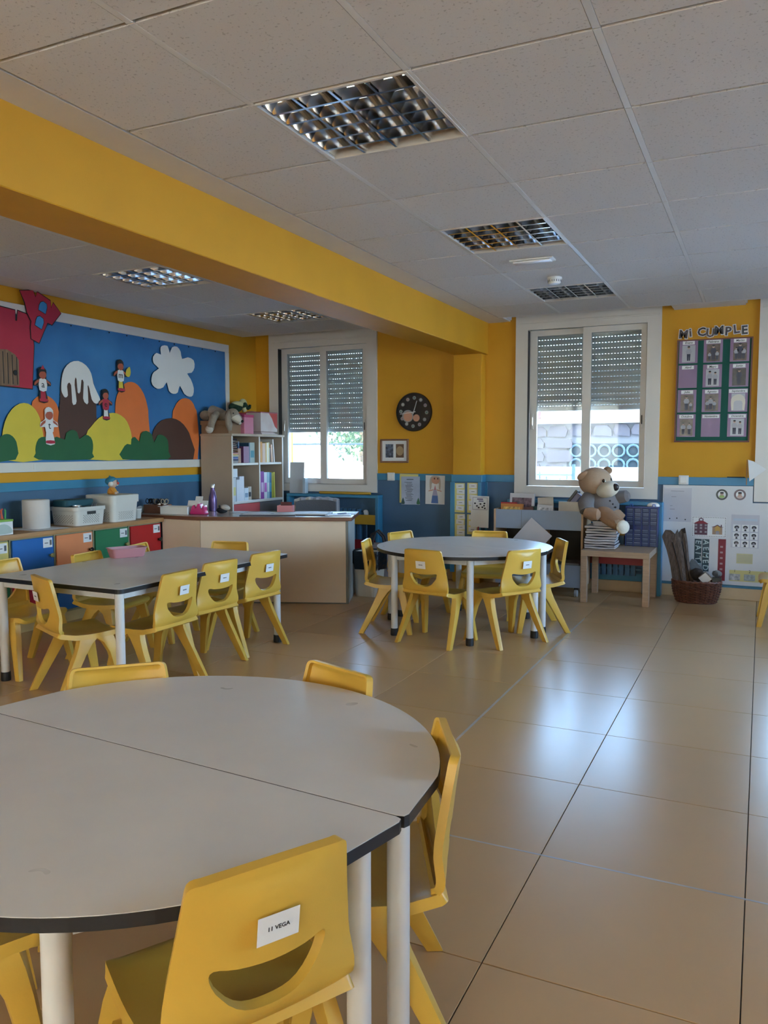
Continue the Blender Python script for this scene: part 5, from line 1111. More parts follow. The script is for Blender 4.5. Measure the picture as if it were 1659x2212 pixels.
# lower right compartment
y = 6.962
for w, h, c, st, lab in ((0.062, 0.285, (0.26, 0.06, 0.30), (0.60, 0.45, 0.62), 'purple picture book on the lower shelf'), (0.055, 0.275, (0.66, 0.68, 0.74), (0.45, 0.10, 0.42), 'white picture book with a magenta blot'), (0.045, 0.275, (0.30, 0.48, 0.58), (0.65, 0.70, 0.72), 'light blue patterned picture book'), (0.035, 0.272, (0.03, 0.13, 0.28), (0.10, 0.35, 0.50), 'dark blue picture book beside the green one')):
    book(y, w, h, 0.25, c, lab, ZB, stripe=st); y += w+0.002
book(y, 0.035, 0.270, 0.25, (0.38, 0.36, 0.05), 'olive green picture book on the lower shelf', ZB); y += 0.047
book(y+0.0, 0.022, 0.272, 0.25, (0.62, 0.60, 0.12), 'slanting yellow-green picture book at the row end', ZB+0.001, lean=0.03); y += 0.034
book(y, 0.022, 0.225, 0.20, (0.10, 0.09, 0.07), 'small black flowered book at the end of the lower shelf', ZB, stripe=(0.45, 0.42, 0.20), xf=-4.74)
# on top of the bookcase
ZC = 1.4658
kraft = mat('kraft_card', (0.28, 0.17, 0.10), 0.75, var=0.05)
t = thing('kraft_box', 'brown kraft cardboard box under the grey plush dog', 'box', (-4.905, 6.60, ZC))
b = B(); b.box(-0.165, 0.165, -0.125, 0.125, 0, 0.115); b.obj('box_body', kraft, t, bevel=0.002); b = B(); b.box(-0.172, 0.172, -0.132, 0.132, 0.085, 0.128); b.box(-0.160, 0.160, -0.12, 0.12, 0.1155, 0.127); b.obj('lid', kraft, t, bevel=0.002)
plg = mat('grey_beige_plush', (0.30, 0.25, 0.20), 0.95, var=0.12, vscale=30, bump=0.5, bscale=120); plw = mat('off_white_plush', (0.58, 0.54, 0.48), 0.95, bump=0.4, bscale=120)
t = thing('plush_dog', 'floppy grey-beige plush dog lying on the kraft box', 'plush toy', (-4.90, 6.53, ZC+0.130))
b = B(); b.tube([(-0.12, 0.05, 0.05), (-0.08, 0.03, 0.075), (0.0, 0.03, 0.06), (0.08, 0.0, 0.045), (0.13, -0.01, 0.055)], [0.045, 0.078, 0.062, 0.046, 0.042], 16); b.obj('body', plg, t, smooth=True)
b = B(); b.ball((-0.14, -0.02, 0.052), (0.055, 0.06, 0.05), 16, 12); b.obj('haunch', plg, t, smooth=True)
l = B(); l.tube([(0.02, -0.05, 0.06), (0.03, -0.115, 0.03), (0.01, -0.128, -0.04), (0.0, -0.130, -0.085)], [0.036, 0.04, 0.034, 0.036], 14); lo = l.obj('leg', plg, t, smooth=True)
b = B(); b.ball((-0.005, -0.140, -0.090), (0.044, 0.030, 0.040), 14, 10); b.obj('paw', plw, lo, smooth=True)
b = B(); b.ball((0.175, 0.0, 0.055), (0.062, 0.058, 0.062), 18, 12); hd = b.obj('head', plg, t, smooth=True)
b = B(); b.tube([(0.19, 0.0, 0.035), (0.235, 0.01, 0.0), (0.262, 0.015, -0.022)], [0.048, 0.038, 0.026], 14); b.obj('snout', plw, hd, smooth=True)
b = B(); b.ball((0.278, 0.012, -0.012), 0.015, 10, 8); b.obj('nose', black, hd, smooth=True)
b = B(); b.ball((0.215, -0.045, 0.065), 0.007, 8, 6); b.obj('eye', black, hd, smooth=True)
b = B(); b.tube([(0.165, -0.055, 0.085), (0.175, -0.080, 0.03), (0.19, -0.085, -0.05), (0.195, -0.08, -0.105)], [0.014, 0.03, 0.034, 0.018], 12); b.obj('ear', plg, hd, smooth=True)
b = B(); b.tube([(0.17, 0.055, 0.085), (0.19, 0.078, 0.03), (0.20, 0.08, -0.04)], [0.014, 0.03, 0.02], 12); b.obj('ear', plg, hd, smooth=True)
t = thing('pink_gift_box', 'bright pink lidded box on top of the bookcase', 'box', (-4.78, 6.755, ZC)); pkm = mat('pink_box_card', (0.58, 0.20, 0.29), 0.5, var=0.04); pkl = mat('deep_pink_lid', (0.45, 0.05, 0.14), 0.5)
b = B(); b.box(-0.09, 0.085, -0.075, 0.085, 0, 0.165); b.obj('box_body', pkm, t, bevel=0.002); b = B(); b.box(-0.094, 0.089, -0.079, 0.089, 0.1655, 0.192); b.obj('lid', pkl, t, bevel=0.002)
t = thing('red_box', 'dark red patterned box behind the pink box', 'box', (-4.955, 6.97, ZC)); b = B(); b.box(-0.11, 0.06, -0.12, 0.15, 0, 0.205); b.obj('box_body', mat('dark_red_print', (0.34, 0.02, 0.035), 0.4, var=0.2), t, bevel=0.002); b = B(); b.box(-0.113, 0.063, -0.123, 0.153, 0.2055, 0.222); b.obj('lid', mat('dark_red_lid', (0.22, 0.015, 0.03), 0.4), t)
t = thing('photo_box', 'glossy box printed with a soft pink photograph and red corner', 'box', (-4.795, 7.145, ZC+0.028)); b = B(); b.box(-0.10, 0.085, -0.15, 0.16, 0, 0.195); b.obj('box_body', mat('pale_pink_photo', (0.64, 0.50, 0.48), 0.25, var=0.12, vscale=7, col2=(0.72, 0.66, 0.64)), t, bevel=0.002)
b = B(); b.prism([(0.16, 0.195), (0.0, 0.195), (0.06, 0.14), (0.11, 0.06), (0.158, 0.03)], 0.0852, 0.0858, Matrix(((0,0,1,0),(1,0,0,0),(0,1,0,0),(0,0,0,1)))); b.obj('red_print', mat('coral_print', (0.60, 0.10, 0.09), 0.3), t)
b = B(); b.box(-0.104, 0.089, -0.154, 0.164, 0.1955, 0.205); b.obj('lid', mat('mauve_lid', (0.40, 0.10, 0.14), 0.4), t, bevel=0.002)
for i in range(4):
    b = B(); b.box(-0.1, 0.105-0.01*i, -0.165+0.008*i, 0.13-0.01*i, 0, 0.0055); b.obj('magazine', mat('pink_magazine', (0.62, 0.42, 0.42), 0.4) if i % 2 else paperm, None, label='thin magazine lying under the photo box', cat='magazine', group='magazines under the photo box', loc=(-4.795, 7.15, ZC+0.0065*i))
pgr = mat('dark_green_plush', (0.012, 0.035, 0.018), 0.95, bump=0.4); pcr = mat('cream_green_plush', (0.50, 0.48, 0.28), 0.95, bump=0.4)
t = thing('plush_elephant', 'dark green and cream plush elephant on the red box', 'plush toy', (-4.95, 6.92, ZC+0.2225))
b = B(); b.ball((0, -0.03, 0.055), (0.06, 0.095, 0.052), 18, 12); b.obj('body', pgr, t, smooth=True)
b = B(); b.ball((0.01, -0.01, 0.085), (0.055, 0.085, 0.035), 18, 12); b.obj('back_patch', pcr, t, smooth=True)
b = B(); b.ball((0.02, 0.075, 0.095), (0.04, 0.05, 0.055), 16, 12); h_ = b.obj('head', pcr, t, smooth=True)
b = B(); b.tube([(0.03, 0.11, 0.08), (0.035, 0.15, 0.05), (0.035, 0.175, 0.06), (0.035, 0.18, 0.09)], [0.022, 0.017, 0.014, 0.014], 12); b.obj('trunk', pgr, h_, smooth=True)
b = B(); b.ball((0.058, 0.06, 0.075), (0.012, 0.04, 0.035), 12, 8); b.obj('ear', pgr, h_, smooth=True)
for yy, c in ((-0.09, pgr), (0.04, pcr)): b = B(); b.tube([(0.05, yy, 0.05), (0.062, yy+0.01, 0.012)], [0.026, 0.022], 12); b.obj('leg', c, t, smooth=True)
t = thing('straw_hat', 'dusky pink rounded hat at the back of the bookcase top', 'hat', (-4.98, 7.225, ZC)); b = B(); b.lathe([(0.0, 0.255), (0.05, 0.25), (0.075, 0.21), (0.08, 0.0)], 20); b.obj('crown', mat('dusky_pink_felt', (0.34, 0.17, 0.13), 0.9), t, smooth=True)

# ------------------------------------------------------------------ things on the long table and floor
t = thing('pink_tray', 'shallow pink plastic tray on the long table', 'tray', (-3.775, 4.02, TH+0.0005), math.radians(62))
pp = mat('dusty_pink_plastic', (0.52, 0.24, 0.27), 0.35)
def prg(w, d, z, r=0.03): return [Vector((x, y, z)) for x, y in round_poly([(-w, -d), (w, -d), (w, d), (-w, d)], r, 4)]
b = B(); b.loft([prg(0.10, 0.052, 0), prg(0.104, 0.056, 0.004), prg(0.116, 0.066, 0.055), prg(0.118, 0.068, 0.058), prg(0.112, 0.062, 0.058), prg(0.10, 0.052, 0.006)]); b.obj('tray_body', pp, t, smooth=True, ang=50)
b = B(); b.loft([prg(0.118, 0.068, 0.0585), prg(0.122, 0.072, 0.060), prg(0.122, 0.072, 0.063), prg(0.112, 0.063, 0.0635), prg(0.112, 0.063, 0.0585)], caps=False); b.obj('rim', pp, t, smooth=True, ang=50)
# waste bin with black bag
t = thing('waste_bin', 'beige plastic waste bin lined with a black bag', 'bin', (-3.155, 6.375, 0.0005))
binm = mat('beige_bin_plastic', (0.58, 0.52, 0.43), 0.5, var=0.03)
def br(s, z, r=0.05, wx=0.118, wy=0.105): return [Vector((x, y, z)) for x, y in round_poly([(-wx*s, -wy*s), (wx*s, -wy*s), (wx*s, wy*s), (-wx*s, wy*s)], r*s, 5)]
b = B(); b.loft([br(0.82, 0), br(0.86, 0.008), br(1.08, 0.385), br(1.10, 0.395), br(1.06, 0.395), br(0.82, 0.012)]); b.obj('bin_body', binm, t, smooth=True, ang=50)
bagm = mat('black_bin_bag', (0.010, 0.010, 0.012), 0.22, bump=0.6, bscale=25)
random.seed(9)
R_ = [br(1.0, 0.30, 0.05), br(1.10, 0.405, 0.05), br(1.155, 0.41, 0.05), br(1.165, 0.37, 0.05), br(1.17, 0.31, 0.05)]
for q, ring in enumerate(R_):
    for i, v in enumerate(ring):
        s = 1+0.02*math.sin(i*1.9+q)+0.015*math.sin(i*4.1); v.x *= s; v.y *= s
        if q == 4: v.z = 0.285+0.025*math.sin(i*0.8)+0.02*math.sin(i*2.3)-0.05*max(0, v.x/0.13)
b = B(); b.loft(R_, caps=False); b.obj('bin_bag', bagm, t, smooth=True, ang=80)
t = thing('backpack', 'grey-pink backpack with dark handles on the floor by the radiator', 'backpack', (-3.36, 6.98, 0.0005), 0.2)
bpm = mat('mauve_grey_canvas', (0.28, 0.22, 0.21), 0.85, var=0.08, bump=0.2); dkm = mat('dark_brown_strap', (0.035, 0.022, 0.018), 0.7)
def sr(s, z): return [Vector((x, y, z)) for x, y in round_poly([(-0.17*s, -0.10*s), (0.17*s, -0.10*s), (0.17*s, 0.10*s), (-0.17*s, 0.10*s)], 0.07*s, 5)]
b = B(); b.loft([sr(0.9, 0), sr(1.0, 0.03), sr(1.02, 0.2), sr(0.9, 0.32), sr(0.62, 0.385), sr(0.3, 0.40)]); b.obj('bag_body', bpm, t, smooth=True, ang=60)
b = B(); b.tube([(-0.10, -0.105, 0.25), (0, -0.115, 0.262), (0.10, -0.105, 0.25)], 0.005, 6); b.obj('zip', dkm, t)
for s in (-1, 1): b = B(); b.tube([(-0.09+0.03*s, -0.06*s, 0.33), (-0.05+0.03*s, -0.05*s, 0.47), (0.0, -0.04*s, 0.52), (0.06, -0.04*s, 0.46), (0.09, -0.06*s, 0.33)], 0.011, 8); b.obj('handle', dkm, t, smooth=True)
# ------------------------------------------------------------------ things hung on the back wall
OFF = 0.0006
def sheet_on(M, w, h, th, m, name, parent=None, poly=None, **k):
    b = B(); b.prism(poly or [(-w/2, -h/2), (w/2, -h/2), (w/2, h/2), (-w/2, h/2)], 0, th, M); return b.obj(name, m, parent, **k)
clockb = mat('black_clock_face', (0.008, 0.008, 0.009), 0.25); silv = mat('silver_grey_print', (0.30, 0.29, 0.28), 0.4); peach = mat('peach_print', (0.55, 0.27, 0.17), 0.5)
t = thing('wall_clock', 'round black wall clock with pale discs for hours', 'clock', (-3.206, WALL_Y-OFF, 1.684)); CK = Matrix(((1,0,0,0),(0,0,-1,0),(0,1,0,0),(0,0,0,1)))
b = B(); b.lathe([(0, 0), (0.196, 0), (0.196, 0.018), (0.190, 0.026), (0.182, 0.026), (0.180, 0.018), (0, 0.018)], 48, M=CK); b.obj('case', clockb, t, smooth=True, ang=40)
for i in range(12):
    a = PI/2-2*PI*i/12-0.05; b = B(); b.cyl((0, 0, 0.0182), (0, 0, 0.0195), 0.0185, n=18); b.v = [tuple(CK @ (Vector(v)+Vector((0.142*math.cos(a), 0.142*math.sin(a), 0)))) for v in b.v]; m_ = b.obj('hour_disc', silv, t)
    b = B(); b.cyl((0, 0, 0.0197), (0, 0, 0.0202), 0.009, n=12); b.v = [tuple(CK @ (Vector(v)+Vector((0.142*math.cos(a), 0.142*math.sin(a), 0)))) for v in b.v]; b.obj('disc_centre', mat('disc_tint_%d' % (i % 3), ((0.10, 0.20, 0.16), (0.42, 0.40, 0.38), (0.30, 0.18, 0.20))[i % 3], 0.5), m_)
b = B(); b.cyl((0, 0, 0.0182), (0, 0, 0.019), 0.062, n=28); b.v = [tuple(CK @ (Vector(v)+Vector((-0.065, -0.040, 0)))) for v in b.v]; b.obj('printed_ring', silv, t)
b = B(); b.cyl((0, 0, 0.0192), (0, 0, 0.0198), 0.048, n=28); b.v = [tuple(CK @ (Vector(v)+Vector((-0.063, -0.044, 0)))) for v in b.v]; b.obj('printed_disc', peach, t)
b = B(); b.cyl((0, 0, 0.0200), (0, 0, 0.0205), 0.036, n=24); b.v = [tuple(CK @ (Vector(v)+Vector((0.030, -0.060, 0)))) for v in b.v]; b.obj('printed_disc', peach, t)
for (x1, y1, w) in ((0.036, 0.112, 0.004), (-0.150, -0.020, 0.004)):
    d = Vector((x1, y1)).normalized(); n = Vector((-d.y, d.x))*w; b = B(); b.prism([tuple(-d*0.02-n), tuple(Vector((x1, y1))-n*0.5), tuple(Vector((x1, y1))+n*0.5), tuple(-d*0.02+n)], 0.0212, 0.0222, CK); b.obj('hand', white_pl, t)
woodf = mat('walnut_frame', (0.24, 0.11, 0.06), 0.4, var=0.15, vscale=14)
t = thing('framed_picture', 'small wooden frame with two prints in a white mount', 'picture', (-3.424, WALL_Y-OFF, 1.292))
for (x0, x1, y0, y1) in ((-0.158, 0.158, 0.105, 0.122), (-0.158, 0.158, -0.122, -0.105), (-0.158, -0.141, -0.1045, 0.1045), (0.141, 0.158, -0.1045, 0.1045)): b = B(); b.box(x0, x1, -0.022, 0, y0, y1); b.obj('frame_rail', woodf, t, bevel=0.002)
sheet_on(CK @ T(0, 0, 0.002), 0.28, 0.208, 0.004, paperm, 'mount', t)
sheet_on(CK @ T(-0.058, 0, 0.0065), 0.088, 0.138, 0.0008, mat('blue_grey_photo', (0.10, 0.12, 0.17), 0.35, var=0.9, vscale=40), 'photo', t)
p_ = sheet_on(CK @ T(0.060, 0, 0.0065), 0.088, 0.138, 0.0008, mat('brown_print', (0.16, 0.085, 0.045), 0.5), 'print', t)
b = B(); b.prism(circle_poly(0, 0, 0.040, 0.048, 28), 0.0075, 0.0085, CK @ T(0.060, 0, 0)); b.obj('oval_medallion', mat('kraft_oval', (0.40, 0.27, 0.14), 0.5), p_)
def switch(x, z, lab):
    t = thing('light_switch', lab, 'switch', (x, WALL_Y-0.0185, z)); b = B(); b.box(-0.041, 0.041, -0.010, 0, -0.041, 0.041); b.obj('plate', white_pl, t, bevel=0.004, seg=2)
    b = B(); b.box(-0.029, 0.029, -0.015, -0.0102, -0.029, 0.029); b.obj('rocker', white_pl, t, bevel=0.003)
switch(-3.457, 1.028, 'white light switch on the blue rail below the picture frame'); switch(-0.620, 1.034, 'white light switch on the blue rail above the white poster board')
yelp = mat('pale_yellow_paper', (0.68, 0.60, 0.20), 0.6); blup = mat('lilac_blue_print', (0.40, 0.46, 0.58), 0.5, var=0.12, vscale=6)
def pinned(x, z, w, h, lab, m, name='wall_sheet', off=0.0195, tilt=0.0, cat='poster', Y=WALL_Y):
    t = thing(name, lab, cat, (x, Y-off, z), 0, rot=(0, tilt, 0)); sheet_on(CK, w, h, 0.0008, m, 'paper', t); return t
t = pinned(-3.258, 0.908, 0.205, 0.295, 'yellow backing sheet behind the printed class list', yelp, 'paper_sheet', 0.0192, 0.01, 'paper')
t = pinned(-3.238, 0.888, 0.208, 0.287, 'printed class list on bluish leafy paper', blup, 'class_list', 0.0206, -0.01)
for i in range(19): sheet_on(CK @ T(-0.025+0.004*((i*7) % 5), 0.085-0.0105*i, 0.0009), 0.085-0.01*((i*3) % 4), 0.0032, 0.0002, inkm, 'text_line', t)
sheet_on(CK @ T(-0.005, 0.113, 0.0009), 0.075, 0.006, 0.0002, inkm, 'title_line', t)
for x, c in ((0.085, (0.05, 0.16, 0.08)), (-0.085, (0.04, 0.10, 0.10))): b = B(); b.prism(smooth_poly([(x-0.02, -0.135), (x+0.018, -0.135), (x+0.008, -0.09), (x, -0.075), (x-0.01, -0.095)], 3), 0.0009, 0.0012, CK); b.obj('leaf_print', mat('leaf_print_%d' % int(x*1000), c, 0.6), t)
t = pinned(-2.970, 0.900, 0.208, 0.290, 'child drawing of a girl in a pink and blue dress', paperm, 'child_drawing', 0.0195, 0.012)
def draw(pts, c, l, nm, sm=3): b = B(); b.prism(smooth_poly(pts, sm) if sm > 1 else pts, 0.0008+0.0002*l, 0.001+0.0002*l, CK); b.obj(nm, c, t)
hairc = mat('crayon_beige', (0.48, 0.40, 0.33), 0.8); facc = mat('crayon_peach', (0.60, 0.32, 0.22), 0.8); pinc = mat('crayon_pink', (0.55, 0.22, 0.24), 0.8); lilc = mat('crayon_lilac', (0.42, 0.38, 0.52), 0.8); blcr = mat('crayon_blue', (0.10, 0.18, 0.42), 0.8)
draw([(-0.055, 0.0), (-0.06, 0.09), (-0.04, 0.135), (0.01, 0.14), (0.05, 0.125), (0.06, 0.06), (0.055, 0.0), (0.04, 0.02), (0.035, 0.07), (-0.03, 0.07), (-0.04, 0.02)], hairc, 1, 'hair')
draw([(-0.04, 0.09), (-0.02, 0.065), (0.02, 0.06), (0.045, 0.085), (0.04, 0.115), (0, 0.128), (-0.035, 0.118)], facc, 2, 'face')
for x in (-0.008, 0.028): draw([(x-0.005, 0.105), (x+0.005, 0.105), (x+0.006, 0.122), (x-0.006, 0.122)], inkm, 3, 'eye', 1)
draw([(-0.012, 0.0), (0.012, 0.0), (0.0, 0.05)], pinc, 2, 'collar', 1); draw([(-0.03, -0.06), (0.03, -0.06), (0.014, 0.01), (-0.014, 0.01)], lilc, 1, 'bodice', 1); draw([(-0.04, -0.135), (0.036, -0.135), (0.03, -0.058), (-0.03, -0.058)], blcr, 2, 'skirt', 1)
for s in (-1, 1): draw([(s*0.02, -0.005), (s*0.07, -0.018), (s*0.07, -0.008), (s*0.02, 0.006)], facc, 2, 'arm', 1)
# name strips on the column
YC = 7.382
for (x, z0, z1, lab, seed) in ((-2.665, 0.690, 0.978, 'upper yellow strip of name cards beside the column edge', 1), (-2.662, 0.40, 0.678, 'lower yellow strip of name cards behind the round table', 2), (-2.534, 0.690, 0.982, 'upper yellow name strip half covered by the printed notice', 3), (-2.534, 0.48, 0.675, 'lower yellow name strip under the printed notice', 4)):
    t = thing('name_strip', lab, 'name cards', (x, YC-0.0004, (z0+z1)/2)); h = z1-z0; sheet_on(CK, 0.104, h, 0.0008, yelp, 'yellow_strip', t); random.seed(seed)
    n = int(h/0.052)
    for i in range(n):
        M_ = CK @ T(0.008+random.uniform(-0.006, 0.006), h/2-0.03-i*(h-0.02)/n, 0.001+0.0006*(i % 2)) @ Rz(random.uniform(-0.10, 0.10)); c_ = sheet_on(M_, 0.080, 0.044, 0.0005, paperm, 'name_card', t); sheet_on(M_ @ T(0, 0, 0.0006), 0.034, 0.004, 0.0002, inkm, 'printed_name', c_)
t = thing('printed_notice', 'white printed notice hanging at the column edge', 'notice', (-2.452, YC-0.0165, 0.705), 0, rot=(0.0, 0.015, 0))
sheet_on(CK, 0.180, 0.305, 0.0008, paperm, 'paper', t)
frm = mat('violet_ink', (0.08, 0.06, 0.16), 0.6)
for (x, y, w, h) in ((0, 0.138, 0.15, 0.003), (0, 0.020, 0.15, 0.003), (-0.0735, 0.079, 0.003, 0.117), (0.0735, 0.079, 0.003, 0.117), (0, 0.122, 0.06, 0.010), (0.01, 0.104, 0.05, 0.008)): sheet_on(CK @ T(x, y, 0.0009), w, h, 0.0002, frm, 'printed_line', t)
for (x, y) in ((-0.05, 0.08), (-0.03, 0.055), (-0.012, 0.04), (0.005, 0.075), (0.045, 0.082), (0.042, 0.06), (0.025, 0.045), (0.05, 0.035)): b = B(); b.prism(circle_poly(x, y, 0.010, 0.008, 10), 0.0009, 0.0011, CK); b.obj('printed_blot', inkm, t)
b = B(); b.box(-2.470, -2.458, 7.3560, 7.3640, 0.30, 0.56); b.obj('red_ruler', rbar, None, label='red strip hanging below the printed notice', cat='ruler')

# ------------------------------------------------------------------ birthday board
t = thing('birthday_board', 'birthday board with month cards on green in a thin reddish frame', 'board', (-0.410, WALL_Y-OFF, 1.372), 0, rot=(0, 0.006, 0))
rosef = mat('rosewood_frame', (0.16, 0.06, 0.045), 0.5); bgreen = mat('bottle_green_felt', (0.008, 0.085, 0.06), 0.85); mauve = mat('mauve_card', (0.24, 0.15, 0.26), 0.35, var=0.05)
b = B(); b.box(-0.292, 0.298, -0.008, 0, 0, 0.875); b.obj('felt_panel', bgreen, t)
for (x0, x1, z0, z1) in ((-0.30, 0.306, -0.008, 0.006), (-0.30, 0.306, 0.869, 0.880), (-0.30, -0.287, 0.0065, 0.8685), (0.293, 0.306, 0.0065, 0.8685)): b = B(); b.box(x0, x1, -0.014, 0, z0, z1); b.obj('frame_rail', rosef, t)
MON = ['Enero', 'Febrero', 'Marzo', 'Abril', 'Mayo', 'Junio', 'Julio', 'Agosto', 'Septiembre', 'Octubre', 'Noviembre', 'Diciembre']
ph_bg = [mat('photo_grey_light', (0.42, 0.42, 0.46), 0.25), mat('photo_brown', (0.13, 0.10, 0.085), 0.25, var=0.3, vscale=25), mat('photo_dark', (0.06, 0.055, 0.055), 0.25, var=0.3, vscale=25)]
clo = mat('photo_navy_clothes', (0.025, 0.03, 0.06), 0.4); fac = mat('photo_skin', (0.42, 0.28, 0.22), 0.4); shi = mat('photo_pale_shirt', (0.32, 0.32, 0.36), 0.4); swt = mat('photo_cream_jumper', (0.58, 0.54, 0.46), 0.3)
def mini(parent, M, x, y, h, shirt=shi):
    def q(pts, c, nm, l): b = B(); b.prism(pts, 0.0002*l, 0.0002*l+0.0002, M @ T(x, y, 0)); b.obj(nm, c, parent)
    q([(-0.10*h, 0), (-0.01*h, 0), (0, 0.35*h), (0.01*h, 0), (0.10*h, 0), (0.12*h, 0.48*h), (-0.12*h, 0.48*h)], clo, 'trousers', 1); q([(-0.14*h, 0.46*h), (0.14*h, 0.46*h), (0.20*h, 0.62*h), (0.12*h, 0.80*h), (-0.12*h, 0.80*h), (-0.20*h, 0.62*h)], shirt, 'shirt', 2)
    q(circle_poly(0, 0.90*h, 0.085*h, 0.10*h, 12), fac, 'face', 2); q(circle_poly(0, 0.96*h, 0.088*h, 0.06*h, 12), inkm, 'hair', 3)
for i, mn in enumerate(MON):
    c, r = i % 3, i//3; cx = (-0.205, -0.006, 0.204)[c]; cz = 0.775-0.2125*r
    M = CK @ T(cx, cz, 0.0082); cd = sheet_on(M, 0.152, 0.196, 0.0006, mauve, 'month_card', t)
    lw_ = 0.05+0.0095*len(mn); l_ = sheet_on(M @ T(0, 0.078, 0.0007), min(lw_, 0.15), 0.030, 0.0004, paperm, 'month_label', cd)
    text_mesh(mn, 0.026 if len(mn) < 9 else 0.0225, M @ T(0, 0.078, 0.0012), inkm, 'month_name', cd, th=0.0001, shear=0.25, bold=0.0004)
    if mn in ('Abril', 'Noviembre'): continue
    k_ = {'Enero': 0, 'Mayo': 0, 'Diciembre': 0, 'Septiembre': 0, 'Junio': 2}.get(mn, 1)
    ph = sheet_on(M @ T(0.002, -0.016, 0.0007), 0.106, 0.146, 0.0003, ph_bg[k_], 'photo', cd); Mp = M @ T(0.002, -0.080, 0.0011)
    if mn == 'Septiembre':
        b = B(); b.prism(smooth_poly([(-0.05, 0.0), (-0.055, 0.09), (-0.02, 0.125), (0.025, 0.125), (0.055, 0.085), (0.05, 0.0), (0.035, 0.005), (0.03, 0.07), (-0.03, 0.07), (-0.035, 0.005)], 3), 0.0002, 0.0005, Mp); b.obj('cream_jumper', swt, ph)
    elif k_ == 0 and mn == 'Enero': mini(ph, Mp, 0, 0.004, 0.125)
    elif mn in ('Mayo', 'Diciembre'): mini(ph, Mp, -0.022, 0.004, 0.118); mini(ph, Mp, 0.022, 0.004, 0.108)
    else:
        for x_, h_ in {'Junio': ((0, 0.125),), 'Febrero': ((-0.03, 0.07), (0.0, 0.125), (0.03, 0.08)), 'Marzo': ((-0.028, 0.10), (0.0, 0.13), (0.028, 0.10)), 'Julio': ((-0.005, 0.12), (0.03, 0.07)), 'Agosto': ((-0.034, 0.085), (-0.008, 0.11), (0.022, 0.08)), 'Octubre': ((-0.025, 0.10), (0.025, 0.10))}[mn]: mini(ph, Mp, x_, 0.004, h_, clo if x_ == 0 else shi)
x = -0.285
lw_m = [mat('letter_photo_%d' % i, c, 0.35, var=0.5, vscale=30) for i, c in enumerate(((0.05, 0.04, 0.05), (0.10, 0.07, 0.07), (0.03, 0.03, 0.04)))]
for i, ch in enumerate('Mi CUMPLE'):
    if ch == ' ': x += 0.035; continue
    w = 0.070 if ch in 'MC' else (0.03 if ch == 'i' else 0.058); z = 0.925+(0.012 if i % 2 else 0.0)+0.004*i*(0 if i < 5 else 1)*0.3
    Ml = CK @ T(x+w/2, z, 0.0150) @ Rz((-0.08, 0.1, 0, 0.05, -0.06, 0.03, -0.02, 0.12, 0.05)[i])
    o = text_mesh(ch, 0.098, Ml, whc, 'letter_border', t, th=0.0006, bold=0.009); text_mesh(ch, 0.098, Ml @ T(0, 0, 0.0016), lw_m[i % 3], 'letter', o, th=0.0004, bold=0.003); x += w+0.006

# ------------------------------------------------------------------ white poster board under the birthday board
wbm = mat('white_poster_board', (0.60, 0.60, 0.61), 0.35, var=0.02)
t = thing('poster_board', 'white poster board low on the wall behind the basket', 'board', (-0.79, WALL_Y-0.0190, 0.13))
sheet_on(CK, 0, 0, 0.003, wbm, 'panel', t, poly=[(0, 0), (1.3, 0), (1.3, 0.715), (0.728, 0.715), (0.728, 0.858), (0, 0.858)])
def post(x, z, w, h, lab, m, name='poster', l=0, cat='poster', tilt=0.0):
    t = thing(name, lab, cat, (x, WALL_Y-0.0222-0.0008*l, z), 0, rot=(0, tilt, 0)); sheet_on(CK, w, h, 0.0006, m, 'paper', t); return t
lam_m = mat('laminated_sleeve', (0.50, 0.50, 0.55), 0.08, var=0.02)
t = post(-0.668, 0.815, 0.235, 0.30, 'laminated notice sheet with a few grey lines', lam_m, 'laminated_sheet')
for (x, y, w) in ((0.0, 0.12, 0.11), (-0.03, 0.07, 0.04), (-0.05, -0.01, 0.02), (-0.04, -0.04, 0.04)): sheet_on(CK @ T(x, y, 0.0007), w, 0.004, 0.0002, mat('faint_grey_ink', (0.20, 0.20, 0.23), 0.5), 'text_line', t)
for (x, y) in ((-0.06, -0.125), (0.0, -0.12), (0.07, -0.13)): b = B(); b.prism(circle_poly(x, y, 0.006, n=8), 0.0007, 0.0009, CK); b.obj('magnet', black, t)
for (x, z, ring, inn, lab) in ((-0.306, 0.912, (0.02, 0.03, 0.03), (0.28, 0.40, 0.12), 'round badge with dark ring and green-clad face'), (-0.163, 0.914, (0.14, 0.09, 0.10), (0.52, 0.33, 0.27), 'round badge with brown ring and pinkish face')):
    t = thing('round_badge', lab, 'badge', (x, WALL_Y-0.0222, z)); b = B(); b.prism(circle_poly(0, 0, 0.047, n=28), 0, 0.0006, CK); b.obj('ring', mat('ring_%d' % int(ring[0]*1000), ring, 0.3), t)
    b = B(); b.prism(circle_poly(0, 0, 0.032, n=24), 0.0007, 0.0010, CK); b.obj('disc', paperm, t); b = B(); b.prism(circle_poly(0, -0.016, 0.022, 0.014, 16), 0.0011, 0.0013, CK); b.obj('shoulders', mat('inn_%d' % int(inn[0]*1000), inn, 0.5), t); b = B(); b.prism(circle_poly(0, 0.005, 0.014, 0.014, 16), 0.0014, 0.0016, CK); b.obj('face', fac, t); b = B(); b.prism(circle_poly(0, 0.016, 0.016, 0.008, 14), 0.0017, 0.0019, CK); b.obj('hair', inkm, t)
t = post(-0.402, 0.628, 0.277, 0.178, 'poster of a red school and a yellow house in a dotted border', paperm, 'school_poster')
for i in range(20): sheet_on(CK @ T(-0.13+0.0137*i, 0.082, 0.0007), 0.006, 0.005, 0.0002, inkm, 'border_dot', t); sheet_on(CK @ T(-0.13+0.0137*i, -0.082, 0.0007), 0.006, 0.005, 0.0002, inkm, 'border_dot', t)
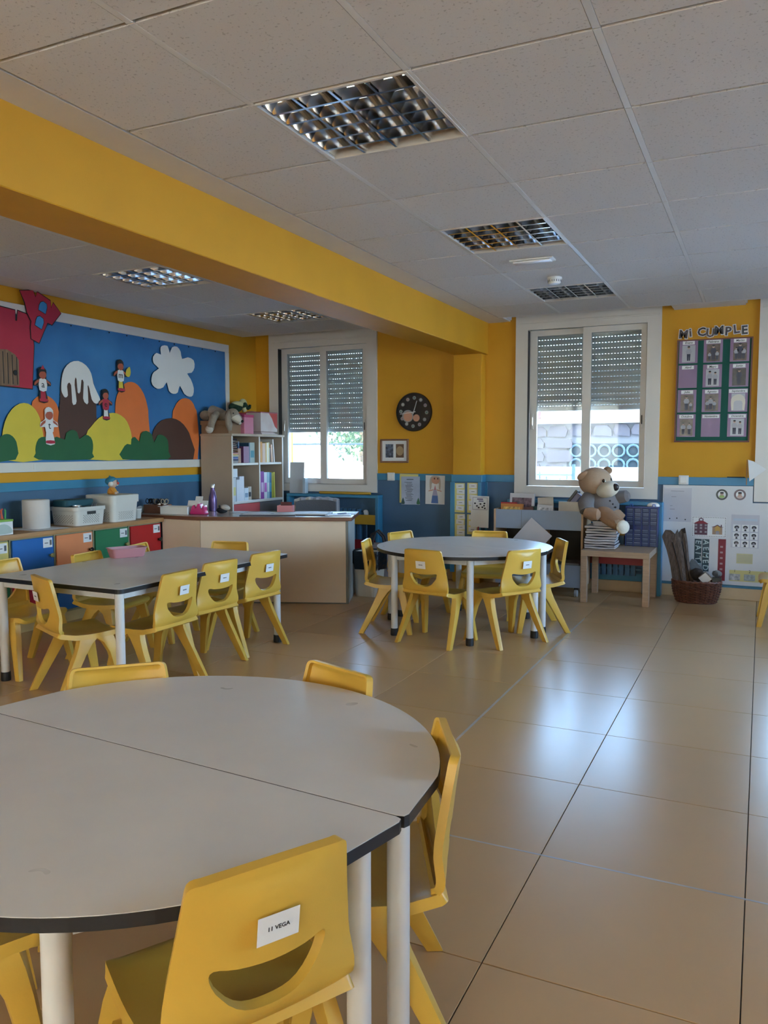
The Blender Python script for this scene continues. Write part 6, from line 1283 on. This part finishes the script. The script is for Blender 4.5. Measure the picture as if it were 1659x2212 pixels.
for i in range(12): sheet_on(CK @ T(-0.132, -0.075+0.0136*i, 0.0007), 0.005, 0.006, 0.0002, inkm, 'border_dot', t); sheet_on(CK @ T(0.132, -0.075+0.0136*i, 0.0007), 0.005, 0.006, 0.0002, inkm, 'border_dot', t)
redp = mat('print_dark_red', (0.22, 0.015, 0.03), 0.5); plum = mat('print_plum', (0.10, 0.035, 0.06), 0.5); golp = mat('print_gold', (0.50, 0.30, 0.07), 0.5); sanp = mat('print_sand', (0.36, 0.24, 0.16), 0.5); gryp = mat('print_grey', (0.30, 0.28, 0.30), 0.5)
def pr_(pts, m, l, nm): b = B(); b.prism(pts, 0.0007+0.0003*l, 0.0009+0.0003*l, CK); b.obj(nm, m, t)
pr_([(-0.118, -0.072), (-0.012, -0.072), (-0.012, 0.028), (-0.118, 0.028)], plum, 0, 'school_walls'); pr_([(-0.128, 0.026), (-0.002, 0.026), (-0.045, 0.05), (-0.05, 0.06), (-0.08, 0.06), (-0.085, 0.05)], redp, 1, 'school_roof'); pr_([(-0.084, 0.05), (-0.046, 0.05), (-0.046, 0.07), (-0.065, 0.079), (-0.084, 0.07)], plum, 2, 'bell_tower'); pr_([(-0.075, 0.054), (-0.055, 0.054), (-0.055, 0.068), (-0.075, 0.068)], paperm, 3, 'tower_window')
for x in (-0.105, -0.065, -0.025):
    for y in (-0.045, -0.012, 0.014): pr_([(x-0.009, y-0.009), (x+0.009, y-0.009), (x+0.009, y+0.008), (x-0.009, y+0.008)], gryp, 1, 'school_window')
pr_([(0.028, -0.064), (0.108, -0.064), (0.108, 0.002), (0.028, 0.002)], sanp, 0, 'house_walls'); pr_([(0.016, 0.0), (0.122, 0.0), (0.09, 0.008), (0.068, 0.022), (0.046, 0.008)], plum, 1, 'house_roof'); pr_([(0.048, -0.04), (0.09, -0.04), (0.09, 0.0), (0.068, 0.014), (0.048, 0.0)], golp, 2, 'house_gable'); pr_([(0.056, -0.064), (0.082, -0.064), (0.082, -0.032), (0.056, -0.032)], gryp, 3, 'house_door'); pr_([(0.095, 0.004), (0.104, 0.004), (0.104, 0.022), (0.095, 0.022)], plum, 2, 'chimney')
tealp = mat('dark_teal_card', (0.012, 0.045, 0.06), 0.4); ltp = mat('pale_teal_letter', (0.42, 0.52, 0.52), 0.4)
for (x, z0, z1, s, lab) in ((-0.4865, 0.27, 0.519, 'EAITF', 'dark teal strip of pale sideways letters, next to the driftwood'), (-0.4235, 0.235, 0.519, 'AEMED', 'dark teal strip of pale sideways letters, next to the blank gap')):
    h = z1-z0; t = post(x, (z0+z1)/2, 0.058, h, lab, tealp, 'letter_strip')
    for i, ch in enumerate(s): text_mesh(ch, 0.066, CK @ T(0.0, h/2-0.028-i*h/5*0.98, 0.0008) @ Rz(-PI/2+(0.12 if i % 2 else -0.1)), ltp, 'letter', t, th=0.0002, bold=0.001)
t = post(-0.292, 0.343, 0.061, 0.365, 'dark red strip with five pale squares', redp, 'red_strip')
for i in range(5): sheet_on(CK @ T(-0.003, 0.115-0.049*i, 0.0008), 0.022, 0.016, 0.0002, mat('pale_rose_print', (0.42, 0.26, 0.27), 0.5), 'pale_square', t)
t = post(-0.114, 0.600, 0.220, 0.285, 'laminated chart of nine faces in three rows', lam_m, 'face_chart')
for i in range(9):
    cx, cy = -0.066+0.068*(i % 3), 0.028-0.068*(i//3); Mf = CK @ T(cx, cy, 0.0007); f_ = sheet_on(Mf, 0.058, 0.058, 0.0002, paperm, 'face_cell', t)
    b = B(); b.prism(circle_poly(0, 0.006, 0.019, 0.015, 14), 0.0003, 0.0005, Mf); b.obj('hair', inkm, f_); b = B(); b.prism(circle_poly(0, -0.001, 0.011, 0.011, 12), 0.0006, 0.0008, Mf); b.obj('face', gryp, f_); b = B(); b.prism([(-0.009, -0.026), (0.009, -0.026), (0.006, -0.012), (-0.006, -0.012)], 0.0003, 0.0005, Mf); b.obj('neck', inkm, f_)
sheet_on(CK @ T(0, 0.10, 0.0007), 0.19, 0.02, 0.0002, mat('pale_blue_title', (0.42, 0.50, 0.58), 0.4), 'title_bar', t)
t = post(-0.111, 0.364, 0.127, 0.086, 'small pale yellow ruled card', mat('straw_card', (0.50, 0.47, 0.27), 0.4), 'ruled_card')
for i in range(5): sheet_on(CK @ T(0, 0.026-0.013*i, 0.0008), 0.11, 0.0022, 0.0002, gryp, 'ruled_line', t)
t = post(0.06, 0.213, 0.575, 0.096, 'yellow number strip with little photographs along the board bottom', mat('lemon_card', (0.56, 0.50, 0.20), 0.4), 'number_strip')
for i in range(5):
    x = -0.245+0.118*i; text_mesh(str(i+1), 0.034, CK @ T(x, 0.040, 0.0009), inkm, 'number', t, th=0.0002)
    sheet_on(CK @ T(x, -0.012, 0.0008), 0.088, 0.056, 0.0002, (mat('photo_vehicle', (0.40, 0.40, 0.40), 0.4, var=0.5, vscale=30), mat('photo_street', (0.30, 0.33, 0.32), 0.4, var=0.4, vscale=30), mat('photo_garden', (0.09, 0.13, 0.05), 0.4, var=0.6, vscale=40))[i % 3], 'photo', t)
b = B(); b.box(-0.07, 0.07, 0, 0.012, 0, 0.007); b.obj('marker_pen', black, None, bevel=0.002, label='black marker lying on the blue rail below the birthday board', cat='marker', loc=(-0.200, WALL_Y-0.016, 1.0604))
t = thing('paper_pennant', 'white paper pennant on a thin wooden stick by the window frame', 'pennant', (-0.115, WALL_Y-0.045, 1.0), 0, rot=(0, 0.0, 0))
b = B(); b.cyl((0, 0, 0.0), (0.0, -0.005, 0.215), 0.004, n=8); b.obj('stick', oakm, t)
b = B(); b.prism([(0.022, 0.03), (0.006, 0.215), (0.05, 0.20), (0.15, 0.135)], 0.012, 0.014, CK @ Rz(0.0)); b.obj('paper', paperm, t)
# ------------------------------------------------------------------ shelf trolley by the window
ply = mat('birch_edge', (0.50, 0.33, 0.20), 0.5, var=0.12, vscale=14, stretch=(6, 6, 1)); gbl = mat('grey_blue_laminate', (0.24, 0.30, 0.40), 0.4, var=0.03)
CX0, CX1, CY0, CY1 = -2.205, -1.395, 7.03, 7.385
t = thing('shelf_trolley', 'open grey-blue shelf trolley on castors with birch sides', 'trolley', (0, 0, 0))
for a in (CX0, CX1-0.018): b = B(); b.box(a, a+0.018, CY0, CY1, 0.085, 0.765); b.obj('side_panel', ply, t)
b = B(); b.box(CX0+0.0185, CX1-0.0185, CY0+0.004, CY0+0.018, 0.592, 0.762); b.obj('front_panel', gbl, t)
b = B(); b.box(CX0+0.0185, CX1-0.0185, CY0+0.004, CY0+0.018, 0.098, 0.283); b.obj('front_panel', gbl, t)
b = B(); b.box(CX0+0.255, CX0+0.258, CY0+0.0036, CY0+0.004, 0.60, 0.76); b.obj('joint_line', greyal, t)
b = B(); b.box(CX0+0.0185, CX1-0.0185, CY0+0.0185, CY1-0.0085, 0.62, 0.635); b.obj('shelf', gbl, t); b = B(); b.box(CX0+0.0185, CX1-0.0185, CY0+0.0045, CY1-0.0085, 0.085, 0.0975); b.obj('shelf', gbl, t); b = B(); b.box(CX0+0.0185, CX1-0.0185, CY0+0.0185, CY1-0.0085, 0.235, 0.245); b.obj('shelf', gbl, t)
b = B(); b.box(CX0+0.0185, CX1-0.0185, CY1-0.008, CY1, 0.085, 0.765); b.obj('back_panel', mat('dark_back_board', (0.025, 0.02, 0.018), 0.7), t)
b = B(); b.box(CX0+0.42, CX0+0.434, CY0+0.03, CY1-0.0085, 0.2455, 0.6195); b.obj('divider', ply, t)
for (x, y) in ((CX0+0.06, CY0+0.05), (CX1-0.06, CY0+0.05), (CX0+0.06, CY1-0.05), (CX1-0.06, CY1-0.05)):
    b = B(); b.box(x-0.018, x+0.018, y-0.018, y+0.018, 0.062, 0.0845); c_ = b.obj('castor', black, t); b = B(); b.cyl((x-0.012, y-0.012, 0.0335), (x+0.012, y-0.012, 0.0335), 0.033, n=20); b.obj('wheel', mat('grey_wheel', (0.40, 0.40, 0.40), 0.5), c_, smooth=True)
ZS = 0.6355
def lean_box(x0, x1, y, h, th, col, lab, name, cat, tilt=0.0, lean=-0.12, z=ZS, pr=None):
    t = thing(name, lab, cat, ((x0+x1)/2, y, z), 0, rot=(lean, tilt, 0)); w = (x1-x0)/2; m = mat('lb_%02x%02x%02x' % tuple(int(c*255) for c in col), col, 0.5, var=0.06); b = B(); b.box(-w, w, 0, th, 0, h); b.obj('cover', m, t, bevel=0.001)
    if pr: b = B(); b.box(-w*0.8, w*0.8, -0.0008, -0.0002, h*0.3, h*0.85); b.obj('print', mat('pr_%02x%02x%02x' % tuple(int(c*255) for c in pr), pr, 0.5, var=0.8, vscale=30), t)
    return t
lean_box(-2.115, -1.885, 7.20, 0.265, 0.03, (0.60, 0.60, 0.64), 'pile of white booklets with dark lettering standing in the trolley', 'booklet_pile', 'booklets', 0.02, -0.08, pr=(0.16, 0.10, 0.13))
lean_box(-2.175, -2.03, 7.135, 0.185, 0.04, (0.40, 0.02, 0.03), 'thin red book behind the orange box in the trolley', 'picture_book', 'book', 0.0, -0.06)
lean_box(-2.155, -1.955, 7.075, 0.175, 0.05, (0.50, 0.19, 0.04), 'orange printed box at the left end of the trolley', 'game_box', 'box', 0.0, -0.03, pr=(0.60, 0.35, 0.10))
lean_box(-1.930, -1.845, 7.085, 0.150, 0.02, (0.10, 0.03, 0.025), 'small dark red book in the trolley', 'picture_book', 'book', -0.1, -0.06)
lean_box(-1.905, -1.795, 7.165, 0.150, 0.02, (0.03, 0.12, 0.12), 'teal folder in the middle of the trolley', 'folder', 'folder', 0.05, -0.06)
lean_box(-1.835, -1.690, 7.205, 0.235, 0.008, (0.56, 0.52, 0.45), 'cream card standing askew in the trolley', 'card_sheet', 'card', -0.08, -0.10)
lean_box(-1.835, -1.690, 7.100, 0.172, 0.008, (0.58, 0.58, 0.60), 'white printed sheet in the front of the trolley', 'printed_sheet', 'paper', 0.06, -0.10, pr=(0.50, 0.50, 0.52))
t = thing('black_binder', 'open black binder leaning steeply out of the trolley', 'binder', (-1.655, 7.15, ZS+0.06), 0, rot=(-0.1, 0.62, 0))
b = B(); b.box(-0.012, 0.012, -0.03, 0.15, 0, 0.30); b.obj('cover', mat('black_binder_vinyl', (0.012, 0.013, 0.02), 0.35), t, bevel=0.003); b = B(); b.box(0.0125, 0.055, -0.025, 0.145, 0.02, 0.285); b.obj('sheets', mat('violet_tinted_sheets', (0.16, 0.15, 0.26), 0.4), t)
lean_box(-1.622, -1.424, 7.062, 0.208, 0.03, (0.52, 0.48, 0.42), 'block of cream sheets at the right end of the trolley', 'paper_block', 'papers', 0.0, -0.03)
t = thing('loose_poster', 'large white sheet leaning cornerwise against the trolley front', 'paper', (-1.93, 6.985, 0.40), 0, rot=(-0.1, 0.70, 0)); b = B(); b.box(-0.13, 0.115, -0.001, 0.001, 0.0, 0.28); b.obj('paper', mat('mauve_white_sheet', (0.52, 0.50, 0.52), 0.5), t)
b = B(); b.box(-0.165, 0.165, -0.12, 0.12, 0, 0.05); b.obj('grey_tray', mat('grey_tray_plastic', (0.14, 0.14, 0.15), 0.5), None, bevel=0.006, label='dark grey tray on the lower trolley shelf', cat='tray', loc=(-1.60, 7.20, 0.2462))

# ------------------------------------------------------------------ small birch table with paper stack, teddy bear, drawer organizer
t = thing('side_table', 'small square birch side table under the teddy bear', 'table', (-1.0915, 7.1075, 0))
birch = mat('birch_veneer', (0.46, 0.315, 0.205), 0.45, var=0.10, vscale=10, stretch=(1, 8, 8)); S_ = 0.2795
b = B(); b.box(-S_, S_, -S_+0.002, S_-0.003, 0.400, 0.4505); b.obj('table_top', birch, t, bevel=0.002)
for sx in (-1, 1):
    for sy in (-1, 1): xs = sorted((sx*S_, sx*(S_-0.052))); ys = sorted((sy*(S_-0.003), sy*(S_-0.055))); b = B(); b.box(xs[0], xs[1], ys[0], ys[1], 0.0005, 0.3998); b.obj('leg', birch, t, bevel=0.002)
Z0 = 0.4512
random.seed(31); z = Z0; nb = mat('notebook_paper', (0.52, 0.49, 0.50), 0.7, var=0.04)
for i in range(9):
    h = 0.0185+0.003*random.random(); dx, dy, r = random.uniform(-0.012, 0.012), random.uniform(-0.01, 0.01), random.uniform(-0.06, 0.06); k1 = random.random()*6
    t = thing('exercise_book', 'wavy-edged white exercise book in the tall stack below the teddy bear', 'book', (-1.228+dx, 7.04+dy, z), r, 'exercise books stacked on the side table')
    b = B(); b.sheet(lambda u, v: (-0.128+0.256*u, -0.10+0.22*v, h-0.003+0.0022*math.sin(u*7+k1)), 12, 3, h-0.008); b.obj('pages', nb, t, smooth=True)
    b = B(); b.sheet(lambda u, v: (-0.130+0.260*u, -0.102+0.224*v, h-0.0005+0.0022*math.sin(u*7+k1)), 12, 3, 0.0016); b.obj('cover', mat('greyish_cover', (0.22, 0.20, 0.22), 0.6) if i % 3 == 1 else nb, t, smooth=True); z += h+0.0022
t = thing('white_dish', 'white rectangular dish on the exercise books', 'dish', (-1.215, 7.03, z+0.001)); 
b = B(); b.loft([prg(0.085, 0.075, 0), prg(0.092, 0.082, 0.034), prg(0.104, 0.092, 0.037), prg(0.104, 0.092, 0.040), prg(0.090, 0.080, 0.039), prg(0.083, 0.073, 0.003)]); b.obj('dish_body', mat('mauve_white_plastic', (0.48, 0.46, 0.50), 0.35), t, smooth=True, ang=50)
ZTD = z+0.043
tan = mat('tan_plush', (0.36, 0.215, 0.13), 0.95, var=0.08, vscale=20, bump=0.35, bscale=160); tan2 = mat('light_tan_plush', (0.46, 0.32, 0.22), 0.95, bump=0.35, bscale=160); crm = mat('cream_muzzle_plush', (0.74, 0.70, 0.60), 0.95, bump=0.3, bscale=160); shirt = mat('grey_knit_shirt', (0.20, 0.18, 0.18), 0.95, var=0.06, bump=0.5, bscale=220)
t = thing('teddy_bear', 'big tan teddy bear in a grey shirt sitting on the side table', 'teddy bear', (-1.24, 7.06, ZTD))
zz = lambda z_: z_-ZTD
def bl(nm, c, r, m, par=None, M=None, n=24, k=16, fn=None): b = B(); b.ball((c[0]+1.24, c[1]-7.06, zz(c[2])), r, n, k, M=M, fn=fn); return b.obj(nm, m, par or t, smooth=True)
bl('body', (-1.245, 7.085, 0.825), (0.145, 0.115, 0.150), shirt, M=Ry(-0.25))
hd = bl('head', (-1.306, 7.085, 1.022), (0.146, 0.130, 0.128), tan2, M=Ry(0.15))
mz = bl('muzzle', (-1.185, 6.985, 0.962), (0.108, 0.078, 0.068), crm, hd, M=Rz(-0.5) @ Ry(-0.30))
bl('nose', (-1.112, 6.930, 0.985), (0.030, 0.024, 0.032), mat('dark_brown_nose', (0.02, 0.012, 0.012), 0.4), hd)
bl('eye', (-1.218, 6.972, 1.035), (0.013, 0.010, 0.017), mat('dark_eye', (0.015, 0.008, 0.006), 0.15), hd); bl('eye', (-1.172, 7.055, 1.045), (0.010, 0.010, 0.015), MATS['dark_eye'], hd)
bl('eye_patch', (-1.218, 6.976, 1.030), (0.018, 0.010, 0.022), crm, hd)
b = B(); b.ball((0, 0, 0), (0.055, 0.020, 0.034), 16, 10, M=Rz(0.2) @ Ry(-0.55)); b.v = [(v[0]-0.158, v[1]-0.06, v[2]+zz(1.075)) for v in b.v]; b.obj('ear', tan, hd, smooth=True)
bl('ear', (-1.215, 7.14, 1.120), (0.040, 0.020, 0.034), tan, hd)
b = B(); b.tube([(-0.105, -0.03, zz(0.885)), (-0.125, -0.085, zz(0.835)), (-0.105, -0.125, zz(0.775))], [0.066, 0.068, 0.062], 18); ar = b.obj('arm', shirt, t, smooth=True)
b = B(); b.tube([(-0.105, -0.122, zz(0.772)), (-0.055, -0.142, zz(0.752)), (-0.010, -0.148, zz(0.750)), (0.015, -0.148, zz(0.752))], [0.056, 0.056, 0.050, 0.022], 18); b.obj('paw', tan, ar, smooth=True)
b = B(); b.tube([(0.09, 0.05, zz(0.88)), (0.155, 0.035, zz(0.895)), (0.200, 0.02, zz(0.905)), (0.222, 0.015, zz(0.908))], [0.055, 0.055, 0.050, 0.028], 18); b.obj('arm', shirt, t, smooth=True)
b = B(); b.tube([(0.005, -0.045, zz(0.765)), (0.06, -0.095, zz(0.735)), (0.135, -0.14, zz(0.690)), (0.180, -0.165, zz(0.668))], [0.066, 0.068, 0.060, 0.056], 18); lg = b.obj('leg', tan, t, smooth=True)
b = B(); b.tube([(0.150, -0.150, zz(0.672)), (0.180, -0.170, zz(0.690)), (0.19, -0.178, zz(0.715))], [0.05, 0.055, 0.028], 14); b.obj('foot', tan2, lg, smooth=True)
b = B(); b.ball((0.205, -0.190, zz(0.655)), (0.056, 0.030, 0.058), 20, 12, M=Rz(0.5)); b.obj('foot_pad', crm, lg, smooth=True)
b = B(); b.tube([(0.06, 0.0, zz(0.76)), (0.12, 0.02, zz(0.73)), (0.16, 0.03, zz(0.70))], [0.06, 0.06, 0.05], 16); b.obj('leg', tan, t, smooth=True)
for i in range(3): bl('shirt_button', (-1.165+0.022*i, 6.995+0.010*i, 0.865-0.028*i), (0.008, 0.006, 0.008), mat('dark_button', (0.03, 0.02, 0.02), 0.4))
# drawer organizer
t = thing('drawer_organizer', 'blue plastic organizer with rows of small translucent drawers', 'organizer', (-0.940, 7.29, Z0)); orb = mat('blue_organizer_plastic', (0.008, 0.03, 0.16), 0.35); drw = mat('smoky_blue_drawer', (0.06, 0.085, 0.16), 0.18, var=0.2, vscale=20); drl = mat('pale_drawer_lip', (0.22, 0.27, 0.40), 0.2)
b = B(); b.box(-0.135, 0.135, 0.01, 0.085, 0, 0.338); b.obj('frame_box', orb, t); b = B(); b.box(-0.139, 0.139, -0.012, 0.088, 0.3385, 0.352); b.obj('top_rim', orb, t, bevel=0.002)
for i in range(5): x = -0.133+0.0665*i; b = B(); b.box(x-0.004, x+0.004, -0.008, 0.0098, 0, 0.338); b.obj('upright', orb, t)
db = B(); db.box(-0.0275, 0.0275, -0.006, 0.0095, 0, 0.031); dme = db.mesh('drawer', drw, bevel=0.002); lb = B(); lb.box(-0.025, 0.025, -0.010, -0.0062, 0.0255, 0.030); lme = lb.mesh('drawer_lip', drl)
for r in range(9):
    for c in range(4):
        if r == 4: continue
        d = link('drawer', dme, t, loc=(-0.0998+0.0665*c, 0, 0.006+0.0368*r)); link('drawer_lip', lme, d)
for x in (-0.09, 0.10): b = B(); b.tube([(x-0.012, 0, 0.352), (x-0.010, 0, 0.372), (x+0.010, 0, 0.372), (x+0.012, 0, 0.352)], 0.004, 6); b.obj('handle_loop', mat('bright_blue_plastic', (0.015, 0.07, 0.42), 0.3), t)
b = B(); b.ball((0, 0, 0), (0.055, 0.03, 0.033), 18, 10, fn=lambda v: Vector((v.x, v.y, max(v.z, -0.004)))); b.obj('white_bowl', white_pl, None, smooth=True, label='upturned white bowl on the blue drawer organizer', cat='bowl', loc=(-0.85, 7.335, Z0+0.3566))

# ------------------------------------------------------------------ wicker basket with driftwood
BX, BY = -0.475, 7.255
wick = mat('brown_wicker', (0.15, 0.055, 0.032), 0.45, var=0.4, vscale=30, bump=0.2); wickd = mat('dark_wicker_stake', (0.06, 0.022, 0.016), 0.5)
t = thing('wicker_basket', 'oval brown wicker basket on the floor filled with driftwood', 'basket', (BX, BY, 0.0005))
def bell(a, z): k = 0.80+0.20*math.sin(min(1, z/0.17)*PI/2); return Vector((0.195*k*math.cos(a), 0.125*k*math.sin(a), z))
b = B(); b.prism([(0.158*math.cos(2*PI*i/32), 0.101*math.sin(2*PI*i/32)) for i in range(32)], 0, 0.01); b.obj('base', wickd, t)
NS = 28
for i in range(NS): a = 2*PI*i/NS; b = B(); b.tube([bell(a, z_) for z_ in (0.004, 0.06, 0.12, 0.185)], 0.0042, 5); b.obj('stake', wickd, t)
for r in range(15):
    z_ = 0.012+0.0112*r; pts = []
    for i in range(NS*3): a = 2*PI*i/(NS*3); p = bell(a, z_); o_ = 0.0062*math.sin(a*NS/2+PI*r+PI/2); n_ = Vector((p.x/0.195, p.y/0.125, 0)).normalized(); pts.append(p+n_*o_)
    pts.append(pts[0]); b = B(); b.tube(pts, 0.0052, 5, caps=False); b.obj('weave_row', wick, t, smooth=True)
b = B(); pts = [bell(2*PI*i/60, 0.183)+Vector((0, 0, 0.004*math.sin(i*0.9*PI))) for i in range(61)]; b.tube(pts, 0.0105, 8, caps=False); b.obj('rim', wick, t, smooth=True)
dw = mat('weathered_driftwood', (0.12, 0.085, 0.065), 0.9, var=0.45, vscale=14, stretch=(9, 9, 1), bump=0.6, bscale=30)
def driftwood(base, tip, w, th, lab, seed):
    random.seed(seed); base = Vector(base); tip = Vector(tip); d = (tip-base); L = d.length; d.normalize(); s = Vector((0, 1, 0)).cross(d).normalized(); n = d.cross(s); rings = []
    o = thing('driftwood_plank', lab, 'driftwood', base)
    for i in range(9):
        f_ = i/8; c = d*L*f_+s*0.008*math.sin(f_*7+seed); ww = w*(0.9+0.1*math.sin(f_*5+seed)); rings.append([c+s*ww*q[0]*(1+0.06*random.random())+n*th*q[1]+(d*random.uniform(-0.03, 0.03) if i == 8 else Vector()) for q in ((-0.5, -0.4), (-0.2, -0.55), (0.1, -0.45), (0.3, -0.6), (0.5, -0.3), (0.48, 0.4), (0, 0.5), (-0.48, 0.4))])
    b = B(); b.loft(rings); b.obj('plank', dw, o, smooth=True, ang=40)
    b = B(); b.tube([d*L*0.15-n*th*0.56+s*w*0.06, d*L*0.5-n*th*0.56+s*w*0.10, d*L*0.85-n*th*0.57+s*w*0.02], 0.004, 5); b.obj('crack', mat('dark_crack', (0.02, 0.014, 0.012), 0.9), o)
driftwood((-0.565, 7.225, 0.025), (-0.700, 7.300, 0.585), 0.135, 0.040, 'broad weathered driftwood plank leaning out of the basket', 3)
driftwood((-0.505, 7.272, 0.025), (-0.625, 7.345, 0.590), 0.085, 0.035, 'narrower driftwood plank behind the broad one', 8)
b = B(); b.ball((0, 0, 0), (0.062, 0.045, 0.055), 14, 10, fn=lambda v: v*(1+0.12*math.sin(v.x*90)*math.sin(v.z*70))); b.obj('pine_cone', mat('dark_bark', (0.035, 0.025, 0.02), 0.9, bump=0.8, bscale=50), None, smooth=True, label='dark rounded chunk of bark in the basket', cat='bark', loc=(-0.470, 7.280, 0.235))
b = B(); b.prism([(-0.075, -0.06), (0.07, -0.06), (0.05, 0.02), (0.02, 0.045), (0.0, 0.075), (-0.035, 0.085), (-0.06, 0.03)], -0.012, 0.012, CK); b.obj('slate_stone', mat('grey_slate', (0.14, 0.16, 0.17), 0.8, var=0.15, bump=0.4), None, bevel=0.004, label='grey pointed slate stone behind the bark', cat='stone', loc=(-0.490, 7.345, 0.275))
t = thing('sample_block', 'wood block with a white square card face, tilted in the basket', 'block', (-0.405, 7.205, 0.215), 0, rot=(0.25, 0.80, 0.15)); b = B(); b.box(-0.038, 0.038, 0.0, 0.04, -0.038, 0.038); b.obj('block', mat('grey_brown_wood', (0.20, 0.14, 0.10), 0.8), t); b = B(); b.box(-0.037, 0.037, -0.003, -0.0003, -0.037, 0.037); b.obj('white_face', paperm, t)
t = thing('black_carton', 'small black carton standing in the basket', 'carton', (-0.315, 7.255, 0.10)); b = B(); b.box(-0.035, 0.035, -0.03, 0.03, 0, 0.125); b.obj('box_body', mat('black_green_card', (0.01, 0.014, 0.012), 0.4), t, bevel=0.002); b = B(); b.box(-0.032, 0.032, -0.0312, -0.0304, 0.06, 0.10); b.obj('printed_band', mat('dark_grey_print', (0.05, 0.05, 0.05), 0.4), t)
b = B(); b.ball((0, 0, 0), (0.04, 0.03, 0.028), 14, 10, fn=lambda v: v*(1+0.15*math.sin(v.x*160)*math.sin(v.y*140))); b.obj('grey_wool', mat('grey_wool_fluff', (0.16, 0.16, 0.16), 0.95, bump=0.8), None, smooth=True, label='tuft of grey wool on the black carton', cat='wool', loc=(-0.315, 7.26, 0.2545))
b = B(); b.cyl((0, 0, 0), (-0.012, 0.01, 0.13), 0.006, 0.004, 8); b.obj('twig', ply, None, label='short pale twig standing beside the black carton', cat='twig', loc=(-0.362, 7.21, 0.115))
